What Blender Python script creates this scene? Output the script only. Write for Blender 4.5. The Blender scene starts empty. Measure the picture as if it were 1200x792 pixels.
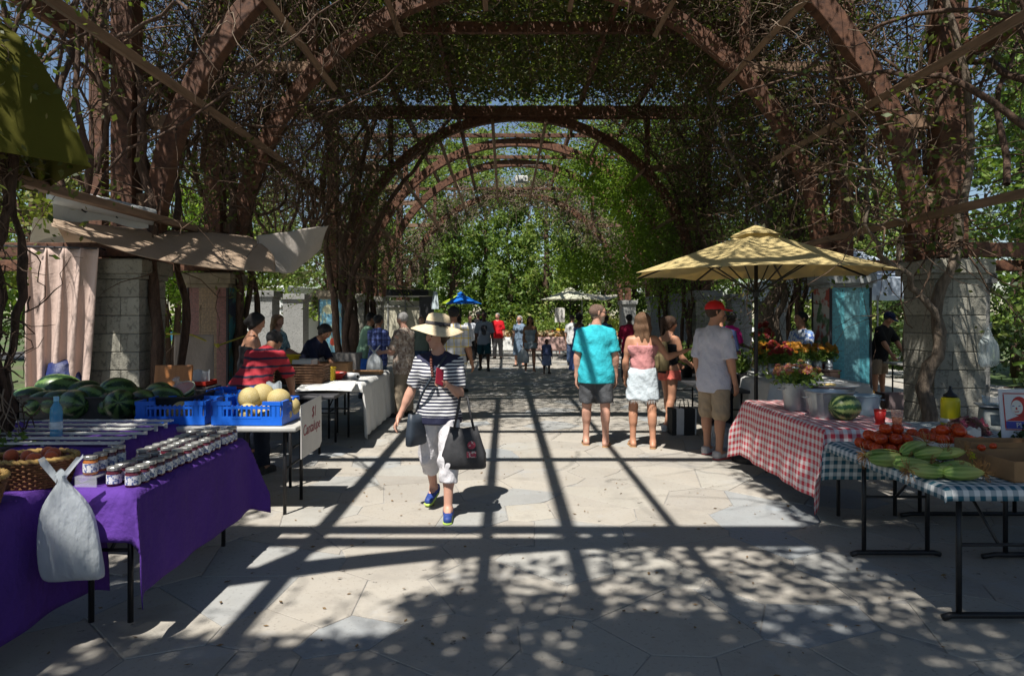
import bpy, math, random
import numpy as np
from mathutils import Vector, Matrix
R = math.radians
random.seed(7)
RNG = np.random.default_rng(11)
S = bpy.context.scene
COL = S.collection

# ---------------------------------------------------------------- camera
CAMZ = 1.62
cam_d = bpy.data.cameras.new('camera')
cam = bpy.data.objects.new('camera', cam_d)
COL.objects.link(cam)
cam.location = (0, 0, CAMZ)
cam.rotation_euler = (R(90), 0, 0)
cam_d.sensor_width = 36
cam_d.lens = 24.0
cam_d.shift_x = 8 / 1200
cam_d.shift_y = -26 / 1200
cam_d.clip_end = 2000
S.camera = cam

# ---------------------------------------------------------------- sky, sun, exposure
SUNV = Vector((.25, .50, -1.0)).normalized()
SUN_EL = math.asin(-SUNV.z)
SUN_AZ = math.atan2(-SUNV.x, -SUNV.y)
world = bpy.data.worlds.new('World')
S.world = world
world.use_nodes = True
_n = world.node_tree.nodes
_sky = _n.new('ShaderNodeTexSky')
_sky.sky_type = 'NISHITA'
_sky.sun_disc = False
_sky.sun_elevation = SUN_EL
_sky.sun_rotation = SUN_AZ
_sky.air_density = 1.0
_sky.dust_density = 0.3
_sky.ozone_density = 1.0
_n['Background'].inputs['Strength'].default_value = 0.062
world.node_tree.links.new(_sky.outputs[0], _n['Background'].inputs['Color'])
sun_d = bpy.data.lights.new('sun', 'SUN')
sun_d.energy = 5.0
sun_d.angle = R(0.53)
sun_d.color = (1.0, .955, .88)
sun = bpy.data.objects.new('sun', sun_d)
COL.objects.link(sun)
sun.location = (-10, -20, 40)
sun.rotation_euler = SUNV.to_track_quat('-Z', 'Y').to_euler()
S.view_settings.view_transform = 'Standard'
S.view_settings.look = 'None'
S.view_settings.exposure = 0.70
S.view_settings.gamma = 1
S.view_settings.use_curve_mapping = False
S.render.engine = 'CYCLES'
S.cycles.max_bounces = 4
S.cycles.diffuse_bounces = 2
S.cycles.transparent_max_bounces = 8

# ---------------------------------------------------------------- pixel to place
F_PX = 800.0
def P(px, py, d):
    return Vector(((px - 592) * d / F_PX, d, CAMZ + (370 - py) * d / F_PX))
def G(px, py, z=0.0):
    d = (CAMZ - z) * F_PX / (py - 370)
    return Vector(((px - 592) * d / F_PX, d, z))

# ---------------------------------------------------------------- mesh helpers
class MB:
    def __init__(s):
        s.v, s.f, s.m, s.uv = [], [], [], {}
    def add(s, vs, fs, m=0, uv=None):
        b = len(s.v)
        s.v.extend([tuple(map(float, v)) for v in vs])
        if uv is not None:
            for i, t in enumerate(uv): s.uv[b + i] = t
        for f in fs:
            s.f.append(tuple(b + i for i in f)); s.m.append(m)
        return s
    def box(s, c, d, rot=None, m=0, taper=1.0):
        hx, hy, hz = d[0] / 2, d[1] / 2, d[2] / 2
        vs = []
        for z, k in ((-hz, 1.0), (hz, taper)):
            for x, y in ((-hx, -hy), (hx, -hy), (hx, hy), (-hx, hy)):
                v = Vector((x * k, y * k, z))
                if rot is not None: v = rot @ v
                vs.append(v + Vector(c))
        return s.add(vs, [(3, 2, 1, 0), (4, 5, 6, 7), (0, 1, 5, 4), (1, 2, 6, 5), (2, 3, 7, 6), (3, 0, 4, 7)], m)
    def beam(s, a, b, w, h, m=0, up=(0, 0, 1)):
        a, b = Vector(a), Vector(b)
        d = (b - a); L = d.length; d = d / L
        u = Vector(up)
        r = d.cross(u)
        if r.length < 1e-3: r = d.cross(Vector((1, 0, 0)))
        r.normalize(); u = r.cross(d)
        M3 = Matrix((r, d, u)).transposed()
        return s.box((a + b) / 2, (w, L, h), M3, m)
    def tube(s, pts, rad, n=6, m=0, cap=True):
        pts = [Vector(p) for p in pts]
        k = len(pts)
        if not hasattr(rad, '__len__'): rad = [rad] * k
        vs, fs = [], []
        ref = None
        for i, p in enumerate(pts):
            t = (pts[min(i + 1, k - 1)] - pts[max(i - 1, 0)])
            if t.length < 1e-9: t = Vector((0, 0, 1))
            t.normalize()
            if ref is None:
                ref = t.orthogonal().normalized()
            ref = (ref - t * ref.dot(t))
            if ref.length < 1e-5: ref = t.orthogonal()
            ref.normalize()
            o = t.cross(ref)
            for j in range(n):
                a = 2 * math.pi * j / n
                vs.append(p + (ref * math.cos(a) + o * math.sin(a)) * rad[i])
        for i in range(k - 1):
            for j in range(n):
                j2 = (j + 1) % n
                fs.append((i * n + j, i * n + j2, (i + 1) * n + j2, (i + 1) * n + j))
        if cap:
            fs.append(tuple(range(n - 1, -1, -1)))
            fs.append(tuple((k - 1) * n + j for j in range(n)))
        return s.add(vs, fs, m)
    def lathe(s, prof, n=16, c=(0, 0, 0), m=0, rot=None, sx=1, sy=1):
        vs, fs = [], []
        for r, z in prof:
            for j in range(n):
                a = 2 * math.pi * j / n
                v = Vector((r * math.cos(a) * sx, r * math.sin(a) * sy, z))
                if rot is not None: v = rot @ v
                vs.append(v + Vector(c))
        for i in range(len(prof) - 1):
            for j in range(n):
                j2 = (j + 1) % n
                fs.append((i * n + j, i * n + j2, (i + 1) * n + j2, (i + 1) * n + j))
        if prof[0][0] > 1e-6: fs.append(tuple(range(n - 1, -1, -1)))
        if prof[-1][0] > 1e-6: fs.append(tuple((len(prof) - 1) * n + j for j in range(n)))
        return s.add(vs, fs, m)
    def ell(s, c, r, n=12, k=8, m=0, rot=None):
        pr = [(max(1e-7, math.sin(math.pi * i / k)), -math.cos(math.pi * i / k)) for i in range(k + 1)]
        vs, fs = [], []
        for a, z in pr:
            for j in range(n):
                t = 2 * math.pi * j / n
                v = Vector((a * math.cos(t) * r[0], a * math.sin(t) * r[1], z * r[2]))
                if rot is not None: v = rot @ v
                vs.append(v + Vector(c))
        for i in range(k):
            for j in range(n):
                j2 = (j + 1) % n
                fs.append((i * n + j, i * n + j2, (i + 1) * n + j2, (i + 1) * n + j))
        return s.add(vs, fs, m)
    def grid(s, fn, nu, nv, m=0, uvfn=None):
        vs, fs, uv = [], [], []
        for j in range(nv + 1):
            for i in range(nu + 1):
                u, v = i / nu, j / nv
                vs.append(fn(u, v)); uv.append(uvfn(u, v) if uvfn else (u, v))
        for j in range(nv):
            for i in range(nu):
                a = j * (nu + 1) + i
                fs.append((a, a + 1, a + nu + 2, a + nu + 1))
        return s.add(vs, fs, m, uv)
    def prism(s, pts, z0, z1, m=0):
        n = len(pts)
        vs = [(x, y, z0) for x, y in pts] + [(x, y, z1) for x, y in pts]
        fs = [tuple(range(n - 1, -1, -1)), tuple(range(n, 2 * n))]
        fs += [(i, (i + 1) % n, n + (i + 1) % n, n + i) for i in range(n)]
        return s.add(vs, fs, m)
    def mesh(s, name='m', smooth=False, off=None):
        me = bpy.data.meshes.new(name)
        vs = s.v if off is None else [(x - off[0], y - off[1], z - off[2]) for x, y, z in s.v]
        me.from_pydata(vs, [], s.f)
        me.polygons.foreach_set('material_index', s.m)
        if s.uv:
            ul = me.uv_layers.new(name='uv')
            for l in me.loops:
                ul.data[l.index].uv = s.uv.get(l.vertex_index, (0, 0))
        if smooth: me.polygons.foreach_set('use_smooth', [True] * len(s.f))
        me.update()
        return me

def np_mesh(name, V, Fq, smooth=False, mi=None):
    V = np.asarray(V, np.float32); Fq = np.asarray(Fq, np.int32)
    k = Fq.shape[1]
    me = bpy.data.meshes.new(name)
    me.vertices.add(len(V)); me.vertices.foreach_set('co', V.ravel())
    me.loops.add(Fq.size); me.loops.foreach_set('vertex_index', Fq.ravel())
    me.polygons.add(len(Fq))
    me.polygons.foreach_set('loop_start', np.arange(0, Fq.size, k, dtype=np.int32))
    if mi is not None: me.polygons.foreach_set('material_index', np.asarray(mi, np.int32))
    if smooth: me.polygons.foreach_set('use_smooth', np.ones(len(Fq), bool))
    me.update(calc_edges=True)
    return me

def tag(o, label=None, cat=None, group=None, kind=None):
    if label: o['label'] = label
    if cat: o['category'] = cat
    if group: o['group'] = group
    if kind: o['kind'] = kind
    return o
def lst(m): return m if isinstance(m, (list, tuple)) else [m]
def link(name, me, mats=None, parent=None, loc=None, rz=None, **k):
    o = bpy.data.objects.new(name, me)
    COL.objects.link(o)
    if mats is not None and me is not None and len(me.materials) == 0:
        for m in lst(mats): me.materials.append(m)
    if parent is not None: o.parent = parent
    if loc is not None: o.location = loc
    if rz is not None: o.rotation_euler = (0, 0, rz)
    tag(o, **k)
    return o
def obj(name, mb, mats, parent=None, smooth=False, world=False, bevel=0, loc=None, rz=None, **k):
    off = parent.location if (world and parent is not None) else None
    o = link(name, mb.mesh(name, smooth, off), mats, parent, loc, rz, **k)
    if bevel:
        b = o.modifiers.new('bevel', 'BEVEL'); b.width = bevel; b.segments = 2; b.limit_method = 'ANGLE'
    return o
def thing(name, label, cat, loc=(0, 0, 0), rz=0, group=None, kind=None):
    return link(name, None, None, None, loc, rz, label=label, cat=cat, group=group, kind=kind)
def dup(o, loc=None, rz=None, label=None, group=None, parent=None, scale=None):
    c = o.copy(); COL.objects.link(c); c.parent = parent
    if loc is not None: c.location = loc
    if rz is not None: c.rotation_euler = rz if hasattr(rz, '__len__') else (0, 0, rz)
    if scale is not None: c.scale = scale if hasattr(scale, '__len__') else (scale,) * 3
    if label: c['label'] = label
    if group: c['group'] = group
    for ch in list(o.children): dup(ch, parent=c)
    return c

# ---------------------------------------------------------------- materials
class NT:
    def __init__(s, name):
        s.mat = bpy.data.materials.new(name); s.mat.use_nodes = True
        s.t = s.mat.node_tree; s.b = s.t.nodes['Principled BSDF']
    def n(s, typ, **k):
        x = s.t.nodes.new('ShaderNode' + typ)
        for a, v in k.items(): setattr(x, a, v)
        return x
    def l(s, a, b): s.t.links.new(a, b)
    def inp(s, sock, v):
        if hasattr(v, 'is_linked') or hasattr(v, 'links'): s.l(v, sock)
        else: sock.default_value = v
    def math(s, op, a, b=0.0, c=None):
        x = s.n('Math', operation=op)
        s.inp(x.inputs[0], a); s.inp(x.inputs[1], b)
        if c is not None: s.inp(x.inputs[2], c)
        return x.outputs[0]
    def mix(s, f, a, b, typ='MIX'):
        x = s.n('MixRGB', blend_type=typ)
        s.inp(x.inputs[0], f)
        for i, v in ((1, a), (2, b)):
            if isinstance(v, (tuple, list)): x.inputs[i].default_value = (*v[:3], 1)
            else: s.l(v, x.inputs[i])
        return x.outputs[0]
    def coord(s, which='Object'):
        return s.n('TexCoord').outputs[which]
    def noise(s, scale, co=None, detail=4, rough=.55, stretch=None):
        x = s.n('TexNoise'); x.inputs['Scale'].default_value = scale
        x.inputs['Detail'].default_value = detail; x.inputs['Roughness'].default_value = rough
        co = co or s.coord()
        if stretch:
            mp = s.n('Mapping'); mp.inputs['Scale'].default_value = stretch
            s.l(co, mp.inputs['Vector']); co = mp.outputs[0]
        s.l(co, x.inputs['Vector'])
        return x.outputs['Fac']
    def ramp(s, f, stops):
        x = s.n('ValToRGB'); e = x.color_ramp.elements
        while len(e) > 1: e.remove(e[-1])
        e[0].position = stops[0][0]; e[0].color = (*stops[0][1], 1)
        for p, c in stops[1:]:
            q = e.new(p); q.color = (*c, 1)
        s.l(f, x.inputs[0]); return x.outputs[0]
    def step(s, v, edge, soft=0.0):
        if soft <= 0: return s.math('GREATER_THAN', v, edge)
        x = s.n('MapRange'); x.inputs[1].default_value = edge - soft; x.inputs[2].default_value = edge + soft
        s.l(v, x.inputs[0]); return x.outputs[0]
    def base(s, c):
        if isinstance(c, (tuple, list)): s.b.inputs['Base Color'].default_value = (*c[:3], 1)
        else: s.l(c, s.b.inputs['Base Color'])
        return s
    def bump(s, h, strength=.3, dist=.01):
        x = s.n('Bump'); x.inputs['Strength'].default_value = strength; x.inputs['Distance'].default_value = dist
        s.l(h, x.inputs['Height']); s.l(x.outputs[0], s.b.inputs['Normal']); return s
    def set(s, **k):
        for a, v in k.items(): s.b.inputs[a.replace('_', ' ')].default_value = v
        return s
    def objrand(s): return s.n('ObjectInfo').outputs['Random']

def sc(c, k): return tuple(min(1, x * k) for x in c)
def M(name, col, rough=.7, var=.18, scale=9, bump=0, bscale=60, metal=0, orand=0.0, col2=None, stretch=None, dist=.006, spec=.4, sheen=0):
    t = NT(name)
    f = t.noise(scale, stretch=stretch)
    c = t.mix(t.math('MULTIPLY_ADD', f, 2.2, -.6), sc(col, 1 - var), sc(col2 or col, 1 + var))
    t.t.nodes[-1].use_clamp = True
    if orand:
        g = t.math('MULTIPLY_ADD', t.objrand(), 2 * orand, 1 - orand)
        x = t.n('HueSaturation'); t.l(g, x.inputs['Value']); t.l(c, x.inputs['Color']); c = x.outputs[0]
    t.base(c).set(Roughness=rough, Metallic=metal)
    t.b.inputs['Specular IOR Level'].default_value = spec
    if sheen: t.b.inputs['Sheen Weight'].default_value = sheen
    if bump: t.bump(t.noise(bscale, stretch=stretch, detail=5), bump, dist)
    return t.mat
def leafmat(name, cols, trans=.35, rough=.5):
    t = NT(name)
    g = t.n('NewGeometry').outputs['Random Per Island']
    st = [(i / max(1, len(cols) - 1), c) for i, c in enumerate(cols)]
    c = t.ramp(g, st)
    big = t.noise(.9, co=t.coord('Object'), detail=2)
    c = t.mix(t.math('MULTIPLY_ADD', big, 1.6, -.4), t.mix(.28, c, (.02, .03, .01)), c)
    t.base(c).set(Roughness=rough)
    t.b.inputs['Specular IOR Level'].default_value = .3
    tr = t.n('BsdfTranslucent'); t.l(t.mix(.5, c, (.30, .42, .03), 'MIX'), tr.inputs['Color'])
    mx = t.n('MixShader'); mx.inputs[0].default_value = trans
    t.l(t.b.outputs[0], mx.inputs[1]); t.l(tr.outputs[0], mx.inputs[2])
    t.l(mx.outputs[0], t.t.nodes['Material Output'].inputs['Surface'])
    return t.mat
def frac_lt(t, v, size, duty=.5):
    return t.math('LESS_THAN', t.math('FRACT', t.math('DIVIDE', v, size)), duty)
def xyz(t, co):
    x = t.n('SeparateXYZ'); t.l(co, x.inputs[0]); return x.outputs
def gingham(name, col, size=.036, white=(.72, .72, .70)):
    t = NT(name); x = xyz(t, t.coord('UV'))
    a = frac_lt(t, x[0], size); b = frac_lt(t, x[1], size)
    f = t.math('MULTIPLY', t.math('ADD', a, b), .5)
    c = t.ramp(f, [(0, white), (.5, tuple(w * .5 + q * .5 for w, q in zip(white, col))), (1, col)])
    c = t.mix(t.math('MULTIPLY', t.noise(6), .25), c, sc(col, .5))
    t.base(c).set(Roughness=.75); t.bump(t.noise(7, detail=3), .35, .02)
    return t.mat
def stripes(name, c1, c2, size, duty=.5, axis=2, rough=.8, wob=.004, co='Object'):
    t = NT(name); x = xyz(t, t.coord(co))
    v = t.math('ADD', x[axis], t.math('MULTIPLY', t.noise(5), wob * 4))
    c = t.mix(frac_lt(t, v, size, duty), c1, c2)
    c = t.mix(t.math('MULTIPLY', t.noise(12), .25), c, (.02, .02, .02), 'MIX')
    t.base(c).set(Roughness=rough); t.bump(t.noise(14, detail=3), .4, .012)
    return t.mat
def plaid(name, base, l1, l2, size=.09):
    t = NT(name); x = xyz(t, t.coord())
    h = t.math('ADD', x[0], t.math('MULTIPLY', x[1], .7))
    c = t.mix(frac_lt(t, h, size, .3), base, l1)
    c = t.mix(t.math('MULTIPLY', frac_lt(t, x[2], size, .3), .6), c, l1)
    c = t.mix(frac_lt(t, t.math('ADD', x[2], .03), size, .1), c, l2)
    c = t.mix(frac_lt(t, t.math('ADD', h, .03), size, .1), c, l2)
    t.base(c).set(Roughness=.8); t.bump(t.noise(14, detail=3), .4, .012)
    return t.mat
def floral(name, base, c1, c2, scale=22):
    t = NT(name)
    f = t.noise(scale, detail=2); g = t.noise(scale * .6, detail=3, stretch=(1.3, 1, .9))
    c = t.mix(t.step(f, .54, .03), base, c1); c = t.mix(t.step(g, .57, .03), c, c2)
    t.base(c).set(Roughness=.8); t.bump(t.noise(14, detail=3), .4, .012)
    return t.mat
def cloth(name, col, var=.12, fold=.45, rough=.85, scale=5, trans=0):
    t = NT(name)
    c = t.mix(t.noise(scale), sc(col, 1 - var), sc(col, 1 + var))
    t.base(c).set(Roughness=rough); t.b.inputs['Specular IOR Level'].default_value = .2
    t.bump(t.math('ADD', t.noise(7, detail=3, stretch=(1, 1, .5)), t.math('MULTIPLY', t.noise(23, detail=4), .35)), min(1, fold * 1.6), .03)
    if trans:
        tr = t.n('BsdfTranslucent'); t.l(c, tr.inputs['Color'])
        mx = t.n('MixShader'); mx.inputs[0].default_value = trans
        t.l(t.b.outputs[0], mx.inputs[1]); t.l(tr.outputs[0], mx.inputs[2])
        t.l(mx.outputs[0], t.t.nodes['Material Output'].inputs['Surface'])
    return t.mat
def glassy(name, col, alpha=.35, rough=.08):
    t = NT(name); t.base(col).set(Roughness=rough, Alpha=alpha)
    t.b.inputs['Specular IOR Level'].default_value = .6
    return t.mat

WOOD = M('redwood', (.070, .029, .017), .75, .35, 3, .5, 20, stretch=(6, .8, 6), col2=(.13, .058, .032), orand=.2)
WOOD2 = M('weathered_wood', (.20, .125, .08), .8, .3, 3, .5, 20, stretch=(6, .8, 6), orand=.15)
BARK = M('bark', (.085, .050, .034), .9, .5, 9, .9, 26, stretch=(4, 4, 1), dist=.02)
BARKL = M('pale_bark', (.15, .115, .085), .9, .5, 9, .9, 26, stretch=(4, 4, 1), dist=.02)
TWIG = M('twig', (.11, .07, .046), .9, .45, 3)
TWIGP = M('dry_twig', (.20, .15, .11), .9, .3, 5)
LEAF_DK = leafmat('vine_leaf', [(0.025, 0.044, 0.013), (0.062, 0.093, 0.022), (0.116, 0.147, 0.031), (0.044, 0.062, 0.016), (0.139, 0.116, 0.047), (0.085, 0.124, 0.023)], 0.38)
LEAF_OL = leafmat('roof_leaf', [(0.026, 0.039, 0.014), (0.065, 0.082, 0.026), (0.13, 0.134, 0.043), (0.047, 0.057, 0.022), (0.162, 0.119, 0.054), (0.065, 0.086, 0.022)], 0.34)
LEAF_BR = leafmat('bright_leaf', [(0.076, 0.167, 0.018), (0.167, 0.304, 0.031), (0.243, 0.395, 0.045), (0.121, 0.228, 0.024)], 0.6)
LEAF_TR = leafmat('tree_leaf', [(0.055, 0.119, 0.025), (0.119, 0.206, 0.04), (0.19, 0.285, 0.064), (0.079, 0.151, 0.029), (0.238, 0.301, 0.079)], .42)
LEAF_TR2 = leafmat('poplar_leaf', [(0.081, 0.153, 0.036), (0.179, 0.278, 0.054), (0.305, 0.386, 0.09), (0.108, 0.198, 0.04), (0.377, 0.377, 0.136)], .42)
LEAF_CY = leafmat('cypress_leaf', [(.018, .042, .014), (.04, .075, .02), (.065, .11, .025)], .15)
LEAF_YE = leafmat('autumn_leaf', [(.12, .13, .02), (.2, .2, .03), (.08, .10, .02)], .4)
# ================================================================ ground and paving
def soil_mat():
    t = NT('soil_and_grass')
    c = t.ramp(t.noise(.25, detail=6), [(.35, (.10, .085, .055)), (.5, (.07, .10, .03)), (.65, (.05, .09, .02))])
    t.base(c).set(Roughness=.95); t.bump(t.noise(20), .6, .03); return t.mat
def paving_mat(name, far=False):
    t = NT(name)
    co = t.coord('Object') if far else t.n('NewGeometry').outputs['Position']
    r = t.objrand()
    if far:
        r = t.n('NewGeometry').outputs['Random Per Island']
    stone = t.ramp(r, [(0, (.37, .335, .285)), (.30, (.43, .39, .33)), (.52, (.34, .31, .27)), (.72, (.44, .405, .34)), (.86, (.34, .34, .325)), (1, (.29, .31, .325))])
    big = t.noise(.7, co, 5); fine = t.noise(38, co, 6); mid = t.noise(5, co, 5)
    c = t.mix(t.math('MULTIPLY_ADD', big, 1.4, -.3), t.mix(.5, stone, (.18, .165, .145)), stone)
    c = t.mix(t.math('MULTIPLY_ADD', mid, .9, -.2), c, t.mix(.35, stone, (.25, .28, .30)))
    c = t.mix(t.step(fine, .63, .05), c, t.mix(.5, stone, (.12, .11, .10)))
    c = t.mix(t.step(t.noise(2.3, co, 7, .7), .58, .06), c, t.mix(.42, stone, (.15, .145, .14)))
    c = t.mix(t.step(t.noise(1.1, co, 8, .75), .60, .05), c, t.mix(.4, stone, (.22, .25, .29)))
    c = t.mix(t.step(t.noise(9, co, 6, .7), .66, .02), c, (.10, .09, .08))
    t.base(c).set(Roughness=.82); t.b.inputs['Specular IOR Level'].default_value = .35
    t.bump(t.math('ADD', t.math('MULTIPLY', fine, .35), mid), .35, .008)
    return t.mat
MORTAR = M('paving_joint', (.26, .25, .235), .9, .3, 12, .5, 60)
obj('ground', MB().grid(lambda u, v: ((u - .5) * 500, (v - .2) * 500, -.06), 4, 4), soil_mat(), kind='structure')
plaza = obj('plaza_floor', MB().box((.4, 12, -.030), (20, 42, .05)), MORTAR, kind='structure')   # top at -0.010
PAVE = paving_mat('flagstone'); PAVEF = paving_mat('far_flagstone', True)
def clip(poly, n, d):
    out = []
    for i in range(len(poly)):
        a, b = poly[i], poly[(i + 1) % len(poly)]
        da, db = a[0] * n[0] + a[1] * n[1] - d, b[0] * n[0] + b[1] * n[1] - d
        if da <= 0: out.append(a)
        if da * db < 0:
            t = da / (da - db); out.append((a[0] + t * (b[0] - a[0]), a[1] + t * (b[1] - a[1])))
    return out
def flagstones():
    rs = np.random.default_rng(5)
    cell = .54
    nx, ny = 32, 66
    x0, y0 = -8.5, 1.2
    sd = {}
    for i in range(nx):
        for j in range(ny):
            sd[i, j] = (x0 + (i + .5 + rs.uniform(-.46, .46) + (.5 if j % 2 else 0)) * cell * 1.05,
                        y0 + (j + .5 + rs.uniform(-.44, .44)) * cell * .95)
    polys = []
    for (i, j), c in sd.items():
        poly = [(c[0] - 2, c[1] - 2), (c[0] + 2, c[1] - 2), (c[0] + 2, c[1] + 2), (c[0] - 2, c[1] + 2)]
        for a in range(-3, 4):
            for b in range(-3, 4):
                o = sd.get((i + a, j + b))
                if o is None or (a == 0 and b == 0): continue
                n = (o[0] - c[0], o[1] - c[1]); L = math.hypot(*n); n = (n[0] / L, n[1] / L)
                # power-diagram weights give uneven stone sizes
                w = (((i * 7 + j * 13) % 11) - ((i + a) * 7 + (j + b) * 13) % 11) * .011
                poly = clip(poly, n, n[0] * c[0] + n[1] * c[1] + L / 2 + w - .0035)
                if len(poly) < 3: break
            if len(poly) < 3: break
        if len(poly) >= 3: polys.append((c, poly))
    def score(e):
        (x, y), _ = e
        vis = abs(x - .05) < y * .78 + .3 and y > 2.7 and -4.6 < x < 5.4
        return (0 if vis else 1, y)
    polys.sort(key=score)
    far = MB()
    for k, (c, poly) in enumerate(polys):
        z1 = float(rs.uniform(-.0015, .0025)); tx, ty = rs.normal(0, .002, 2)
        if k < 290:
            mb = MB(); p2 = [(x - c[0], y - c[1]) for x, y in poly]
            n = len(p2)
            ins = [(x * .985, y * .985) for x, y in p2]
            vs = [(x, y, -.02) for x, y in p2] + [(x, y, z1 - .0025) for x, y in p2] + [(x, y, z1 + tx * x + ty * y) for x, y in ins]
            fs = [tuple(range(2 * n, 3 * n))]
            for lv in (0, 1):
                fs += [(lv * n + i, lv * n + (i + 1) % n, (lv + 1) * n + (i + 1) % n, (lv + 1) * n + i) for i in range(n)]
            mb.add(vs, fs)
            obj('flagstone', mb, PAVE, plaza, loc=(c[0], c[1], 0))
        else:
            far.prism(poly, -.02, z1)
    obj('far_flagstones', far, PAVEF, plaza, kind='stuff')
flagstones()

# ================================================================ columns
X0 = .35
LX, RX = X0 - 4.70, X0 + 4.70
def stone_mat(name, col):
    t = NT(name); co = t.coord()
    c = t.mix(t.noise(3, detail=6), sc(col, .65), sc(col, 1.2))
    c = t.mix(t.step(t.noise(30, detail=4), .6, .08), c, sc(col, .5))
    g = t.math('MULTIPLY_ADD', t.objrand(), .35, .82)
    h = t.n('HueSaturation'); t.l(g, h.inputs['Value']); t.l(c, h.inputs['Color'])
    t.base(h.outputs[0]).set(Roughness=.9); t.bump(t.noise(45, detail=6), .7, .012); return t.mat
STONE = stone_mat('concrete_block', (.30, .285, .235)); STONE_G = stone_mat('grey_concrete', (.25, .25, .24))
JOINT = M('block_joint', (.12, .115, .10), .95)
def mosaic(name, c1, c2, size=.025, bands=None, joint=(.12, .1, .09)):
    t = NT(name); x = xyz(t, t.coord())
    u = t.math('ADD', x[0], x[1]); v = x[2]
    j = t.math('MAXIMUM', frac_lt(t, u, size, .14), frac_lt(t, v, size, .14))
    cx = t.n('CombineXYZ'); t.l(t.math('FLOOR', t.math('DIVIDE', u, size)), cx.inputs[0]); t.l(t.math('FLOOR', t.math('DIVIDE', v, size)), cx.inputs[1])
    w = t.n('TexWhiteNoise'); t.l(cx.outputs[0], w.inputs['Vector'])
    c = t.mix(w.outputs['Value'], sc(c1, .75), sc(c1, 1.2))
    if bands:
        a = t.math('LESS_THAN', t.math('ABSOLUTE', t.math('SUBTRACT', x[0], bands[0])), bands[1])
        c = t.mix(a, c, t.mix(w.outputs['Value'], sc(c2, .75), sc(c2, 1.2)))
    c = t.mix(j, c, joint)
    t.base(c).set(Roughness=.35); return t.mat
def paint_flower(name):
    t = NT(name); co = t.coord()
    x = xyz(t, co)
    bg = t.mix(t.noise(4), (.10, .26, .40), (.22, .50, .62))
    lf = t.noise(9, detail=2, stretch=(1.6, 1.6, .55))
    c = t.mix(t.step(lf, .55, .03), bg, t.mix(t.noise(20), (.10, .22, .10), (.62, .72, .62)))
    def blob(cx, cz, r, col, cc):
        d = t.math('ADD', t.math('POWER', t.math('SUBTRACT', x[0], cx), 2.0), t.math('POWER', t.math('SUBTRACT', x[2], cz), 2.0))
        d = t.math('ADD', t.math('SQRT', d), t.math('MULTIPLY', t.noise(12), .06))
        return t.mix(t.math('LESS_THAN', d, r), cc, col)
    c = blob(.08, .98, .13, (.60, .07, .03), c)
    c = blob(-.06, 1.78, .15, (.62, .60, .38), c)
    t.base(c).set(Roughness=.5); return t.mat
BLK = {}
def block_mesh(w, d, h):
    k = (round(w, 3), round(d, 3), round(h, 3))
    if k not in BLK:
        mb = MB(); b = .008
        vs, fs = [], []
        for z, e in ((-h / 2, b), (-h / 2 + b, 0), (h / 2 - b, 0), (h / 2, b)):
            vs += [(sx * (w / 2 - e), sy * (d / 2 - e), z) for sx, sy in ((-1, -1), (1, -1), (1, 1), (-1, 1))]
        fs = [(3, 2, 1, 0), (12, 13, 14, 15)]
        for l in range(3):
            fs += [(l * 4 + i, l * 4 + (i + 1) % 4, l * 4 + 4 + (i + 1) % 4, l * 4 + 4 + i) for i in range(4)]
        mb.add(vs, fs); BLK[k] = mb.mesh('block')
    return BLK[k]
CW = .58
def column(x, y, label, kind='block', mats=None, blocks=True, w=CW):
    t = thing('stone_column', label, 'column', (x, y, 0), group='columns carrying the pergola')
    H = 2.03
    cap = MB().box((0, 0, H + .03), (w + .05, w + .05, .058)).box((0, 0, H + .135), (w + .13, w + .13, .15)).box((0, 0, H + .217), (w + .07, w + .07, .014))
    if kind == 'block':
        st = mats or STONE
        if blocks:
            obj('core', MB().box((0, 0, H / 2), (w - .02, w - .02, H)), JOINT, t)
            n = 10; ch = H / n
            for i in range(n):
                f = .36 if i % 2 else .64
                for s, ww in ((0, f), (1, 1 - f)):
                    bw = ww * w - .006
                    cx = (-w / 2 + f * w / 2) if s == 0 else (w / 2 - (1 - f) * w / 2)
                    me = block_mesh(bw, w + RNG.choice([0., .006]), ch - .006)
                    link('block', me, st, t, (cx, 0, (i + .5) * ch))
        else:
            obj('shaft', MB().box((0, 0, H / 2), (w, w, H)), st, t)
        obj('cap', cap, st, t, bevel=.012)
    else:
        front, side, capm = mats
        mb = MB().box((0, 0, H / 2), (w, w, H))
        mb.m = [1, 1, 0, 1, 0, 1]
        obj('mosaic_shaft', mb, [front, side], t)
        e = MB()
        for sx in (-1, 1):
            for sy in (-1, 1): e.box((sx * (w / 2), sy * (w / 2), H / 2), (.03, .03, H))
        obj('corner_trim', e, M('dark_trim', (.03, .03, .035), .6), t)
        obj('cap', cap, capm, t, bevel=.012)
    return t
RED = mosaic('red_mosaic', (.26, .09, .08), (.30, .19, .10), .022, (0, .13))
TURQ = mosaic('turquoise_mosaic', (.08, .36, .42), (.15, .38, .42), .026, (.02, .11), (.12, .25, .28))
TEALSIDE = floral('painted_teal_side', (.07, .24, .27), (.16, .22, .12), (.05, .06, .10), 6)
PAINTSIDE = floral('painted_mural_side', (.42, .40, .36), (.36, .08, .06), (.08, .16, .07), 5)
OCHRE = M('ochre_cap', (.25, .21, .15), .85, .3, 6, .4); GREYCAP = M('grey_cap', (.30, .31, .30), .85, .3, 6, .4)
YA, YB, YC, YD, YE, YF = 7.87, 10.27, 17.3, 19.9, 22.6, 28.2
ROWS = [YA, YB, YC, YD, YE, YF]
column(LX, YA, 'weathered concrete block column beside the hanging beige curtain')
column(RX, YA, 'concrete block column with a knobbly vine stem, behind the yellow squeeze bottle')
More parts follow.
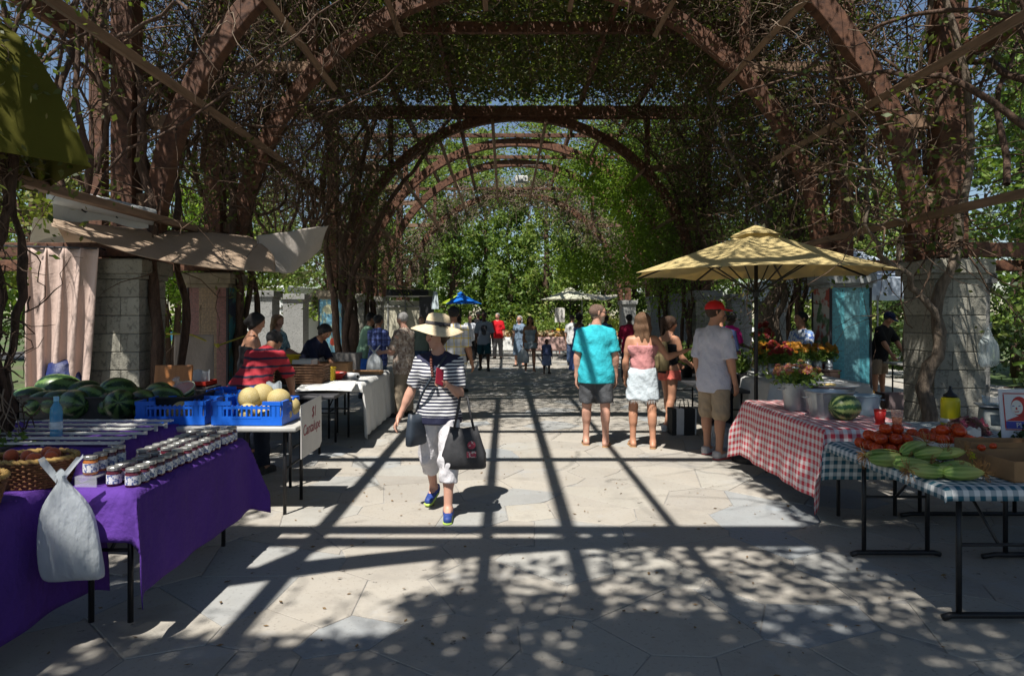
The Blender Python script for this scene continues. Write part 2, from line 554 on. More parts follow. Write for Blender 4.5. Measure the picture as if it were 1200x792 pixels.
column(LX, YB, 'column clad in red and ochre mosaic tiles under the canvas shade', 'mosaic', (RED, TEALSIDE, OCHRE))
column(RX, YB, 'column clad in turquoise mosaic tiles beside the flower stall', 'mosaic', (TURQ, PAINTSIDE, GREYCAP))
LOTUS = paint_flower('flower_mural')
column(LX, YC, 'column painted with blue panel, white lotus and red flower', 'mosaic', (LOTUS, GREYCAP, OCHRE))
column(RX, YC, 'grey column behind the brunette woman, under hanging greenery', 'block', STONE_G, True)
column(LX, YD, 'pale block column next to the lotus-painted column', 'block', STONE, True)
column(RX, YD, 'grey block column half hidden behind the far right vines', 'block', STONE_G, False)
for yy in (YE, YF):
    column(LX, yy, 'far block column by the black-roofed kiosk', 'block', STONE, False)
    column(RX, yy, 'far block column below the bright green vine', 'block', STONE_G, False)
for x, lab in ((LX - 1.75, 'plain grey outer column in front of the parked truck'), (RX + 1.75, 'plain grey outer column behind the flower stall')):
    for yy in (YC, YD): column(x, yy, lab, 'block', STONE_G, False)
column(RX + 1.75, YB, 'grey outer column close behind the turquoise column', 'block', STONE_G, False)
for x in (LX, RX):
    for yy in (-.73, 1.65): column(x, yy, 'block column at the near end of the pergola', 'block', STONE, False)

# ================================================================ timber pergola
perg = thing('timber_pergola', 'red-brown timber pergola with round arches, posts, purlins and ties over the plaza', 'pergola', (X0, 0, 0))
RI, RO, CZ = 4.30, 4.53, 2.25
def arch(y, w=.17):
    mb = MB(); n = 44; a0, a1 = R(0), R(180)
    vs, fs = [], []
    for i in range(n + 1):
        a = a0 + (a1 - a0) * i / n
        for r, yy in ((RI, -w / 2), (RI, w / 2), (RO, w / 2), (RO, -w / 2)):
            vs.append((r * math.cos(a), y + yy, CZ + r * math.sin(a)))
    for i in range(n):
        for j in range(4): fs.append((i * 4 + j, i * 4 + (j + 1) % 4, i * 4 + 4 + (j + 1) % 4, i * 4 + 4 + j))
    fs += [(3, 2, 1, 0), tuple(n * 4 + j for j in range(4))]
    mb.add(vs, fs)
    return obj('arch', mb, WOOD, perg, bevel=.012)
BOLT = M('bolt', (.04, .03, .025), .6, metal=.6)
POSTX = 4.57 + .14
for y in [-.73, 1.65] + ROWS:
    ar = arch(y)
    bm = MB()
    for a in list(range(8, 90, 12)) + list(range(100, 180, 12)):
        for s in (-.05, .05):
            r = (RI + RO) / 2 + s
            bm.tube([(r * math.cos(R(a)), y - .092, CZ + r * math.sin(R(a))), (r * math.cos(R(a)), y - .08, CZ + r * math.sin(R(a)))], .016, 6)
    obj('bolts', bm, BOLT, ar, kind='stuff')
    for s in (-1, 1):
        obj('post', MB().box((s * POSTX, y, (CZ + 6.72) / 2), (.25, .25, 6.72 - CZ)), WOOD, perg, bevel=.015)
        for zz, ins in ((3.85, 4.1), (2.95, 4.42), (5.35, 3.05)):
            xa = math.sqrt(max(0, RO ** 2 - (zz - CZ) ** 2))
            obj('strut', MB().box((s * (xa - .03 + POSTX - .126) / 2, y, zz), (max(.05, POSTX - .126 - xa + .03), .09, .15)), WOOD2, perg, bevel=.008)
        xa = 3.25
        za = CZ + math.sqrt(RO ** 2 - xa ** 2)
        obj('king_strut', MB().box((s * xa, y, (za + 6.64) / 2 - .01), (.13, .10, max(.1, 6.60 - za))), WOOD, perg, bevel=.008)
    obj('tie_beam', MB().box((0, y - .14, 6.76 if y < 18 else 6.83), (11.6, .085 if y < 18 else .06, .26 if y < 18 else .12)), WOOD, perg, bevel=.01)
    if y < 18: obj('tie_beam', MB().box((0, y + .14, 6.76), (11.6, .085, .26)), WOOD, perg, bevel=.01)
for y in (4.3, 6.15, 12.3):
    obj('cross_beam', MB().box((0, y, 6.80), (9.8, .11, .20)), WOOD, perg, bevel=.01)
# purlins run along the inside of the arches, ends lapping past them
PR = RI - .085
BAYS = [(-1.1, 10.62), (16.9, 23.0), (22.8, 28.6)]
for y0, y1 in BAYS:
    for a in (6, 25, 44, 62, 81, 99, 118, 136, 155, 174):
        c = Vector((PR * math.cos(R(a)), 0, CZ + PR * math.sin(R(a))))
        up = (-math.cos(R(a)), 0, -math.sin(R(a)))
        e = random.uniform(-.12, .12)
        lo = y0
        obj('purlin', MB().beam((c.x, lo, c.z), (c.x, y1 + e, c.z), .075, .15, up=up), WOOD2, perg, bevel=.008)
# rafters on top of the ties
for y0, y1 in ((-1.2, 10.9), (10.0, 17.9), (17.1, 28.8)):
    for x in ((-1.62, 1.55) if y0 < 0 else (-4.3, -3.0, -1.62, 1.55, 3.0, 4.3)):
        obj('rafter', MB().box((x, (y0 + y1) / 2, 6.992 if y0 != 10.0 else 6.995), (.085, y1 - y0, .20)), WOOD, perg, bevel=.01)
# long side beams along the post heads and on the column tops
for s in (-1, 1):
    for zz, w in ((6.45, .1), (4.62, .08)):
        obj('side_beam', MB().box((s * (POSTX + .18), 13.6, zz), (w, 29.6, .2)), WOOD, perg, bevel=.01)
for y in (YA, YB):
    for s in (-1, 1):
        obj('side_beam', MB().box((s * 7.0, y - .19, 2.36), (5.2, .09, .16)), WOOD, perg, bevel=.01)
    for s in (-1, 1):
        obj('post', MB().box((s * (POSTX + 1.75), y, 4.5), (.2, .2, 4.35)), WOOD, perg, bevel=.012)
lamp = thing('pendant_floodlight', 'small white floodlight box hanging under the far pergola arch', 'light', P(611, 210, 22.2))
obj('housing', MB().box((0, 0, 0), (.42, .2, .2)), M('lamp_white', (.55, .55, .52), .5), lamp, bevel=.02)
obj('bracket', MB().tube([(0, .0, .1), (-.05, .0, .35), (.1, 0, .45), (.6, .25, .5)], .015, 6), M('conduit', (.1, .1, .1), .5), lamp)
obj('lens', MB().box((0, 0, -.112), (.36, .16, .02)), M('lamp_lens', (.4, .42, .42), .2), lamp)

# ================================================================ vines
def unit(a): return a / np.maximum(np.linalg.norm(a, axis=-1, keepdims=True), 1e-9)
def leaf_quads(C, size, rng, aspect=.55, flat=0.0):
    n = len(C); C = np.asarray(C, np.float32)
    a = unit(rng.normal(size=(n, 3))); b = rng.normal(size=(n, 3))
    if flat: a[:, 2] *= (1 - flat); a = unit(a); b[:, 2] *= (1 - flat)
    b = unit(b - a * (a * b).sum(1, keepdims=True))
    L = (size * rng.uniform(.6, 1.35, n))[:, None]
    V = np.stack([C - a * L * .5, C + b * L * aspect * .5 - a * L * .05, C + a * L * .5, C - b * L * aspect * .5 - a * L * .05], 1).reshape(-1, 3)
    return V, np.arange(4 * n).reshape(n, 4)
def leaves(name, C, size, mat, parent, rng=RNG, aspect=.55, flat=0.0, **k):
    off = np.array(parent.location) if parent is not None else np.zeros(3)
    V, Fq = leaf_quads(np.asarray(C) - off, size, rng, aspect, flat)
    return link(name, np_mesh(name, V, Fq), mat, parent, **k)
def walk(start, dirn, length, steps, wander, grav=0.0, rng=RNG):
    N = len(start); p = np.array(start, float); d = unit(np.array(dirn, float))
    out = [p.copy()]; st = (np.asarray(length) / (steps - 1)).reshape(-1, 1)
    for i in range(steps - 1):
        d = unit(d + rng.normal(size=(N, 3)) * wander + np.array([0, 0, -grav]))
        p = p + d * st; out.append(p.copy())
    return np.stack(out, 1)
def tubes_np(paths, r0, r1, n=3):
    N, Sn, _ = paths.shape
    T = unit(np.gradient(paths, axis=1))
    ref = unit(np.cross(T, np.array([.31, .52, .79])))
    o = np.cross(T, ref)
    rad = (np.asarray(r0).reshape(-1, 1) + (np.asarray(r1).reshape(-1, 1) - np.asarray(r0).reshape(-1, 1)) * np.linspace(0, 1, Sn))[..., None]
    ang = np.arange(n) * 2 * math.pi / n
    V = np.stack([paths + (ref * math.cos(a) + o * math.sin(a)) * rad for a in ang], 2)
    idx = np.arange(N * Sn * n).reshape(N, Sn, n)
    a = idx[:, :-1, :]; b = idx[:, 1:, :]
    Fq = np.stack([a, np.roll(a, -1, 2), np.roll(b, -1, 2), b], -1).reshape(-1, 4)
    return V.reshape(-1, 3), Fq
def twigs(name, paths, r0, r1, mat, parent, n=3, **k):
    off = np.array(parent.location) if parent is not None else np.zeros(3)
    N = len(paths)
    V, Fq = tubes_np(paths - off, np.full(N, r0) if np.isscalar(r0) else r0, np.full(N, r1) if np.isscalar(r1) else r1, n)
    return link(name, np_mesh(name, V, Fq, True), mat, parent, **k)
def stem_path(pts, n=22, amp=.06, seed=0):
    pts = [Vector(p) for p in pts]; rs = random.Random(seed); out = []
    seg = len(pts) - 1; ph = rs.uniform(0, 6)
    for i in range(n + 1):
        t = i / n * seg; k = min(int(t), seg - 1); u = t - k
        p0, p1, p2, p3 = pts[max(k - 1, 0)], pts[k], pts[k + 1], pts[min(k + 2, seg)]
        q = .5 * ((2 * p1) + (p2 - p0) * u + (2 * p0 - 5 * p1 + 4 * p2 - p3) * u * u + (3 * p1 - p0 - 3 * p2 + p3) * u ** 3)
        e = amp * min(1, i / 3)
        q += Vector((math.sin(ph + i * .9) * e + rs.uniform(-e, e) * .5, math.cos(ph + i * 1.1) * e + rs.uniform(-e, e) * .5, rs.uniform(-e, e) * .4))
        out.append(q)
    return out

def shade_density(xs, ys):  # leaf spread is worked back from the wanted floor shade
    """roof leaf cover chosen for the shade wanted where the sun ray lands on the floor"""
    d = np.full(xs.shape, .55)
    open_c = (xs > -1.95) & (xs < 2.3) & (ys > 4.25) & (ys < 9.6)
    d = np.where(open_c, .012, d)
    d = np.where((ys <= 4.25) & (xs > -.6), 1.0, d)
    d = np.where((ys <= 4.25) & (xs <= -.6) & (xs > -2.3), .05, d)
    d = np.where((ys < 3.45), 1.0, d)
    d = np.where((xs > .4) & (xs < 2.6) & (ys > 3.75) & (ys < 5.1), .38, d)
    d = np.where((xs > -.6) & (xs < .6) & (ys > 4.0) & (ys < 4.7), .22, d)
    d = np.where((xs >= 2.3) & (ys < 5.0), .8, d)
    d = np.where((xs >= 2.3) & (ys >= 5.0) & (ys < 9.6), .55, d)
    d = np.where((xs <= -1.95) & (ys < 9.6), .40, d)
    d = np.where((ys >= 9.6) & (ys < 11.5), .26, d)
    d = np.where((ys > 11.5) & (ys < 18.5), .50, d)
    d = np.where((ys > 18.5) & (ys < 23.0), .22, d)
    d = np.where((ys >= 23.0), .10, d)
    return d
def roof_vine(y0, y1, nleaf, ntw, label, leafsize=.085, zlo=6.75, zhi=7.5, mat=LEAF_OL, dens_boost=1.0, even=0):
    t = thing('roof_vine', label, 'vine', (X0, (y0 + y1) / 2, 7.0), group='vines covering the pergola roof')
    # clump centres first, then leaves scattered around them
    nc = max(40, nleaf // 55)
    c = np.stack([RNG.uniform(X0 - 5.2, X0 + 5.2, nc * 4), RNG.uniform(y0, y1, nc * 4), RNG.uniform(zlo, zhi, nc * 4)], 1)
    xs = c[:, 0] + .25 * c[:, 2]; ys = c[:, 1] + .5 * c[:, 2]
    keep = RNG.uniform(size=len(c)) < (even or shade_density(xs, ys) * dens_boost)
    c = c[keep]
    ci = RNG.integers(0, len(c), nleaf)
    p = c[ci] + RNG.normal(size=(nleaf, 3)) * np.array([.20, .20, .14])
    xs = p[:, 0] + .25 * p[:, 2]; ys = p[:, 1] + .5 * p[:, 2]
    dn = shade_density(xs, ys)
    if not even: p = p[RNG.uniform(size=nleaf) < np.clip(dn * 1.6, .02, 1)]
    leaves('foliage', p, leafsize, mat, t, flat=.35, kind='stuff')
    s = np.stack([RNG.uniform(X0 - 5.2, X0 + 5.2, ntw * 3), RNG.uniform(y0, y1, ntw * 3), RNG.uniform(zlo - .1, zhi - .2, ntw * 3)], 1)
    xs = s[:, 0] + .25 * s[:, 2]; ys = s[:, 1] + .5 * s[:, 2]
    s = s[RNG.uniform(size=len(s)) < np.clip(shade_density(xs, ys) * 1.1, 0.0, 1)][:ntw]
    d = RNG.normal(size=(len(s), 3)) * np.array([1, 1, .35])
    path = walk(s, d, RNG.uniform(.6, 1.9, len(s)), 8, .35, .04)
    twigs('twigs', path, RNG.uniform(.004, .016, len(s)), .003, TWIG, t, kind='stuff')
    m = MB()
    return t
roof_vine(-3.5, 3.2, 80000, 700, 'unseen leafy vine mass over the near end of the pergola roof, shaped to shade the floor', .12)  # out of view overhead; leaves placed to darken the foreground paving
roof_vine(3.2, 10.2, 26000, 900, 'thin unseen vine cover over the near pergola roof, shaped for the light on the floor', .085)  # mostly out of view; gaps left where the floor should be sunlit
roof_vine(10.3, 17.2, 78000, 1500, 'dense dark vine thatch on the pergola roof behind the second arch', .125, 7.0, 7.9, LEAF_OL, 3.0, .9)
roof_vine(17.6, 28.5, 12000, 700, 'sparse sunlit vine cover over the far end of the pergola roof', .12, 6.95, 7.6, LEAF_TR, 1.0, .3)
# thatch hanging below the roof of the middle bay, between the tie beams
def box_pts(n, lo, hi): return RNG.uniform(size=(n, 3)) * (np.array(hi) - np.array(lo)) + np.array(lo)

def climbing_vine(x, y, side, label, stems, ntw=350, nleaf=5200, mat=LEAF_DK, zmax=6.9, spread_y=1.3, bark=BARK, hang=0.25, inner=.6, leafsize=.075):
    """side -1 left, 1 right; stems = list of (list of points, r0, r1)"""
    t = thing('climbing_vine', label, 'vine', (x, y, 0), group='old vines climbing the pergola columns')
    allp = []
    for k, (pts, r0, r1) in enumerate(stems):
        pth = stem_path(pts, 30, .035, k + int(abs(x * 10) + y * 7))
        n = len(pth)
        rad = [(r0 + (r1 - r0) * i / (n - 1)) * random.uniform(.85, 1.2) for i in range(n)]
        obj('stem', MB().tube(pth, rad, 7), bark, t, smooth=True, world=True)
        allp += pth[n // 3:]
    allp = np.array([tuple(p) for p in allp])
    s = allp[RNG.integers(0, len(allp), ntw)] + RNG.normal(size=(ntw, 3)) * np.array([.12, .25, .15])
    s[:, 2] = np.clip(s[:, 2] + RNG.uniform(0, .8, ntw), 2.4, zmax)
    d = RNG.normal(size=(ntw, 3)) * np.array([.8, 1.1, .8]) + np.array([0, 0, .3])
    path = walk(s, d, RNG.uniform(.6, 2.4, ntw), 9, .38, .06)
    lim = (X0 - 4.0) if side < 0 else (X0 + 4.0)
    twigs('twigs', path, RNG.uniform(.004, .014, ntw), .002, TWIG, t, n=3, kind='stuff')
    q = path[:, 2:, :].reshape(-1, 3)
    cc = q[RNG.integers(0, len(q), nleaf // 30)]
    p = cc[RNG.integers(0, len(cc), nleaf)] + RNG.normal(size=(nleaf, 3)) * np.array([.14, .22, .18])
    # hanging sprays
    leaves('foliage', p, leafsize, mat, t, kind='stuff')
    return t
def std_stems(x, y, side, rs, lean=1.0):
    i = -side
    xi = x + i * .36
    pxx = X0 + side * POSTX
    return [([(xi, y - .2, 0), (xi + i * .05, y - .15, 1.2), (xi - i * .02, y - .1, 2.4), (pxx + i * .25, y - .1, 3.6), (pxx + i * .1, y, 5.2), (pxx + i * .9, y + .3, 6.9)], .075, .03),
            ([(xi + i * .06, y + .25, 0), (xi, y + .2, 1.1), (xi + i * .12, y + .15, 2.5), (pxx + i * .55, y + .3, 4.3), (pxx + i * 1.3, y + .4, 5.9), (pxx + i * 2.4, y + 1, 7.0)], .06, .02),
            ([(xi, y + .3, 0), (xi + i * .1, y + .4, 1.6), (xi - i * .05, y + .5, 2.7), (pxx + i * .1, y + 1.0, 4.2), (pxx + i * .2, y + 1.5, 5.6), (pxx + i * .3, y + 2.0, 6.8)], .05, .02),
            ([(xi - i * .3, y + .35, .0), (xi - i * .1, y + .35, 1.9), (pxx, y + .25, 3.2), (pxx + i * .2, y - .4, 4.6), (pxx + i * .1, y - 1.0, 6.6)], .045, .015)]
climbing_vine(LX, YA, -1, 'twisted dark vine climbing the left block column past the canvas shade', std_stems(LX, YA, -1, 1)[::2], 190, 1100)
climbing_vine(LX, YB, -1, 'reddish twisted vine climbing beside the red mosaic column', std_stems(LX, YB, -1, 2), 320, 2200)
climbing_vine(LX, YC, -1, 'thick twisted vine trunk rising in front of the lotus-painted column',
              [([(LX + .62, YC - 1.2, 0), (LX + .75, YC - 1.1, 1.3), (LX + .45, YC - 1.0, 2.6), (LX + .7, YC - .9, 4.2), (LX + 1.2, YC - .4, 6.9)], .15, .05),
               ([(LX + .75, YC - 1.3, 0), (LX + .6, YC - 1.2, 1.5), (LX + 1.0, YC - 1.1, 3.2), (LX + 2.2, YC - 1.0, 5.2), (LX + 3.4, YC - .6, 6.9)], .10, .03),
               ([(LX + .5, YC - 1.1, 0), (LX + .3, YC - 1.2, 2.0), (LX + .2, YC - 1.6, 3.6), (LX + .4, YC - 2.2, 5.4), (LX + .9, YC - 3, 6.9)], .09, .03)] + std_stems(LX, YC, -1, 3), 600, 3500)
climbing_vine(RX, YA, 1, 'knobbly pale vine stem climbing the right block column',
              [([(RX - .46, YA - .42, 0), (RX - .42, YA - .40, .7), (RX - .36, YA - .42, 1.3), (RX - .22, YA - .42, 2.1), (RX - .08, YA - .45, 2.7), (RX + .05, YA - .3, 4.2), (RX - .6, YA - .2, 6.8)], .085, .025),
               ([(RX - .28, YA - .43, 1.25), (RX - .55, YA - .46, 1.9), (RX - 1.0, YA - .5, 2.3), (RX - 1.15, YA - .5, 2.7), (RX - 1.1, YA - .45, 3.4)], .04, .015)] + std_stems(RX + .3, YA + .5, 1, 4)[3:], 200, 1500, bark=BARKL)
climbing_vine(RX, YB, 1, 'dark vine with hanging tendrils around the turquoise column posts', std_stems(RX + .1, YB + .55, 1, 5)[1:], 330, 2600)
climbing_vine(RX - .55, YB + 1.0, 1, 'shaggy peeling vine trunk twisting up behind the yellow umbrella',
              [([(RX - .62, YB + 1.0, 0), (RX - .55, YB + 1.0, .9), (RX - .72, YB + 1.0, 1.5), (RX - .58, YB + 1.0, 2.2), (RX - .72, YB + 1.0, 3.2), (RX - .3, YB + 1.2, 4.8), (RX - .8, YB + 1.8, 6.8)], .16, .06),
               ([(RX - .55, YB + .95, .2), (RX - .72, YB + .88, 1.1), (RX - .5, YB + .9, 1.9), (RX - .7, YB + 1.0, 2.9), (RX - 1.6, YB + 1.6, 5.6)], .07, .03)], 260, 2600, bark=BARKL)
climbing_vine(RX, YC, 1, 'heavy vine curtain trailing down the far right columns', std_stems(RX, YC, 1, 6), 600, 11000, LEAF_TR)
climbing_vine(RX, YD, 1, 'bright green vine spilling over the right side of the far arch', std_stems(RX, YD, 1, 7), 420, 16000, LEAF_BR, leafsize=.10)
_bv = [o for o in COL.objects if o.get('label', '').startswith('bright green vine')][0]
_c = np.array([P(random.uniform(655, 765), random.uniform(188, 330), random.uniform(17.6, 20.4)) for _ in range(150)])
_c = _c[[(_p[0] - X0) ** 2 + (_p[2] - CZ) ** 2 > 3.4 ** 2 or _p[2] < 3.2 for _p in _c]]
leaves('hanging_foliage', _c[RNG.integers(0, len(_c), 9000)] + RNG.normal(size=(9000, 3)) * np.array([.16, .2, .22]), .10, LEAF_BR, _bv, kind='stuff')
climbing_vine(LX, YD, -1, 'bare brown vine clinging to the far left arches', std_stems(LX, YD, -1, 8), 420, 3600)
# side walls of tangled twigs filling the open bays
def side_tangle(side, y0, y1, ntw, nleaf, label, mat=LEAF_DK, zlo=3.0):
    t = thing('vine_tangle', label, 'vine', (X0 + side * 4.9, (y0 + y1) / 2, 4.5), group='twig tangles hanging between the pergola posts')
    s = box_pts(ntw, (.05, y0, zlo + 1.2), (1.0, y1, 7.0)); s[:, 0] = X0 + side * (4.75 + s[:, 0])
    d = RNG.normal(size=(ntw, 3)) * np.array([.35, 1.0, .8]) + np.array([0, 0, -.35])
    path = walk(s, d, RNG.uniform(.7, 2.6, ntw), 9, .33, .05)
    twigs('twigs', path, RNG.uniform(.004, .013, ntw), .002, TWIG, t, kind='stuff')
    nb = 17
    s = box_pts(nb, (-.3, y0, 2.6), (.3, y1, 4.0)); s[:, 0] = X0 + side * (4.75 + s[:, 0])
    d = RNG.normal(size=(nb, 3)) * np.array([.2, .7, .2]) + np.array([-side * .1, 0, 1])
    pb = walk(s, d, RNG.uniform(2.5, 4.5, nb), 14, .22, -.03)
    twigs('branches', pb, RNG.uniform(.016, .045, nb), .01, BARK, t, n=6, kind='stuff')
    q = path.reshape(-1, 3)
    cc = q[RNG.integers(0, len(q), max(20, nleaf // 28))]
    p = cc[RNG.integers(0, len(cc), nleaf)] + RNG.normal(size=(nleaf, 3)) * np.array([.12, .2, .2])
    leaves('foliage', p, .075, mat, t, kind='stuff')
side_tangle(-1, 5.6, 8.4, 240, 1700, 'bare twig tangle left of the near arch')
side_tangle(-1, 8.4, 12.5, 520, 2200, 'twig tangle above the canvas shade between the left posts')
side_tangle(-1, 12.5, 17.0, 800, 3000, 'thick twig tangle in the bay before the lotus column')
side_tangle(1, 6.0, 10.0, 240, 2000, 'twig tangle above the right block column')
side_tangle(1, 10.0, 13.5, 450, 4500, 'twig tangle above the flower stall')
side_tangle(1, 13.5, 17.5, 900, 11000, 'thick twig tangle above the market visitors on the right', LEAF_TR)
side_tangle(-1, 17.5, 27, 420, 3000, 'light twig tangle over the black-roofed kiosk')
# haunch tangles between arch and tie beam
def haunch(side, y0, y1, ntw, nleaf, label):
    t = thing('vine_tangle', label, 'vine', (X0 + side * 3.9, (y0 + y1) / 2, 6), group='twig tangles hanging between the pergola posts')
    u = RNG.uniform(.2, 1, ntw); ang = np.radians(RNG.uniform(18, 72, ntw)); rr = RNG.uniform(RO - .05, RO + 1.0, ntw)
    s = np.stack([X0 + side * rr * np.cos(ang), RNG.uniform(y0, y1, ntw), np.minimum(CZ + rr * np.sin(ang), 7.1)], 1)
    d = RNG.normal(size=(ntw, 3)) * np.array([.7, 1.0, .7])
    path = walk(s, d, RNG.uniform(.6, 1.9, ntw), 8, .35, .07)
    twigs('twigs', path, RNG.uniform(.004, .013, ntw), .002, TWIG, t, kind='stuff')
    q = path.reshape(-1, 3); cc = q[RNG.integers(0, len(q), max(20, nleaf // 26))]
    p = cc[RNG.integers(0, len(cc), nleaf)] + RNG.normal(size=(nleaf, 3)) * .14
    leaves('foliage', p, .07, LEAF_OL, t, kind='stuff')
haunch(-1, 8.2, 10.6, 420, 1300, 'tangle of twigs on the left shoulder of the second arch')
haunch(1, 8.2, 10.6, 420, 1700, 'tangle of twigs on the right shoulder of the second arch')
haunch(-1, 11, 17.2, 800, 2600, 'dark tangle over the left haunch of the third arch')
haunch(1, 11, 17.2, 800, 3000, 'dark tangle over the right haunch of the third arch')
t = thing('vine_tangle', 'matted brown vine wrapped round the farthest arch', 'vine', (X0, YF, 5), group='twig tangles hanging between the pergola posts')
ang = np.radians(RNG.uniform(8, 172, 1100)); rr = RNG.uniform(RI - .35, RO + .5, 1100)
s = np.stack([X0 + rr * np.cos(ang), YF + RNG.normal(0, .25, 1100), CZ + rr * np.sin(ang)], 1)
path = walk(s, RNG.normal(size=(1100, 3)) * np.array([1, .4, 1]), RNG.uniform(.5, 1.6, 1100), 7, .35, .08)
twigs('twigs', path, RNG.uniform(.006, .022, 1100), .004, TWIGP, t, kind='stuff')
q = path.reshape(-1, 3); leaves('foliage', q[RNG.integers(0, len(q), 3500)] + RNG.normal(size=(3500, 3)) * .15, .11, LEAF_DK, t, kind='stuff')
# pale dry tendrils hanging in the near corners
t = thing('vine_tangle', 'pale dry tendrils dangling from the near arch', 'vine', (X0 - 2.6, YA, 6), group='twig tangles hanging between the pergola posts')
s = np.concatenate([np.array([P(random.uniform(230, 390), random.uniform(-20, 30), random.uniform(7.3, 9.6)) for _ in range(46)]),
                    np.array([P(random.uniform(880, 1000), random.uniform(-20, 40), random.uniform(7.3, 9.6)) for _ in range(40)])])
path = walk(s, RNG.normal(size=(len(s), 3)) * np.array([1, .6, .6]) + np.array([0, 0, -.5]), RNG.uniform(.5, 1.8, len(s)), 12, .38, .12)
twigs('tendrils', path, .006, .002, TWIGP, t, n=4, kind='stuff')
# gnarled trunk bundle at the left edge, in its wooden planter
t = thing('climbing_vine', 'gnarled old vine bundle rising from a wooden planter beside the melon bins', 'vine', (-3.42, 4.75, 0), group='old vines climbing the pergola columns')
for k in range(13):
    a = k * 2.4; r = .16 * math.sqrt((k + .5) / 13) + .02
    b = Vector((-3.72 + r * math.cos(a), 4.85 + r * math.sin(a), .45))
    pts = [b, b + Vector((random.uniform(-.06, .06), random.uniform(-.05, .05), .6)), b + Vector((random.uniform(-.12, .08), random.uniform(-.1, .1), 1.3)), b + Vector((random.uniform(-.3, .1), random.uniform(-.2, .2), 2.3)), b + Vector((random.uniform(-.9, .35), random.uniform(-.3, .5), 3.6))]
    obj('stem', MB().tube(stem_path(pts, 24, .035, k), [random.uniform(.022, .05) * (1 - .5 * i / 24) for i in range(25)], 6), BARK, t, smooth=True, world=True)
n = 170
s = np.array([-3.72, 4.85, 0]) + np.stack([RNG.normal(0, .13, n), RNG.normal(0, .13, n), RNG.uniform(.55, 3.4, n)], 1)
path = walk(s, RNG.normal(size=(n, 3)) * np.array([1, .8, .9]), RNG.uniform(.2, .75, n), 10, .5, .05)
twigs('twigs', path, .007, .002, TWIG, t, n=4, kind='stuff')
n = 26
s = np.array([-3.58, 4.68, 0]) + np.stack([RNG.normal(0, .05, n), RNG.normal(0, .05, n), RNG.uniform(.9, 1.35, n)], 1)
path = walk(s, RNG.normal(size=(n, 3)) * .35 + np.array([.0, -.3, -1]), RNG.uniform(.3, .6, n), 9, .2, .1)
twigs('dry_twigs', path, .006, .003, TWIGP, t, n=4, kind='stuff')
leaves('foliage', np.array([-3.8, 4.9, 3.2]) + RNG.normal(size=(1500, 3)) * np.array([.35, .4, .45]), .06, LEAF_OL, t, kind='stuff')
pl = thing('wooden_planter', 'dark wooden planter box holding the gnarled vine bundle', 'planter', (-3.72, 4.86, 0))
PLW = M('planter_wood', (.06, .045, .035), .8, .4, 4, .5, 20, stretch=(1, 8, 8)); 
for zz in (.22, .42, .62, .78):
    for s_ in (-1, 1):
        obj('plank', MB().box((0, s_ * .42, zz - .09), (.9, .04, .18 if zz < .7 else .13)), PLW, pl, bevel=.006)
        obj('plank', MB().box((s_ * .43, 0, zz - .09), (.04, .796, .18 if zz < .7 else .13)), PLW, pl, bevel=.006)
obj('soil', MB().box((0, 0, .36), (.82, .8, .68)), M('planter_soil', (.05, .035, .025), .95, .5, 20, .8), pl)
gp = thing('potted_grass', 'tuft of small green leaves in the wooden planter', 'plant', (-3.38, 4.55, .70))
leaves('foliage', np.array([-3.38, 4.6, .76]) + RNG.normal(size=(90, 3)) * np.array([.10, .08, .04]), .06, LEAF_TR, gp, kind='stuff')

# dry leaf litter blown over the paving
n = 900
lx = np.stack([RNG.uniform(-4, 4.8, n), 2.8 + 14 * RNG.uniform(size=n) ** 1.4, RNG.uniform(.004, .012, n)], 1)
link('leaf_litter', np_mesh('leaf_litter', *leaf_quads(lx, .032, RNG, .45, .93)), M('dry_leaf', (.16, .10, .045), .9, .4, 30), None, label='scattered small dry leaves and crumbs on the paving', cat='leaves', kind='stuff')
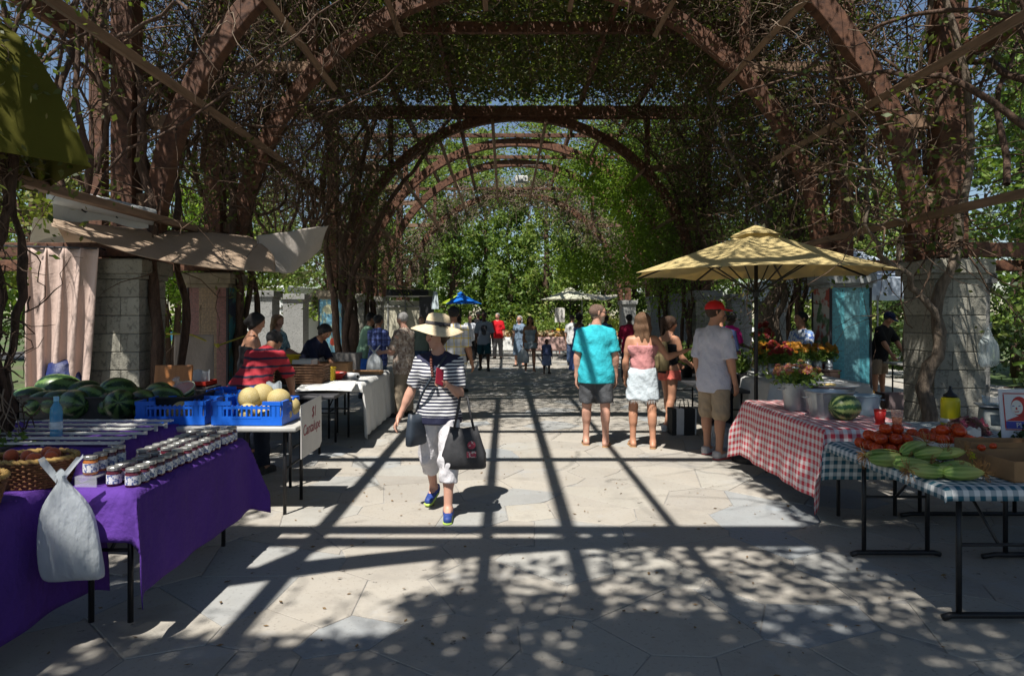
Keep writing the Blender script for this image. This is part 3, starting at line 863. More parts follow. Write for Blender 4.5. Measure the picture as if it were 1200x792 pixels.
# ================================================================ trees
def tree(label, x, y, h, r, shape='round', n=9000, leaf=.16, mat=LEAF_TR, trunk=.16, clear=.25, group='trees around the plaza', name='tree', seed=0, bark=BARK, clump=.5, ntr=1):
    rng = np.random.default_rng(seed + int(x * 13) + int(y * 7) + 1000)
    t = thing(name, label, 'tree', (x, y, -.05), group=group)
    m = MB()
    rs = random.Random(seed)
    for k in range(ntr):
        ox = (k - (ntr - 1) / 2) * trunk * 2.5
        pts = stem_path([(ox * .4, 0, 0), (ox, rs.uniform(-.1, .1), h * .3), (ox * 1.6 + rs.uniform(-.2, .2), rs.uniform(-.2, .2), h * .62), (ox * 2, 0, h * .93)], 14, trunk * .25, seed + k)
        m.tube(pts, [trunk * (1 - .9 * i / 14) + .015 for i in range(15)], 8)
    obj('trunk', m, bark, t, smooth=True)
    z0 = h * clear
    nl = 26
    zz = rng.uniform(z0, h * .85, nl); a = rng.uniform(0, 6.28, nl)
    st = np.stack([np.zeros(nl), np.zeros(nl), zz], 1)
    dr = np.stack([np.cos(a), np.sin(a), np.full(nl, .8 if shape != 'weep' else .4)], 1)
    ln = r * (1.15 - .6 * (zz - z0) / (h - z0))
    path = walk(st, dr, ln, 8, .2, -.02, rng)
    twigs('limbs', path + np.array(t.location), trunk * .28, .012, bark, t, n=5, kind='stuff')
    nc = max(30, n // 60)
    # clump centres in the crown volume
    v = unit(rng.normal(size=(nc, 3))) * (rng.uniform(.25, 1, nc) ** .5)[:, None]
    if shape == 'round':
        c = v * np.array([r, r, (h - z0) / 2]); c[:, 2] += (z0 + h) / 2
    else:
        u = rng.uniform(0, 1, nc)
        prof = {'column': np.sin(np.pi * np.clip(u * .82 + .16, 0, 1)) ** .6, 'cone': (1 - u) ** .75 + .06, 'weep': np.sin(np.pi * np.clip(u * .7 + .25, 0, 1)) ** .5}[shape]
        rad = r * prof * (.35 + .65 * rng.uniform(size=nc) ** .5); an = rng.uniform(0, 6.28, nc)
        c = np.stack([rad * np.cos(an), rad * np.sin(an), z0 + u * (h - z0)], 1)
    c += rng.normal(size=c.shape) * r * .10
    ci = rng.integers(0, nc, n)
    p = c[ci] + rng.normal(size=(n, 3)) * clump * np.array([.42, .42, .36 if shape != 'weep' else .7]) * rng.uniform(.5, 1.3, (nc, 1))[ci]
    p[:, 2] = np.maximum(p[:, 2], .3)
    leaves('crown', p + np.array(t.location), leaf, mat, t, rng, kind='stuff')
    return t
# ivy-clad poplars closing the vista
farx = [(-6.6, 37), (-4.6, 40), (-2.9, 37.5), (-1.2, 41), (.3, 38), (2.2, 37), (4.1, 40), (5.6, 37.5), (7.6, 40), (9.6, 38)]
hts = [9.5, 12, 11, 12.5, 8.6, 12.5, 12, 10, 12, 9.5]
for i, ((x, y), h) in enumerate(zip(farx, hts)):
    tree('tall ivy-clad poplar in the row closing the far end of the plaza', x, y, h, 1.25, 'column', 9500, .21, LEAF_TR2 if i % 2 else LEAF_TR, .2, .04, 'poplars at the far end', 'poplar_tree', i, BARKL if i in (4,) else BARK, .55)
for i, (x, y, h, r) in enumerate([(-9, 44, 8, 3.2), (-3.5, 47, 9, 3.5), (4.6, 47, 10, 3.5), (10.5, 44, 9, 3.2), (.8, 46, 5, 2.5)]):
    tree('broad leafy tree standing behind the far poplars', x, y, h, r, 'round', 8000, .26, LEAF_TR, .25, .03, 'trees behind the poplars', 'tree', 20 + i, clump=.9)
for i in range(11):
    x = -7 + i * 1.55
    b = thing('hedge_shrub', 'low ivy shrub at the foot of the far poplars', 'shrub', (x, 34.8 + (i % 3) * .5, 0), group='shrubs below the poplars')
    rg = np.random.default_rng(i)
    c = unit(rg.normal(size=(40, 3))) * np.array([.8, .5, .7]) * rg.uniform(.3, 1, (40, 1)) + np.array([0, 0, .8])
    p = c[rg.integers(0, 40, 2200)] + rg.normal(size=(2200, 3)) * .2
    p[:, 2] = np.abs(p[:, 2])
    leaves('foliage', p + np.array(b.location), .15, (LEAF_TR2, LEAF_TR, LEAF_YE)[i % 3], b, rg, kind='stuff')
    s = np.zeros((8, 3)) + np.array(b.location)
    twigs('stems', walk(s, np.array([0, 0, 1.]) + rg.normal(size=(8, 3)) * .4, np.full(8, 1.2), 6, .15, 0, rg), .03, .01, BARK, b, n=5, kind='stuff')
# left side
tree('bright weeping conifer seen between the block column and the mosaic column', -9.3, 19.0, 5.2, 1.35, 'column', 9000, .13, LEAF_BR, .11, .22, name='conifer_tree', seed=41, ntr=2, clump=.35)
tree('yellow-green tree above the rolled canvas', -11.2, 16.5, 6.4, 2.4, 'round', 7000, .16, LEAF_YE, .16, .35, seed=42, clump=.5)
tree('sunlit tree behind the left pergola posts', -9.6, 24, 6.8, 2.6, 'round', 8500, .2, LEAF_TR2, .2, .12, seed=43, clump=.6)
tree('green tree behind the white truck', -13.5, 36, 8, 3.2, 'round', 8000, .26, LEAF_TR, .22, .1, seed=44, clump=.8)
tree('olive green tree left of the kiosk', -8.0, 31, 6.5, 2.2, 'round', 7000, .22, LEAF_TR2, .2, .08, seed=45, clump=.6)
tree('tall tree far left behind the market stalls', -17.5, 26, 7.0, 2.6, 'round', 7000, .24, LEAF_TR, .22, .1, seed=46, clump=.7)
# right side
tree('dense dark conifer behind the vegetable table', 8.6, 9.3, 3.6, 1.45, 'column', 15000, .10, LEAF_CY, .16, .02, name='conifer_tree', seed=51, clump=.32)
tree('tall pale green conifer at the right edge of the plaza', 11.0, 13.0, 8.8, 1.7, 'column', 15000, .13, LEAF_TR, .2, .05, name='conifer_tree', seed=52, clump=.4)
tree('tall dark conifer rising beyond the right column', 14.0, 18.5, 12.5, 2.1, 'cone', 15000, .17, LEAF_CY, .25, .03, name='conifer_tree', seed=53, clump=.5)
tree('dark cypress behind the blue canopy tent', 11.2, 17.5, 3.0, 1.3, 'column', 8000, .13, LEAF_CY, .12, .02, name='conifer_tree', seed=54, clump=.35)
tree('leafy tree beyond the right pergola posts', 11.0, 24, 6.6, 2.4, 'round', 8500, .2, LEAF_TR2, .2, .1, seed=55, clump=.6)
tree('green tree behind the far right umbrella stall', 9.4, 31, 7.0, 2.4, 'round', 8000, .22, LEAF_TR, .2, .06, seed=56, clump=.6)
tree('broad tree in the park beyond the blue canopy', 16.5, 29, 7.5, 3, 'round', 8000, .25, LEAF_TR2, .2, .06, seed=57, clump=.8)
for i, (x, y) in enumerate([(6.6, 7.0), (6.0, 6.0), (5.3, 5.2), (7.3, 7.9), (4.6, 4.2)]):
    b = thing('hedge_shrub', 'dark broadleaf shrub growing behind the vegetable table', 'shrub', (x, y, 0), group='shrubs right of the column')
    rg = np.random.default_rng(90 + i)
    c = unit(rg.normal(size=(40, 3))) * np.array([.55, .5, .5]) * rg.uniform(.3, 1, (40, 1)) + np.array([0, 0, .55 if i < 4 else .2])
    k = 1800 if i < 4 else 600
    p = c[rg.integers(0, 40, k)] * (1 if i < 4 else .7) + rg.normal(size=(k, 3)) * .12
    p[:, 2] = np.abs(p[:, 2])
    leaves('foliage', p + np.array(b.location), .10, LEAF_TR if i % 2 else LEAF_CY, b, rg, kind='stuff')
    s = np.zeros((8, 3)) + np.array(b.location)
    twigs('stems', walk(s, np.array([0, 0, 1.]) + rg.normal(size=(8, 3)) * .4, np.full(8, .8), 6, .15, 0, rg), .02, .008, BARK, b, n=5, kind='stuff')
# ================================================================ stall helpers
def table(label, x0, x1, y0, y1, z=.74, top=None, legs='pair', group='folding market tables', legm=None, along='y'):
    cx, cy = (x0 + x1) / 2, (y0 + y1) / 2
    t = thing('folding_table', label, 'table', (cx, cy, 0), group=group)
    w, l = x1 - x0, y1 - y0
    obj('tabletop', MB().box((0, 0, z - .025), (w, l, .04)), top or TTOP, t, bevel=.012)
    lm = legm or BLACKM
    if along == 'y':
        ends = [(-l / 2 + .13), (l / 2 - .13)]
        for e in ends:
            for s in (-1, 1):
                obj('leg', MB().tube([(s * w * .30, e, .03), (s * w * .30, e, z - .04)], .015, 8), lm, t, smooth=True)
            if legs == 'tee':
                obj('foot_bar', MB().tube([(-w * .42, e, .018), (-w * .36, e, .03), (w * .36, e, .03), (w * .42, e, .018)], .018, 8), lm, t, smooth=True)
            obj('brace', MB().tube([(-w * .30, e, z * .55), (w * .30, e, z * .55)], .010, 6).tube([(0, e, z * .55), (0, e * .35, z - .045)], .009, 6), lm, t, smooth=True)
    else:
        for e in (-w / 2 + .13, w / 2 - .13):
            for s in (-1, 1):
                obj('leg', MB().tube([(e, s * l * .32, .0), (e, s * l * .32, z - .04)], .015, 8), lm, t, smooth=True)
            obj('brace', MB().tube([(e, -l * .32, z * .5), (e, l * .32, z * .5)], .010, 6), lm, t, smooth=True)
    return t
def tablecloth(label, x0, x1, y0, y1, z, dl, dr, df, db, mat, seed=0, res=.035, rip=.03, freq=9, group=None):
    cx, cy = (x0 + x1) / 2, (y0 + y1) / 2
    U0, U1, V0, V1 = x0 - dl, x1 + dr, y0 - df, y1 + db
    rs = random.Random(seed); p1, p2 = rs.uniform(0, 6), rs.uniform(0, 6)
    def fn(u, v):
        a, b = U0 + (U1 - U0) * u, V0 + (V1 - V0) * v
        ox = max(0, x0 - a, a - x1); oy = max(0, y0 - b, b - y1)
        sx = -1 if a < x0 else 1; sy = -1 if b < y0 else 1
        x, y = min(max(a, x0), x1), min(max(b, y0), y1)
        mn, mx = min(ox, oy), max(ox, oy)
        zz = z + .004 - mx - .2 * mn
        wv = lambda q, p: math.sin(q * freq + p) * .6 + math.sin(q * freq * 2.3 + p * 2) * .4
        if ox > 0:
            x += sx * (min(ox, .012) + .05 * ox + mn * .28) + sx * rip * (wv(b, p1) + .6) * min(1, ox / .35)
        if oy > 0:
            y += sy * (min(oy, .012) + .10 * oy + mn * .28) + sy * rip * (wv(a, p2) + .6) * min(1, oy / .35)
        if ox == 0 and oy == 0: zz += .0025 * (math.sin(a * 23 + p1) * math.sin(b * 19 + p2) + 1)
        return (x - cx, y - cy, zz)
    nu, nv = int((U1 - U0) / res) + 1, int((V1 - V0) / res) + 1
    mb = MB().grid(fn, nu, nv, uvfn=lambda u, v: (U0 + (U1 - U0) * u, V0 + (V1 - V0) * v))
    o = obj('tablecloth', mb, mat, smooth=True, loc=(cx, cy, 0), label=label, cat='tablecloth', group=group)
    sl = o.modifiers.new('thick', 'SOLIDIFY'); sl.thickness = .003; sl.offset = 1
    return o
def sheet(name, label, cat, rows, mat, nu=24, nv=14, fold=.0, freq=30, thick=.004, group=None):
    """rows: list of polylines (each a list of Vectors) lofted into one cloth"""
    def pl(pts, u):
        t = u * (len(pts) - 1); k = min(int(t), len(pts) - 2); f = t - k
        p0, p1, p2, p3 = pts[max(k - 1, 0)], pts[k], pts[k + 1], pts[min(k + 2, len(pts) - 1)]
        return .5 * ((2 * p1) + (p2 - p0) * f + (2 * p0 - 5 * p1 + 4 * p2 - p3) * f * f + (3 * p1 - p0 - 3 * p2 + p3) * f ** 3)
    base = rows[0][0].copy()
    def fn(u, v):
        p = pl([pl([Vector(q) for q in r], u) for r in rows], v)
        return p - base + Vector((0, -1, .2)) * fold * (math.sin(u * freq + 2 * math.sin(v * 3)) + .5 * math.sin(u * freq * 2.1 + v * 4))
    o = obj(name, MB().grid(fn, nu, nv), mat, smooth=True, loc=base, label=label, cat=cat, group=group)
    sl = o.modifiers.new('thick', 'SOLIDIFY'); sl.thickness = thick
    return o
def text_mesh(s, size, mat, parent, loc, rot, name='lettering', ext=.0008, shear=0):
    cu = bpy.data.curves.new('txt', 'FONT'); cu.body = s; cu.size = size; cu.extrude = ext; cu.align_x = 'CENTER'; cu.shear = shear
    tmp = bpy.data.objects.new('txt', cu); COL.objects.link(tmp)
    dg = bpy.context.evaluated_depsgraph_get()
    me = bpy.data.meshes.new_from_object(tmp.evaluated_get(dg))
    bpy.data.objects.remove(tmp); me.materials.clear()
    o = link(name, me, mat, parent, loc); o.rotation_euler = rot
    return o
TTOP = M('table_plastic', (.42, .41, .38), .55, .15, 8); TDARK = M('dark_tabletop', (.05, .05, .055), .5)
BLACKM = M('black_steel', (.02, .02, .022), .4, .2, 8, metal=.3); GREYM = M('grey_steel', (.25, .25, .26), .4, .2, 8, metal=.6)
PURPLE = cloth('purple_cloth', (.085, .032, .225), .28, .6, .9, 2.5)
WHITEC = cloth('white_cloth', (.62, .62, .60), .1, .3)
REDG = gingham('red_gingham', (.55, .035, .06), .066); GREENG = gingham('green_gingham', (.015, .10, .15), .056)
PAPER = M('paper', (.62, .60, .56), .8, .08, 5); CARD = M('cardboard', (.30, .17, .08), .85, .15, 6, .2, 30)
CANVAS = cloth('canvas', (.46, .345, .25), .14, .35, .9, 3, .28); CURT = cloth('curtain', (.50, .38, .33), .12, .4, .9, 3)

# ================================================================ left side: purple tables
table('narrow folding table under the jam jars', -2.22, -1.88, 3.42, 4.85, .735)
tablecloth('long purple tablecloth under the rows of jam jars', -2.24, -1.86, 3.42, 4.87, .737, .25, .50, .24, .34, PURPLE, 3, rip=.014, freq=7, group='purple tablecloths')
table('folding table under the peach baskets', -3.1, -2.33, 2.1, 3.66, .735)
tablecloth('purple tablecloth hanging low under the peach baskets', -3.12, -2.31, 2.08, 3.68, .737, .3, .60, .3, .2, PURPLE, 5, rip=.03, freq=6, group='purple tablecloths')
table('folding table carrying the white slatted racks', -4.0, -2.66, 4.5, 5.65, .735)
tablecloth('purple tablecloth under the white slatted racks', -4.02, -2.64, 4.48, 5.67, .737, .3, .45, .32, .2, PURPLE, 8, rip=.02, group='purple tablecloths')
rk = thing('display_rack', 'white slatted display rack standing on the back purple tablecloth', 'rack', (-3.1, 5.0, .745))
RACKM = M('white_rack', (.60, .60, .56), .5)
for i in range(6):
    mb = MB(); z = .022 + .007 * i; y = -.42 + i * .15
    mb.box((0, y, z), (1.05 - .05 * (i % 2), .05, .012))
    for k in range(9): mb.box((-.46 + k * .115, y + .04, z), (.012, .03, .008))
    obj('slat', mb, RACKM, rk)
    for s in (-.45, 0, .45): obj('foot', MB().box((s, y, z / 2 - .006), (.02, .02, z - .012)), RACKM, rk)
# jam jars
JAR_B = glassy('jam_glass', (.09, .012, .02), .9, .1); JAR_A = glassy('apricot_jam_glass', (.42, .14, .03), .9, .1)
LIDM = M('jar_lid', (.45, .45, .43), .3, .1, 8, metal=.7)
def label_mat():
    t = NT('jar_label'); x = xyz(t, t.coord())
    f = t.noise(70, detail=2)
    c = t.mix(t.step(f, .56, .02), (.66, .66, .66), (.10, .14, .30))
    t.base(c).set(Roughness=.6); return t.mat
LABM = label_mat()
jar0 = None
jar_me = MB().lathe([(.031, 0), (.036, .005), (.036, .066), (.031, .075), (.030, .079)], 14).mesh('jam_jar', True)
jar_me2 = jar_me.copy(); jar_me.materials.append(JAR_B); jar_me2.materials.append(JAR_A)
lid_me = MB().lathe([(.0335, .079), (.0345, .080), (.0345, .094), (.032, .0965), (.030, .0955)], 14).mesh('lid', False); lid_me.materials.append(LIDM)
lm = MB(); prof = [(.0368, .014), (.0368, .060)]
vs, fs = [], []
for k in range(9):
    a = R(-180 + 25 * k)
    vs += [(.0368 * math.cos(a), .0368 * math.sin(a), .014), (.0368 * math.cos(a), .0368 * math.sin(a), .060)]
fs = [(2 * i, 2 * i + 2, 2 * i + 3, 2 * i + 1) for i in range(8)]
lab_me = lm.add(vs, fs).mesh('paper_label', True); lab_me.materials.append(LABM)
def jar(x, y, z, light=False):
    g = 'jam jars lined up on the purple cloth'
    lb = 'glass jar of orange jam with a silver lid on the purple cloth' if light else 'glass jar of dark red jam with a silver lid and pale label'
    o = link('jam_jar', jar_me2 if light else jar_me, None, None, (x, y, z), random.uniform(.1, .9), label=lb, cat='jar', group=g)
    k = random.uniform(.95, 1.05); o.scale = (k, k, random.uniform(.96, 1.04))
    link('lid', lid_me, None, o); link('paper_label', lab_me, None, o)
rs = random.Random(3)
for i in range(16): jar(-1.905 + rs.uniform(-.006, .006), 3.50 + i * .081 + (.05 if i > 12 else 0), .746)
for i in range(17):
    if i in (6,): continue
    jar(-2.02 + rs.uniform(-.006, .006), 3.52 + i * .078 + rs.uniform(-.004, .004), .746)
for i in range(9): jar(-2.115 + rs.uniform(-.006, .006), 3.98 + i * .09, .746)
rz = thing('acrylic_riser', 'small clear acrylic riser under the row of orange jam jars', 'riser', (-2.14, 3.66, .742))
ACR = glassy('acrylic', (.7, .72, .75), .25, .05)
obj('shelf', MB().box((0, 0, .055), (.11, .36, .006)), ACR, rz)
for s in (-1, 1): obj('side_panel', MB().box((0, s * .176, .026), (.11, .006, .05)), ACR, rz)
for i in range(4): jar(-2.14, 3.525 + i * .085, .804, i < 2)
# wicker peach baskets
WICK = M('wicker', (.20, .085, .03), .7, .4, 30, .5, 60, orand=.1); WICKL = M('pale_wicker', (.42, .26, .08), .7, .3, 30)
PEACH = M('peach_skin', (.55, .20, .05), .75, .55, 9, .1, 80, col2=(.50, .06, .02), orand=.15, sheen=.3)
def basket(label, x, y, z, rx, ry, h, seed):
    t = thing('wicker_basket', label, 'basket', (x, y, z), group='wicker baskets of peaches')
    m = MB(); nr = 11
    for i in range(nr):
        f = i / (nr - 1); k = .80 + .20 * f
        pts = []
        for j in range(49):
            a = 2 * math.pi * j / 48
            w = .006 * (1 if (j + i) % 2 else -1)
            pts.append(((rx * k + w) * math.cos(a), (ry * k + w) * math.sin(a), .008 + f * (h - .02)))
        m.tube(pts, .0075, 5, cap=False)
    obj('weave', m, WICK, t, smooth=True, kind='stuff')
    obj('bottom', MB().lathe([(.0001, .003), (.8, .003), (.8, .010), (.0001, .010)], 24, sx=rx, sy=ry), WICK, t)
    s = MB()
    for j in range(24):
        a = 2 * math.pi * j / 24
        s.tube([(rx * .80 * math.cos(a), ry * .80 * math.sin(a), 0), (rx * math.cos(a), ry * math.sin(a), h)], .006, 5)
    obj('stakes', s, WICK, t, kind='stuff')
    for off in (0, .5):
        pts = []
        for j in range(73):
            a = 2 * math.pi * j / 72
            w = .007 * math.sin(a * 16 + off * 2 * math.pi)
            pts.append(((rx + w) * math.cos(a), (ry + w) * math.sin(a), h - .004 + .006 * math.cos(a * 16 + off * 6.28)))
        obj('rim', MB().tube(pts, .010, 6, cap=False), WICKL, t, smooth=True)
    rs = random.Random(seed); placed = []
    lay = [(0, .58), (1, .74)]
    for li, kz in ((0, h * .55), (1, h * .98)):
        for k in range(40):
            a, r_ = rs.uniform(0, 6.28), math.sqrt(rs.uniform(0, 1))
            px, py = r_ * (rx - .05) * math.cos(a), r_ * (ry - .05) * math.sin(a)
            if li == 1: px, py = px * .8, py * .8
            if all((px - q[0]) ** 2 + (py - q[1]) ** 2 + (kz - q[2]) ** 2 > .066 ** 2 for q in placed):
                placed.append((px, py, kz))
    for px, py, pz in placed:
        rr = rs.uniform(.034, .040)
        o = link('peach', PEACH_ME, None, None, (x + px, y + py, z + pz), None, label='ripe orange and red peach piled in ' + ('the basket at the table edge' if seed == 1 else 'the wide basket beside the jam jars'), cat='peach', group='peaches in baskets')
        o.rotation_euler = (rs.uniform(0, 6), rs.uniform(0, 6), rs.uniform(0, 6)); o.scale = (rr,) * 3
    return t
pm = MB(); nn, kk = 14, 10
vs, fs = [], []
for i in range(kk + 1):
    th = math.pi * i / kk
    for j in range(nn):
        a = 2 * math.pi * j / nn
        r_ = math.sin(th) * (1 - .10 * math.exp(-(min(a, 6.283 - a) / .25) ** 2)) + 1e-5
        vs.append((r_ * math.cos(a), r_ * math.sin(a), -math.cos(th) * .92 - .12 * math.exp(-(math.pi - th) ** 2 / .05)))
for i in range(kk):
    for j in range(nn): fs.append((i * nn + j, i * nn + (j + 1) % nn, (i + 1) * nn + (j + 1) % nn, (i + 1) * nn + j))
PEACH_ME = pm.add(vs, fs).mesh('peach', True); PEACH_ME.materials.append(PEACH)
basket('round wicker basket of peaches at the edge of the purple table', -2.46, 3.06, .746, .19, .17, .15, 1)
basket('wide wicker basket of peaches behind the plastic bag', -2.44, 3.54, .746, .20, .16, .15, 2)
# plastic carrier bag
def carrier_bag(name, label, loc, w, h, d, mat, rz=0, cat='bag', tilt=0, group=None, seed=1, knot=True):
    rs = random.Random(seed); t = thing(name, label, cat, loc, rz, group)
    n = 28; vs, fs = [], []
    prof = [(0, .86, .05), (.015, .95, .30), (.06, .99, .75), (.18, 1.0, 1.0), (.36, .97, 1.0), (.52, .92, .9), (.64, .80, .75), (.75, .56, .62), (.84, .30, .5), (.90, .13, .42), (.93, .09, .4), (.97, .16, .3), (1.0, .24, .2)]
    if not knot: prof = [(0, .7, .25), (.04, .92, .8), (.15, .98, 1), (.5, 1, .9), (.85, 1, .8), (1, 1, .75)]
    for i, (zz, kw, kd) in enumerate(prof):
        for j in range(n):
            a = 2 * math.pi * j / n
            cr = .05 * math.sin(a * 5 + i * .5 + seed) + .04 * math.sin(a * 9 - i * .7 + 2 * seed)
            ca, sa = math.cos(a), math.sin(a)
            sq = (abs(ca) ** 5 + abs(sa) ** 5) ** -.2
            vs.append((w / 2 * kw * ca * sq * (1 + cr) + tilt * zz, d / 2 * kd * sa * sq * (1 + cr * 2), zz * h + .012 * math.sin(a * 4 + seed) * (1 if i == len(prof) - 1 else .3)))
    for i in range(len(prof) - 1):
        for j in range(n): fs.append((i * n + j, i * n + (j + 1) % n, (i + 1) * n + (j + 1) % n, (i + 1) * n + j))
    fs.append(tuple(range(n - 1, -1, -1)))
    o = obj('sack', MB().add(vs, fs), mat, t, smooth=True)
    sd = o.modifiers.new('s', 'SUBSURF'); sd.levels = sd.render_levels = 1
    if knot:
        for s in (-1, 1):
            m = MB().grid(lambda u, v: (tilt + s * (.01 + .07 * v) * (1 + .2 * math.sin(u * 9)), (u - .5) * .05, h * .93 + .09 * v + .02 * math.sin(u * 7 + s)), 5, 4)
            obj('handle', m, mat, t, smooth=True)
    return t
PLAST = NT('white_plastic_film')
PLAST.base(PLAST.mix(PLAST.noise(5), (.50, .55, .58), (.68, .72, .74))).set(Roughness=.26, Alpha=.80); PLAST.bump(PLAST.math('ADD', PLAST.noise(7, detail=3, stretch=(1.8, 1.8, .4)), PLAST.math('MULTIPLY', PLAST.noise(30, detail=4, stretch=(1, 1, .6)), .3)), .8, .03)
_tr = PLAST.n('BsdfTranslucent'); _tr.inputs[0].default_value = (.6, .65, .68, 1); _mx = PLAST.n('MixShader'); _mx.inputs[0].default_value = .42
PLAST.l(PLAST.b.outputs[0], _mx.inputs[1]); PLAST.l(_tr.outputs[0], _mx.inputs[2]); PLAST.l(_mx.outputs[0], PLAST.t.nodes['Material Output'].inputs['Surface'])
PLAST = PLAST.mat
carrier_bag('plastic_bag', 'white plastic carrier bag hanging knotted at the corner of the purple tables', (-2.075, 3.29, .345), .27, .53, .10, PLAST, .15, tilt=-.06)
# water bottle
wb = thing('water_bottle', 'clear blue plastic water bottle standing on the back purple tablecloth', 'bottle', (-3.18, 4.86, .745))
BOTM = glassy('bottle_plastic', (.10, .42, .70), .55, .06)
wb.location = P(66, 512, 4.83); wb.location.z = .748
obj('body', MB().lathe([(.030, 0), (.040, .01), (.040, .05), (.037, .06), (.040, .07), (.041, .19), (.036, .225), (.016, .262), (.016, .28)], 18), BOTM, wb, smooth=True)
obj('cap', MB().lathe([(.018, .27), (.018, .298), (.016, .302)], 14), M('bottle_cap', (.25, .55, .75), .4), wb)
obj('label_band', MB().lathe([(.0415, .075), (.0415, .125)], 18), M('bottle_label', (.60, .66, .70), .5, .3, 30), wb)

# ================================================================ melons
def melon_mat(name, dark, light, nst=7, blot=.35):
    t = NT(name); x = xyz(t, t.coord())
    a = t.math('ARCTAN2', x[1], x[2])
    w = t.math('ADD', t.math('MULTIPLY', a, nst), t.math('MULTIPLY', t.noise(9, detail=5), 5.0))
    f = t.math('MULTIPLY_ADD', t.math('SINE', w), .5, .5)
    c = t.mix(t.step(f, .52, .2), dark, light)
    c = t.mix(t.math('MULTIPLY', t.noise(25), blot), c, sc(dark, .6))
    t.base(c).set(Roughness=.35); return t.mat
WMEL = melon_mat('watermelon_rind', (.012, .04, .010), (.12, .21, .05)); WMEL2 = melon_mat('striped_rind', (.02, .07, .02), (.30, .36, .12), 8)
def mel_mesh(mat, ar=1.35, n=20, k=14):
    mb = MB(); vs, fs = [], []
    for i in range(k + 1):
        th = math.pi * i / k
        for j in range(n):
            a = 2 * math.pi * j / n
            r_ = math.sin(th) ** .9 + 1e-5
            vs.append((-math.cos(th) * ar, r_ * math.cos(a) * (1 + .01 * math.sin(8 * a)), r_ * math.sin(a) * (1 + .01 * math.sin(8 * a))))
    for i in range(k):
        for j in range(n): fs.append((i * n + j, i * n + (j + 1) % n, (i + 1) * n + (j + 1) % n, (i + 1) * n + j))
    me = mb.add(vs, fs).mesh('watermelon', True); me.materials.append(mat); return me
WM_ME, WM_ME2 = mel_mesh(WMEL), mel_mesh(WMEL2, 1.25)
BIN = M('black_bin', (.018, .018, .02), .5, .2, 6)
def bin_(x, y, z, w, l, h, label):
    t = thing('plastic_bin', label, 'bin', (x, y, z), group='black bins of watermelons')
    for s in (-1, 1):
        obj('side', MB().box((s * (w / 2 - .01), 0, h / 2), (.02, l, h)), BIN, t)
        obj('end', MB().box((0, s * (l / 2 - .01), h / 2), (w - .042, .02, h)), BIN, t)
        obj('rim', MB().box((s * (w / 2 - .005), 0, h + .011), (.035, l + .03, .02)), BIN, t, bevel=.004)
        obj('rim', MB().box((0, s * (l / 2 - .005), h + .010), (w - .05, .035, .018)), BIN, t, bevel=.004)
    obj('base', MB().box((0, 0, .012), (w - .042, l - .042, .02)), BIN, t)
table('long pale folding table carrying the black melon bins', -4.75, -2.66, 5.78, 6.5, .735, along='x')
binx = [-4.42, -3.92, -3.42, -2.93]
for i, x in enumerate(binx): bin_(x, 6.12, .737, .46, .58, .17, 'black plastic bin heaped with watermelons')
rs = random.Random(12)
mels = [(38, 470, 6.1, .13), (52, 474, 5.95, .12), (70, 457, 6.3, .15), (72, 474, 5.95, .13), (88, 474, 5.9, .13), (97, 461, 6.3, .12), (108, 468, 6.0, .13),
        (128, 475, 5.95, .115), (139, 459, 6.15, .13), (141, 474, 5.85, .13), (156, 466, 6.3, .11), (169, 474, 5.95, .13), (186, 463, 6.25, .12), (194, 468, 6.0, .12)]
for px, py, d, r_ in mels:
    p = P(px, py, d)
    o = link('watermelon', WM_ME, None, None, p, None, label='dark green watermelon heaped in the black bins', cat='watermelon', group='whole dark watermelons')
    o.scale = (r_,) * 3; o.rotation_euler = (rs.uniform(0, 6), rs.uniform(-.25, .25), rs.uniform(-.9, .9) + (1.2 if px in (139, 141, 52) else 0))
# cut watermelon half in cling film
cm = thing('cut_watermelon', 'halved watermelon showing red flesh, wrapped in clear film', 'watermelon', P(214, 462, 6.15))
obj('rind', MB().lathe([(.0001, -.085), (.06, -.075), (.105, -.035), (.118, .01), (.122, .035)], 20), WMEL2, cm, smooth=True)
obj('flesh', MB().lathe([(.0001, .042), (.06, .041), (.112, .037), (.1125, .03)], 20), M('melon_flesh', (.52, .10, .06), .4, .3, 14), cm)
obj('rind_edge', MB().lathe([(.112, .036), (.1225, .036), (.1225, .030), (.112, .030), (.112, .036)], 20), M('melon_pith', (.55, .60, .40), .5), cm)
cm.rotation_euler = (R(28), R(-12), 0); cm.location.z += .02
obj('cling_film', MB().lathe([(.124, .02), (.11, .055), (.05, .065), (.02, .12), (.035, .15)], 20), glassy('cling_film', (.75, .78, .8), .28, .15), cm, smooth=True)
bin_(-2.52, 6.30, .737, .34, .40, .12, 'black plastic bin under the halved watermelon')
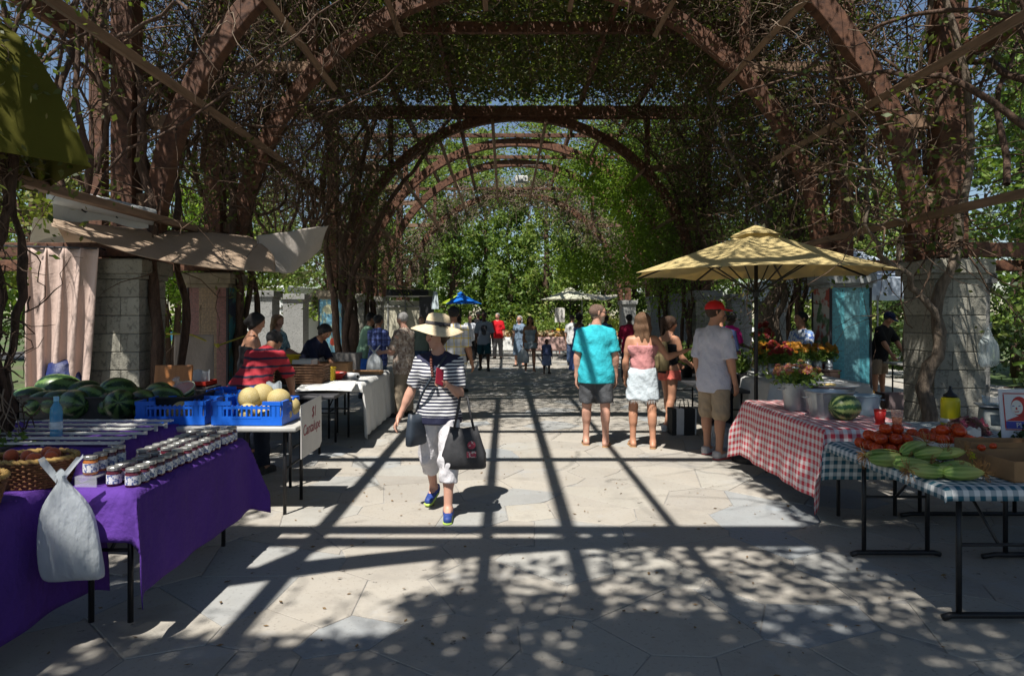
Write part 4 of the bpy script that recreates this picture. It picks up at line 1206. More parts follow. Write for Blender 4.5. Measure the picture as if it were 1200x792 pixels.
# ================================================================ blue crate table with cantaloupes
table('pale folding table carrying the blue crates', -3.0, -1.67, 5.45, 6.15, .735, along='x')
BLUEP = M('blue_plastic', (.012, .12, .60), .38, .15, 6)
def crate(x, y, z, w, l, h, rz, label):
    t = thing('plastic_crate', label, 'crate', (x, y, z), rz, group='blue plastic crates of melons')
    obj('base', MB().box((0, 0, .01), (w, l, .02)), BLUEP, t)
    for ax, (W_, D_) in enumerate(((w, l), (l, w))):
        for s in (-1, 1):
            m = MB()
            def bx(u, zc, du, dz, dep=.016):
                c, d = ((u, s * (D_ / 2 - .008), zc), (du, dep, dz)) if ax == 0 else ((s * (D_ / 2 - .008), u, zc), (dep, du, dz))
                m.box(c, d)
            e = 0 if ax == 0 else .033
            bx(0, .045, W_ - e, .05)                          # lower band
            k = 13
            for i in range(k):
                u = -W_ / 2 + .05 + (W_ - .1) * i / (k - 1)
                bx(u, .070 + (h - .10) / 2, .013, h - .10)
            bx(-W_ / 2 + .06, .07 + (h - .07) / 2, .085, h - .07); bx(W_ / 2 - .06, .07 + (h - .07) / 2, .085, h - .07)
            bx(0, h - .05, W_ - .2, .022, .018)
            for sg in (-1, 1):
                bx(sg * (W_ / 2 - .085), h - .015, .15, .032, .022)
            bx(0, .058, W_ * .4, .012, .020)
            obj('side', m, BLUEP, t)
    return t
crate(-2.72, 5.72, .737, .56, .40, .19, .03, 'blue crate of cantaloupes beside the melon bins')
crate(-2.08, 5.72, .737, .58, .42, .19, -.04, 'blue crate piled high with cantaloupes above the handwritten sign')
table('folding table behind the blue crates', -2.7, -1.9, 6.35, 6.9, .72, along='x')
crate(-2.56, 6.52, .737, .45, .36, .19, .06, 'small blue crate tucked behind the other two crates')
def cant_mat():
    t = NT('cantaloupe_rind'); v = t.n('TexVoronoi', feature='DISTANCE_TO_EDGE'); v.inputs['Scale'].default_value = 9
    t.l(t.coord(), v.inputs['Vector'])
    c = t.mix(t.step(v.outputs['Distance'], .06, .04), (.50, .42, .25), (.36, .27, .10))
    c = t.mix(t.math('MULTIPLY', t.noise(3), .5), c, (.45, .36, .12))
    t.base(c).set(Roughness=.7); return t.mat
CANT_ME = MB().ell((0, 0, 0), (1, 1, .93), 18, 12).mesh('cantaloupe', True); CANT_ME.materials.append(cant_mat())
for px, py, d, r_ in [(213, 482, 5.66, .085), (205, 487, 5.75, .08), (228, 486, 5.8, .08), (245, 488, 5.75, .08), (290, 484, 5.6, .085), (312, 485, 5.62, .085), (330, 485, 5.7, .085),
                      (293, 467, 5.68, .098), (308, 463, 5.75, .10), (327, 468, 5.72, .098), (341, 476, 5.8, .08), (262, 470, 6.5, .08), (250, 474, 6.4, .08), (271, 472, 6.5, .075)]:
    p = P(px, py, d)
    o = link('cantaloupe', CANT_ME, None, None, p, None, label='netted yellow-tan cantaloupe in a blue crate', cat='melon', group='cantaloupes in the blue crates')
    o.scale = (r_,) * 3; o.rotation_euler = (px, py, d)
p = P(321, 455, 5.95)
carrier_bag('plastic_bag', 'scrunched clear bag lying among the cantaloupes', (p.x, p.y, .94), .12, .10, .10, PLAST, 0, seed=4, knot=False)
sg = thing('price_sign', 'handwritten cardboard price sign hanging from the end of the crate table', 'sign', (-1.645, 5.80, .70))
sgp = MB().prism([(-.30, -.235), (.24, -.24), (.31, -.20), (.30, .20), (.29, .215), (-.30, .20)], -.003, .003)
o = obj('board', sgp, PAPER, sg); o.rotation_euler = (R(90), 0, R(90))
RINK = M('red_marker', (.30, .06, .07), .8)
text_mesh('$1', .13, RINK, sg, (.0045, .06, .06), (R(90), 0, R(90)), shear=.15)
text_mesh('Cantalupe', .125, RINK, sg, (.0045, .0, -.06), (R(90), 0, R(90)), shear=.1)

# ================================================================ left mid stalls
table('black folding table in front of the white-clothed stall', -2.95, -1.93, 7.72, 8.72, .72, TDARK)
table('folding table under the long white cloth', -2.75, -1.88, 8.82, 11.1, .735)
tablecloth('long white tablecloth reaching the paving beside the aisle', -2.77, -1.86, 8.80, 11.12, .738, .2, .68, .1, .3, WHITEC, 4, .05, .018, 16)
sheet('plastic_sheet', 'rumpled white sheet pulled over the black folding table', 'sheet', [[P(345, 458, 7.95), P(380, 457, 7.95), P(412, 458, 8.0)], [P(352, 452, 8.3), P(385, 451, 8.3), P(416, 451, 8.4)], [P(360, 446, 8.75), P(390, 446, 8.78), P(418, 446, 8.78)]], WHITEC, 20, 12, .004, 22)
BASKW = M('brown_wicker', (.10, .05, .025), .8, .5, 25, .6, 60)
wbk = thing('wicker_tray', 'long brown wicker tray stacked on the left stall table', 'basket', P(348, 438, 8.6))
m = MB()
for i in range(7):
    pts = [((-.36 if q in (0, 3) else .36) * (1 + .008 * (i % 2)), (-.2 if q < 2 else .2), -.10 + i * .032) for q in (0, 1, 2, 3, 0)]
    m.tube(pts, .017, 6)
obj('weave', m, BASKW, wbk, smooth=True, kind='stuff')
obj('bottom', MB().box((0, 0, -.09), (.70, .38, .02)), BASKW, wbk)
table('low table under the wicker tray', -3.3, -2.2, 8.9, 9.6, .70, along='x', top=TDARK)
YEL = M('yellow_plastic', (.60, .42, .02), .45, .15, 5)
for px, py, d, w, h, lb in ((333, 423, 9.4, .42, .16, 'yellow plastic tub behind the wicker tray'), (385, 440, 9.1, .18, .20, 'small yellow tub at the end of the wicker tray')):
    yb = thing('plastic_tub', lb, 'tub', P(px, py, d), group='yellow tubs')
    obj('wall', MB().lathe([(.38, -.5), (.46, -.48), (.5, .45), (.53, .5), (.49, .5), (.44, -.40), (.001, -.40)], 20, sx=w, sy=.30).add([], []), YEL, yb, smooth=True)
    for v in yb.children[0].data.vertices: v.co.z *= h
    obj('rim', MB().tube([(w * .53 * math.cos(a * .2618), .30 * .53 * math.sin(a * .2618), h * .5) for a in range(25)], .008, 6, cap=False), YEL, yb, smooth=True)
def carton(label, loc, w, l, h, mat=None, rz=0, group='cardboard boxes', flaps=False, open_=True, name='cardboard_box'):
    t = thing(name, label, 'box', loc, rz, group); mat = mat or CARD; th = .006
    obj('bottom', MB().box((0, 0, th / 2 + .001), (w, l, th)), mat, t)
    for s in (-1, 1):
        obj('panel', MB().box((s * (w / 2 - th / 2), 0, h / 2), (th, l, h)), mat, t)
        obj('panel', MB().box((0, s * (l / 2 - th / 2), h / 2 + .001), (w - 2 * th - .001, th, h)), mat, t)
        if flaps:
            a = R(35)
            o = obj('flap', MB().box((s * .06, 0, 0), (.12, l - .02, .004)), mat, t, loc=(s * w / 2, 0, h)); o.rotation_euler = (0, s * R(25), 0)
    if not open_: obj('lid', MB().box((0, 0, h + .003), (w, l, .005)), mat, t)
    return t
carton('brown cardboard box on the white-clothed stall', (-2.5, 9.9, .745), .5, .35, .2)
carton('grey slatted box behind the cardboard box', (-2.55, 10.6, .745), .6, .3, .30, M('grey_card', (.18, .17, .16), .8), group='grey boxes')
carton('white flat box held by the woman in navy', (-2.85, 9.45, .92), .42, .3, .10, PAPER, group='white boxes')
REDP = M('red_plastic', (.40, .03, .02), .4)
def bowl(label, loc, r_, h, mat, name='bowl', n=20):
    t = thing(name, label, 'bowl', loc)
    obj('shell', MB().lathe([(r_ * .6, 0), (r_ * .95, h * .8), (r_ * 1.05, h), (r_ * .97, h), (r_ * .86, h * .75), (r_ * .5, h * .12), (.0001, h * .12)], n), mat, t, smooth=True)
    obj('rim', MB().tube([(r_ * 1.03 * math.cos(a * .3142), r_ * 1.03 * math.sin(a * .3142), h) for a in range(21)], .007, 6, cap=False), mat, t, smooth=True)
    return t
bowl('shallow red plastic bowl on the white-clothed stall', (-2.32, 9.3, .745), .15, .10, REDP)
bt = thing('pipe_roll', 'grey roll of plastic film lying on the white tablecloth', 'roll', (-2.12, 9.35, .80))
obj('tube', MB().tube([(-.15, .1, 0), (.12, -.1, 0)], .045, 14), M('film_roll', (.5, .5, .5), .4), bt, smooth=True)
obj('core', MB().tube([(.118, -.0985, 0), (.124, -.103, 0)], .02, 10), BLACKM, bt)
bb = carrier_bag('plastic_bag', 'crumpled blue plastic bag on the white-clothed stall', (-2.35, 10.75, .745), .42, .2, .3, M('blue_film', (.03, .16, .60), .35, .3, 10, .6, 18, dist=.03), seed=7, knot=False)
carrier_bag('plastic_bag', 'pale carrier bag in front of the man in the patterned shirt', (-2.02, 10.55, .745), .24, .34, .2, PLAST, seed=9)
carton('shallow wooden tray at the far end of the white tablecloth', (-2.1, 10.25, .745), .5, .3, .05, M('tray_wood', (.30, .18, .09), .8), group='wooden trays')
# bits at the foot of the columns
ch = thing('wooden_chair', 'orange-brown wooden chair back standing beside the halved watermelon', 'chair', P(203, 470, 7.2)); ch.location.z = 0
CHW = M('orange_wood', (.36, .14, .04), .5, .25, 4, stretch=(6, 6, 1))
obj('seat', MB().box((0, .2, .45), (.4, .4, .03)), CHW, ch, bevel=.008)
obj('backrest', MB().box((0, 0, .93), (.40, .025, .34), Matrix.Rotation(R(-8), 3, 'X')), CHW, ch, bevel=.01)
for sx in (-1, 1):
    for sy in (.03, .38): obj('leg', MB().box((sx * .18, sy, .2175), (.03, .03, .435)), CHW, ch)
    obj('upright', MB().beam((sx * .17, .02, .466), (sx * .17, .045, .80), .025, .025), CHW, ch)
rt = carton('flat red tray under crumpled film on a dark stool', (P(233, 442, 7.6).x, 7.6, .85), .28, .3, .05, REDP, group='red trays', name='plastic_tray')
table('small dark stool table under the red tray', rt.location.x - .18, rt.location.x + .18, 7.42, 7.78, .848, TDARK, along='x')
carrier_bag('plastic_bag', 'clear crumpled film bunched on the red tray', (rt.location.x, 7.6, .87), .22, .14, .2, PLAST, seed=13, knot=False)
# canvas shades
sheet('canvas_shade', 'beige canvas shade sagging between the pergola columns over the left stalls', 'canvas shade',
      [[P(61, 265, 6.2), P(165, 300, 7.0), P(250, 314, 7.7), P(323, 319, 8.4)], [P(62, 262, 6.5), P(150, 278, 7.3), P(235, 291, 8.0), P(318, 296, 8.6)],
       [P(64, 259, 6.9), P(150, 267, 7.7), P(220, 271, 8.4), P(290, 276, 9.0)], [P(80, 290, 8.6), P(150, 285, 9.3), P(215, 288, 10.0), P(285, 284, 10.8)]], CANVAS, 40, 22, .012, 16, group='canvas shades')
sheet('canvas_shade', 'paler canvas corner pulled up to the far post over the left stalls', 'canvas shade',
      [[P(300, 277, 8.7), P(345, 270, 9.2), P(385, 264, 9.7)], [P(306, 296, 8.65), P(350, 296, 9.2), P(380, 278, 9.75)], [P(322, 319, 8.5), P(345, 318, 9.1), P(376, 291, 9.8)]], cloth('pale_canvas', (.52, .47, .42), .1, .35, .9, 3, .3), 22, 14, .015, 12, group='canvas shades')
rc = thing('rolled_canvas', 'pale rolled-up canvas lying across the left pergola side beam', 'canvas roll', P(70, 232, 6.9))
ROLLM = cloth('roll_canvas', (.48, .50, .50), .1, .3)
pts = [P(60, 228, 6.7), P(100, 237, 7.0), P(140, 246, 7.3), P(180, 255, 7.55)]
obj('roll', MB().tube(pts, [.085, .095, .095, .09], 12), ROLLM, rc, smooth=True, world=True)
obj('flap', MB().grid(lambda u, v: P(62 + 112 * u, 236 + 22 * u + 20 * v * (1 - .6 * u) + 3 * math.sin(u * 9), 6.75 + .75 * u), 16, 5), ROLLM, rc, smooth=True, world=True)
for k in (1, 2): obj('tie', MB().tube([pts[k] + Vector((.0, .1 * math.cos(a), .1 * math.sin(a))) for a in np.linspace(0, 6.28, 13)], .01, 5, cap=False), BLACKM, rc, world=True)
sheet('canvas_shade', 'pale translucent sheet behind the rolled canvas', 'canvas shade', [[P(40, 255, 8.0), P(90, 262, 8.6), P(150, 268, 9.2)], [P(35, 290, 8.3), P(60, 292, 8.7), P(120, 296, 9.3)]], cloth('pale_sheet', (.5, .48, .42), .1, .3, .9, 3, .4), 16, 8, .01, 9, group='canvas shades')
def curtain_fn(px0, px1, y0, y1, d, folds, amp, dx=0):
    def fn(u, v):
        px = px0 + (px1 - px0) * u + dx * v * u
        p = P(px, y0 + (y1 - y0) * v, d)
        f = math.sin(u * folds * 6.28 + 1.5 * math.sin(v * 2.2)) + .35 * math.sin(u * folds * 13 + v * 3)
        sw = .25 * math.sin(v * 5 + u * 9) * v
        return p + Vector((.03 * math.cos(u * folds * 6.28) , -amp * (f + sw) * (.4 + .6 * v), 0))
    return fn
cu = obj('hanging_curtain', MB().grid(curtain_fn(30, 116, 291, 492, 7.42, 4.2, .055, -14), 60, 26), CURT, smooth=True, label='pinkish beige curtain hanging in folds left of the block column', cat='curtain')
cu.modifiers.new('thick', 'SOLIDIFY').thickness = .004
cr = thing('curtain_rail', 'thin dark rail holding the beige curtain', 'rail', P(20, 290, 7.42))
obj('rod', MB().tube([P(0, 288, 7.42), P(60, 290, 7.42), P(118, 291, 7.42)], .012, 8), BLACKM, cr, world=True)
obj('end_bracket', MB().tube([P(118, 291, 7.42), P(122, 293, 7.5), P(124, 293, 7.62)], .01, 6), BLACKM, cr, world=True)
bd = obj('backdrop_cloth', MB().grid(curtain_fn(202, 250, 392, 446, 9.0, 1.2, .02), 24, 12), cloth('backdrop', (.40, .33, .28), .1, .4), smooth=True, label='small beige backdrop cloth strung between the block and mosaic columns', cat='cloth')
bd.modifiers.new('thick', 'SOLIDIFY').thickness = .004
rp = thing('yellow_rope', 'yellow rope stretched from the backdrop cloth to the mosaic column', 'rope', P(250, 405, 9.0))
obj('strand', MB().tube([P(195, 391, 9.0), P(225, 392.5, 9.0), P(255, 405, 9.0), P(275, 398, 9.6), P(292, 392, 10.3)], .012, 6), M('rope_yellow', (.5, .42, .06), .8), rp, world=True)
obj('knot', MB().ell(P(255, 405, 9.0), (.03, .03, .03), 8, 6), M('rope_yellow', (.5, .42, .06), .8), rp, world=True)
bx = thing('blue_tarp_bundle', 'dark blue bundle between the curtain and the block column', 'bundle', (-4.83, 7.5, 0))
obj('bundle', MB().lathe([(.16, 0), (.22, .2), (.2, .5), (.22, .8), (.16, 1.1), (.03, 1.15)], 14), M('navy_tarp', (.01, .02, .10), .5, .3, 10, .6, 15, dist=.03), bx, smooth=True)
obj('strap', MB().tube([(.225 * math.cos(a), .225 * math.sin(a), .78) for a in np.linspace(0, 6.28, 17)], .012, 5, cap=False), BLACKM, bx)
# ================================================================ right side: gingham tables
table('folding table under the red gingham cloth', 2.50, 3.25, 5.3, 7.05, .735)
tablecloth('red and white gingham tablecloth under the buckets and striped melon', 2.48, 3.27, 5.28, 7.07, .738, .56, .2, .30, .25, REDG, 2, .03, .02, 8)
table('black-legged folding table heaped with corn and tomatoes', 2.27, 2.98, 3.5, 4.72, .735, legs='tee')
tablecloth('green and white gingham cloth under the corn', 2.25, 3.0, 3.48, 4.74, .738, .06, .10, .06, .27, GREENG, 6, .025, .008, 9, group='green gingham tablecloths')
table('black-legged folding table carrying the scale and greens', 3.08, 4.35, 4.42, 5.62, .735, legs='tee')
tablecloth('green and white gingham cloth under the scale and leafy greens', 3.06, 4.37, 4.40, 5.64, .738, .10, .1, .12, .2, GREENG, 7, .03, .01, 9, group='green gingham tablecloths')
ZT = .748
# galvanised buckets and tubs
GALV = M('galvanised', (.36, .38, .40), .42, .25, 7, .2, 30, metal=.75)
def pail(label, x, y, r0, r1, h, sy=1.0, rib=0, mat=None, name='metal_bucket', group='galvanised buckets'):
    t = thing(name, label, 'bucket', (x, y, ZT), group=group)
    mat = mat or GALV
    n = 40; prof = [(r0, 0), (r0 * 1.02, .01), ((r0 + r1) / 2, h * .5), (r1 * .985, h * .93), (r1, h), (r1 * .97, h), ((r0 + r1) / 2 * .96, h * .5), (r0 * .95, .02), (.0001, .02)]
    mb = MB().lathe(prof, n, sy=sy)
    if rib:
        for i, v in enumerate(mb.v):
            j = i % n; z = v[2]
            if .02 < z < h * .95 and j % 2 and i < 4 * n: mb.v[i] = (v[0] * (1 - rib), v[1] * (1 - rib), z)
    obj('wall', mb, mat, t, smooth=not rib)
    obj('rim', MB().tube([(r1 * math.cos(a), r1 * sy * math.sin(a), h) for a in np.linspace(0, 2 * math.pi, 41)], .007, 6, cap=False), mat, t, smooth=True)
    for s in (-1, 1):
        obj('handle', MB().tube([(s * r1 * .99, -.05, h * .8), (s * (r1 + .025), -.04, h * .78), (s * (r1 + .025), .04, h * .78), (s * r1 * .99, .05, h * .8)], .006, 6), mat, t, smooth=True)
    return t
pail('tall galvanised bucket filled with a bunch of mixed flowers', 2.70, 6.32, .105, .135, .25)
pail('wide ribbed galvanised tub in front of the flower bucket', 2.80, 5.90, .155, .20, .22, .85, .03, name='metal_tub')
CLRP = glassy('clear_tub_plastic', (.30, .42, .50), .55, .12)
pail('clear plastic tub behind the ribbed metal tub', 3.06, 6.42, .17, .21, .20, .9, 0, CLRP, 'plastic_tub', 'clear plastic tubs')
pail('low clear tub with a red rim beside the striped melon', 3.18, 6.02, .10, .12, .17, 1, 0, CLRP, 'plastic_tub', 'clear plastic tubs')
tr = thing('round_tray', 'round silver tray resting across the clear tub', 'tray', (3.06, 6.42, ZT + .21))
obj('disc', MB().lathe([(.0001, 0), (.22, 0), (.25, .012), (.25, .016), (.22, .008), (.0001, .008)], 32), GALV, tr, smooth=True)
obj('rim', MB().tube([(.25 * math.cos(a), .25 * math.sin(a), .015) for a in np.linspace(0, 2 * math.pi, 33)], .005, 5, cap=False), GALV, tr, smooth=True)
fd = thing('snack_pile', 'small pile of yellow snacks on the round silver tray', 'food', (3.0, 6.36, ZT + .22))
rs = random.Random(5)
for i in range(9):
    obj('piece', MB().ell((rs.uniform(-.06, .06), rs.uniform(-.03, .03), .012), (.025, .015, .010), 8, 6), M('snack', (.6, .45, .18), .7) if i == 0 else bpy.data.materials['snack'], fd, smooth=True)
p = P(990, 480, 5.72)
o = link('watermelon', WM_ME2, None, None, (p.x, 5.72, ZT + .105), None, label='light green striped watermelon on the red gingham cloth', cat='watermelon')
o.scale = (.108,) * 3; o.rotation_euler = (.9, 0, .25)
REDCUP = M('red_cup', (.50, .02, .015), .4); 
def cup(name, label, x, y, r_, h, mat, fill=None):
    t = thing(name, label, 'cup', (x, y, ZT), group='cups on the red gingham cloth')
    obj('wall', MB().lathe([(r_ * .75, 0), (r_, h), (r_ * .94, h), (r_ * .7, .006), (.0001, .006)], 20), mat, t, smooth=True)
    obj('rim', MB().tube([(r_ * math.cos(a), r_ * math.sin(a), h) for a in np.linspace(0, 6.2832, 21)], .003, 5, cap=False), mat, t, smooth=True)
    if fill: obj('drink', MB().lathe([(r_ * .7, .008), (r_ * .84, h * .55), (.0001, h * .55)], 18), fill, t, smooth=True)
cup('drinking_cup', 'opaque red drinking cup beside the striped melon', 3.02, 5.50, .045, .115, REDCUP)
cup('drinking_cup', 'clear cup half full of orange drink beside the red cup', 3.10, 5.40, .045, .125, glassy('cup_clear', (.75, .45, .35), .3, .08), M('orange_drink', (.55, .16, .03), .3))
# flowers
STEMG = M('flower_stem', (.06, .14, .03), .6)
PET = {k: leafmat('petal_' + k, c, .25) for k, c in {'gold': [(.50, .20, .02), (.6, .30, .03), (.45, .13, .02)], 'red': [(.25, .015, .02), (.38, .03, .03), (.18, .01, .03)],
       'mix': [(.45, .02, .08), (.6, .38, .03), (.55, .20, .22), (.35, .02, .03), (.6, .5, .35)], 'violet': [(.2, .05, .25), (.4, .1, .3)]}.items()}
def bouquet(label, x, y, z, r_, h, pal, n, seed, size=.035):
    rg = np.random.default_rng(seed)
    t = thing('flower_bunch', label, 'flowers', (x, y, z), group='bunches of flowers')
    a = rg.uniform(0, 6.28, n); q = np.sqrt(rg.uniform(0, 1, n)) * r_
    H_ = h * (1 - .45 * (q / r_) ** 2) + rg.normal(0, .02, n)
    tips = np.stack([q * np.cos(a), q * np.sin(a), H_], 1)
    base = np.stack([q * .25 * np.cos(a), q * .25 * np.sin(a), np.full(n, -.12)], 1)
    tt = np.linspace(0, 1, 5)[None, :, None]
    pth = base[:, None, :] * (1 - tt) + tips[:, None, :] * tt
    twigs('stems', pth + np.array(t.location), .003, .003, STEMG, t, kind='stuff')
    V, Fq = [], []
    for i in range(n):
        nrm = unit(np.array([tips[i, 0], tips[i, 1] - .05, r_ * .8]) + rg.normal(0, .05, 3)); u = unit(np.cross(nrm, [0.3, .2, .9])); w = np.cross(nrm, u)
        s = size * rg.uniform(.8, 1.25); k0 = 9
        for lay in range(2):
            for k in range(k0):
                an = 2 * math.pi * (k + lay * .5) / k0
                dr = (u * math.cos(an) + w * math.sin(an)); sd = np.cross(nrm, dr)
                c = tips[i]; L = s * (1 - .3 * lay)
                b = len(V)
                V += [c + nrm * .004 * lay, c + dr * L * .6 + sd * L * .22 + nrm * (.006 + .012 * lay), c + dr * L + nrm * (.004 + .012 * lay), c + dr * L * .6 - sd * L * .22 + nrm * (.006 + .012 * lay)]
                Fq.append((b, b + 1, b + 2, b + 3))
    link('blooms', np_mesh('blooms', np.array(V), np.array(Fq)), PET[pal], t, kind='stuff')
    m = n * 9
    pp = np.stack([rg.normal(0, r_ * .5, m), rg.normal(0, r_ * .5, m), rg.uniform(-.02, h * .7, m)], 1)
    leaves('leaves', pp + np.array(t.location), .05, LEAF_TR, t, rg, kind='stuff')
    return t
bouquet('mixed red, pink and yellow flowers in the tall galvanised bucket', 2.70, 6.32, ZT + .25, .20, .17, 'mix', 46, 1, .034)
FLT = .78
table('folding table carrying the cans of flowers', 3.35, 4.55, 8.6, 10.7, FLT - .02)
tablecloth('white tablecloth hanging below the cans of flowers', 3.33, 4.57, 8.58, 10.72, FLT - .017, .66, .3, .55, .2, WHITEC, 9, .05, .015, 14)
TIN = M('tin_can', (.42, .46, .50), .3, .3, 9, metal=.6)
def can(x, y, lab, z=FLT, r_=.055, h=.19):
    t = thing('tin_can', lab, 'can', (x, y, z), group='tin cans holding flowers')
    obj('wall', MB().lathe([(r_, 0), (r_, h), (r_ * .95, h), (r_ * .95, .01), (.0001, .01)], 18), TIN, t, smooth=True)
    for zz in (.01, h * .35, h * .65, h): obj('ring', MB().tube([(r_ * 1.02 * math.cos(a), r_ * 1.02 * math.sin(a), zz) for a in np.linspace(0, 6.2832, 19)], .003, 5, cap=False), TIN, t)
for k, (px, d) in enumerate(((893, 9.6), (905, 9.3), (918, 9.3), (931, 9.5))):
    x = (px - 592) * d / 800; can(x, d, 'tin can under the red and gold flower bunches')
    bouquet('red and gold dahlia bunch in a tin can on the white cloth', x, d, FLT + .19, .13, .25 + .03 * (k % 2), 'red' if k in (1, 2) else 'gold', 30, 20 + k, .042)
shelf = thing('dark_crate', 'dark wooden crate raising the row of small flower cans', 'crate', (4.37, 9.95, 0))
DKW = M('dark_wood', (.035, .02, .015), .7, .3, 5, stretch=(1, 8, 8))
for zz in range(5): obj('slat', MB().box((0, -.2, .12 + zz * .155), (.80, .02, .145)), DKW, shelf)
for sx in (-1, 1): obj('side', MB().box((sx * .41, .02, .42), (.018, .42, .80)), DKW, shelf)
obj('top', MB().box((0, .02, .832), (.86, .46, .022)), DKW, shelf)
for k in range(5):
    x = 4.05 + k * .155; can(x, 9.85, 'small tin can in the row on the dark crate', .845, .055, .15)
    bouquet('orange coneflower bunch in a small can on the dark crate', x, 9.85, .995, .11, .20, 'gold', 26, 30 + k, .040)
bouquet('deep red flower bunch at the back of the flower stall', 3.85, 10.2, FLT + .3, .16, .42, 'red', 34, 41, .05)
carton('small wooden box leaning on the flower stall cloth', (3.62, 8.7, FLT), .16, .2, .16, CARD)
for k, (px, py, d) in enumerate(((865, 432, 9.7), (845, 430, 10.2), (805, 428, 11.2), (825, 424, 11.0), (780, 432, 11.5))):
    p = P(px, py, d)
    t = thing('potted_plant', 'dark pot of spiky green herb leaves left of the flower cans', 'plant', (p.x, d, .62), group='potted herbs')
    obj('pot', MB().lathe([(.08, 0), (.11, .16), (.12, .16), (.12, .2), (.10, .2), (.10, .17), (.0001, .17)], 16), BIN, t, smooth=True)
    rg = np.random.default_rng(60 + k); n = 150
    dr = np.stack([rg.normal(0, .5, n), rg.normal(0, .5, n), np.ones(n)], 1)
    bs = np.array(t.location) + np.array([0, 0, .18])
    pth = walk(np.repeat(bs[None], n, 0) + rg.normal(0, .03, (n, 3)) * np.array([1, 1, 0]), dr, rg.uniform(.15, .42, n), 5, .1, .12, rg)
    twigs('blades', pth, .006, .002, LEAF_TR, t, kind='stuff')
    leaves('leaves', pth[:, 2:, :].reshape(-1, 3), .055, LEAF_TR, t, rg, kind='stuff')
table('low dark trestle under the potted herbs', 2.75, 3.35, 9.2, 11.9, .615, TDARK)
# tomatoes, corn, boxes on the corn table
TOM = M('tomato_skin', (.50, .022, .008), .22, .25, 3, orand=.2, col2=(.50, .07, .01))
tm = MB(); vs, fs = [], []
for i in range(11):
    th = math.pi * i / 10
    for j in range(16):
        a = 2 * math.pi * j / 16
        r_ = math.sin(th) * (1 + .035 * math.cos(5 * a)) + 1e-5
        vs.append((r_ * math.cos(a), r_ * math.sin(a), -math.cos(th) * .90 - .16 * math.exp(-(math.pi - th) ** 2 / .08)))
for i in range(10):
    for j in range(16): fs.append((i * 16 + j, i * 16 + (j + 1) % 16, (i + 1) * 16 + (j + 1) % 16, (i + 1) * 16 + j))
TOM_ME = tm.add(vs, fs).mesh('tomato', True); TOM_ME.materials.append(TOM)
CALYX = MB()
for k in range(5):
    a = k * 1.2566; CALYX.add([(0, 0, .66), (.22 * math.cos(a - .3), .22 * math.sin(a - .3), .70), (.5 * math.cos(a), .5 * math.sin(a), .72), (.22 * math.cos(a + .3), .22 * math.sin(a + .3), .70)], [(0, 1, 2, 3)])
CAL_ME = CALYX.mesh('calyx'); CAL_ME.materials.append(STEMG)
def tomato(x, y, z, r_, lab, grp):
    o = link('tomato', TOM_ME, None, None, (x, y, z), random.uniform(0, 6), label=lab, cat='tomato', group=grp)
    o.scale = (r_,) * 3; link('calyx', CAL_ME, None, o)
rs = random.Random(8)
for gx in range(4):
    for gy in range(4): tomato(2.36 + gx * .078 + rs.uniform(-.01, .01), 4.30 + gy * .078 + rs.uniform(-.01, .01), ZT + .032, rs.uniform(.036, .042), 'red tomato in the loose pile on the green gingham cloth', 'loose tomatoes')
for gx in range(3):
    for gy in range(3): tomato(2.40 + gx * .078 + rs.uniform(-.01, .01), 4.34 + gy * .078 + rs.uniform(-.01, .01), ZT + .09, rs.uniform(.036, .042), 'red tomato in the loose pile on the green gingham cloth', 'loose tomatoes')
for gx in range(2): tomato(2.45 + gx * .078, 4.40, ZT + .145, .038, 'red tomato in the loose pile on the green gingham cloth', 'loose tomatoes')
tb = carton('white and brown carton full of ripe tomatoes', (2.80, 4.33, ZT), .36, .42, .10, CARD, .0, group='produce cartons')
o = obj('printed_panel', MB().box((0, -.2135, .052), (.36, .004, .10)), PAPER, tb)
o = obj('printed_panel', MB().box((-.1835, 0, .052), (.004, .42, .10)), PAPER, tb)
obj('print', MB().box((-.1862, .02, .055), (.001, .14, .04)).box((-.1862, -.13, .05), (.001, .05, .05)), M('box_print', (.10, .12, .30), .8), tb, kind='stuff')
for gx in range(4):
    for gy in range(5): tomato(2.80 - .12 + gx * .08, 4.33 - .15 + gy * .078, ZT + .085 + rs.uniform(0, .03), rs.uniform(.036, .043), 'ripe tomato inside the white and brown carton', 'tomatoes in the carton')
for k in range(3): tomato(2.76 + k * .07, 4.30 + rs.uniform(-.08, .08), ZT + .15, .04, 'ripe tomato inside the white and brown carton', 'tomatoes in the carton')
def husk_mat():
    t = NT('corn_husk'); x = xyz(t, t.coord())
    a = t.math('ARCTAN2', x[1], x[2])
    f = t.math('SINE', t.math('MULTIPLY_ADD', t.noise(4), 6.0, t.math('MULTIPLY', a, 9.0)))
    c = t.mix(t.math('MULTIPLY_ADD', f, .5, .5), (.10, .20, .03), (.24, .34, .08))
    c = t.mix(t.step(x[0], .05, .14), c, (.42, .42, .14))
    t.base(c).set(Roughness=.55); t.bump(f, .35, .004); return t.mat
HUSK = husk_mat(); SILK = M('corn_silk', (.30, .15, .05), .8, .4, 20)
cmb = MB(); prof = [(-.135, .006), (-.12, .020), (-.08, .031), (-.02, .036), (.05, .032), (.10, .022), (.13, .012), (.15, .004)]
vs, fs = [], []
for x, r_ in prof:
    for j in range(14):
        a = 2 * math.pi * j / 14
        q = r_ * (1 + .09 * math.cos(3 * a + x * 12))
        vs.append((x, q * math.cos(a), q * math.sin(a)))
for i in range(len(prof) - 1):
    for j in range(14): fs.append((i * 14 + j, i * 14 + (j + 1) % 14, (i + 1) * 14 + (j + 1) % 14, (i + 1) * 14 + j))
CORN_ME = cmb.add(vs, fs).mesh('corn_ear', True); CORN_ME.materials.append(HUSK)
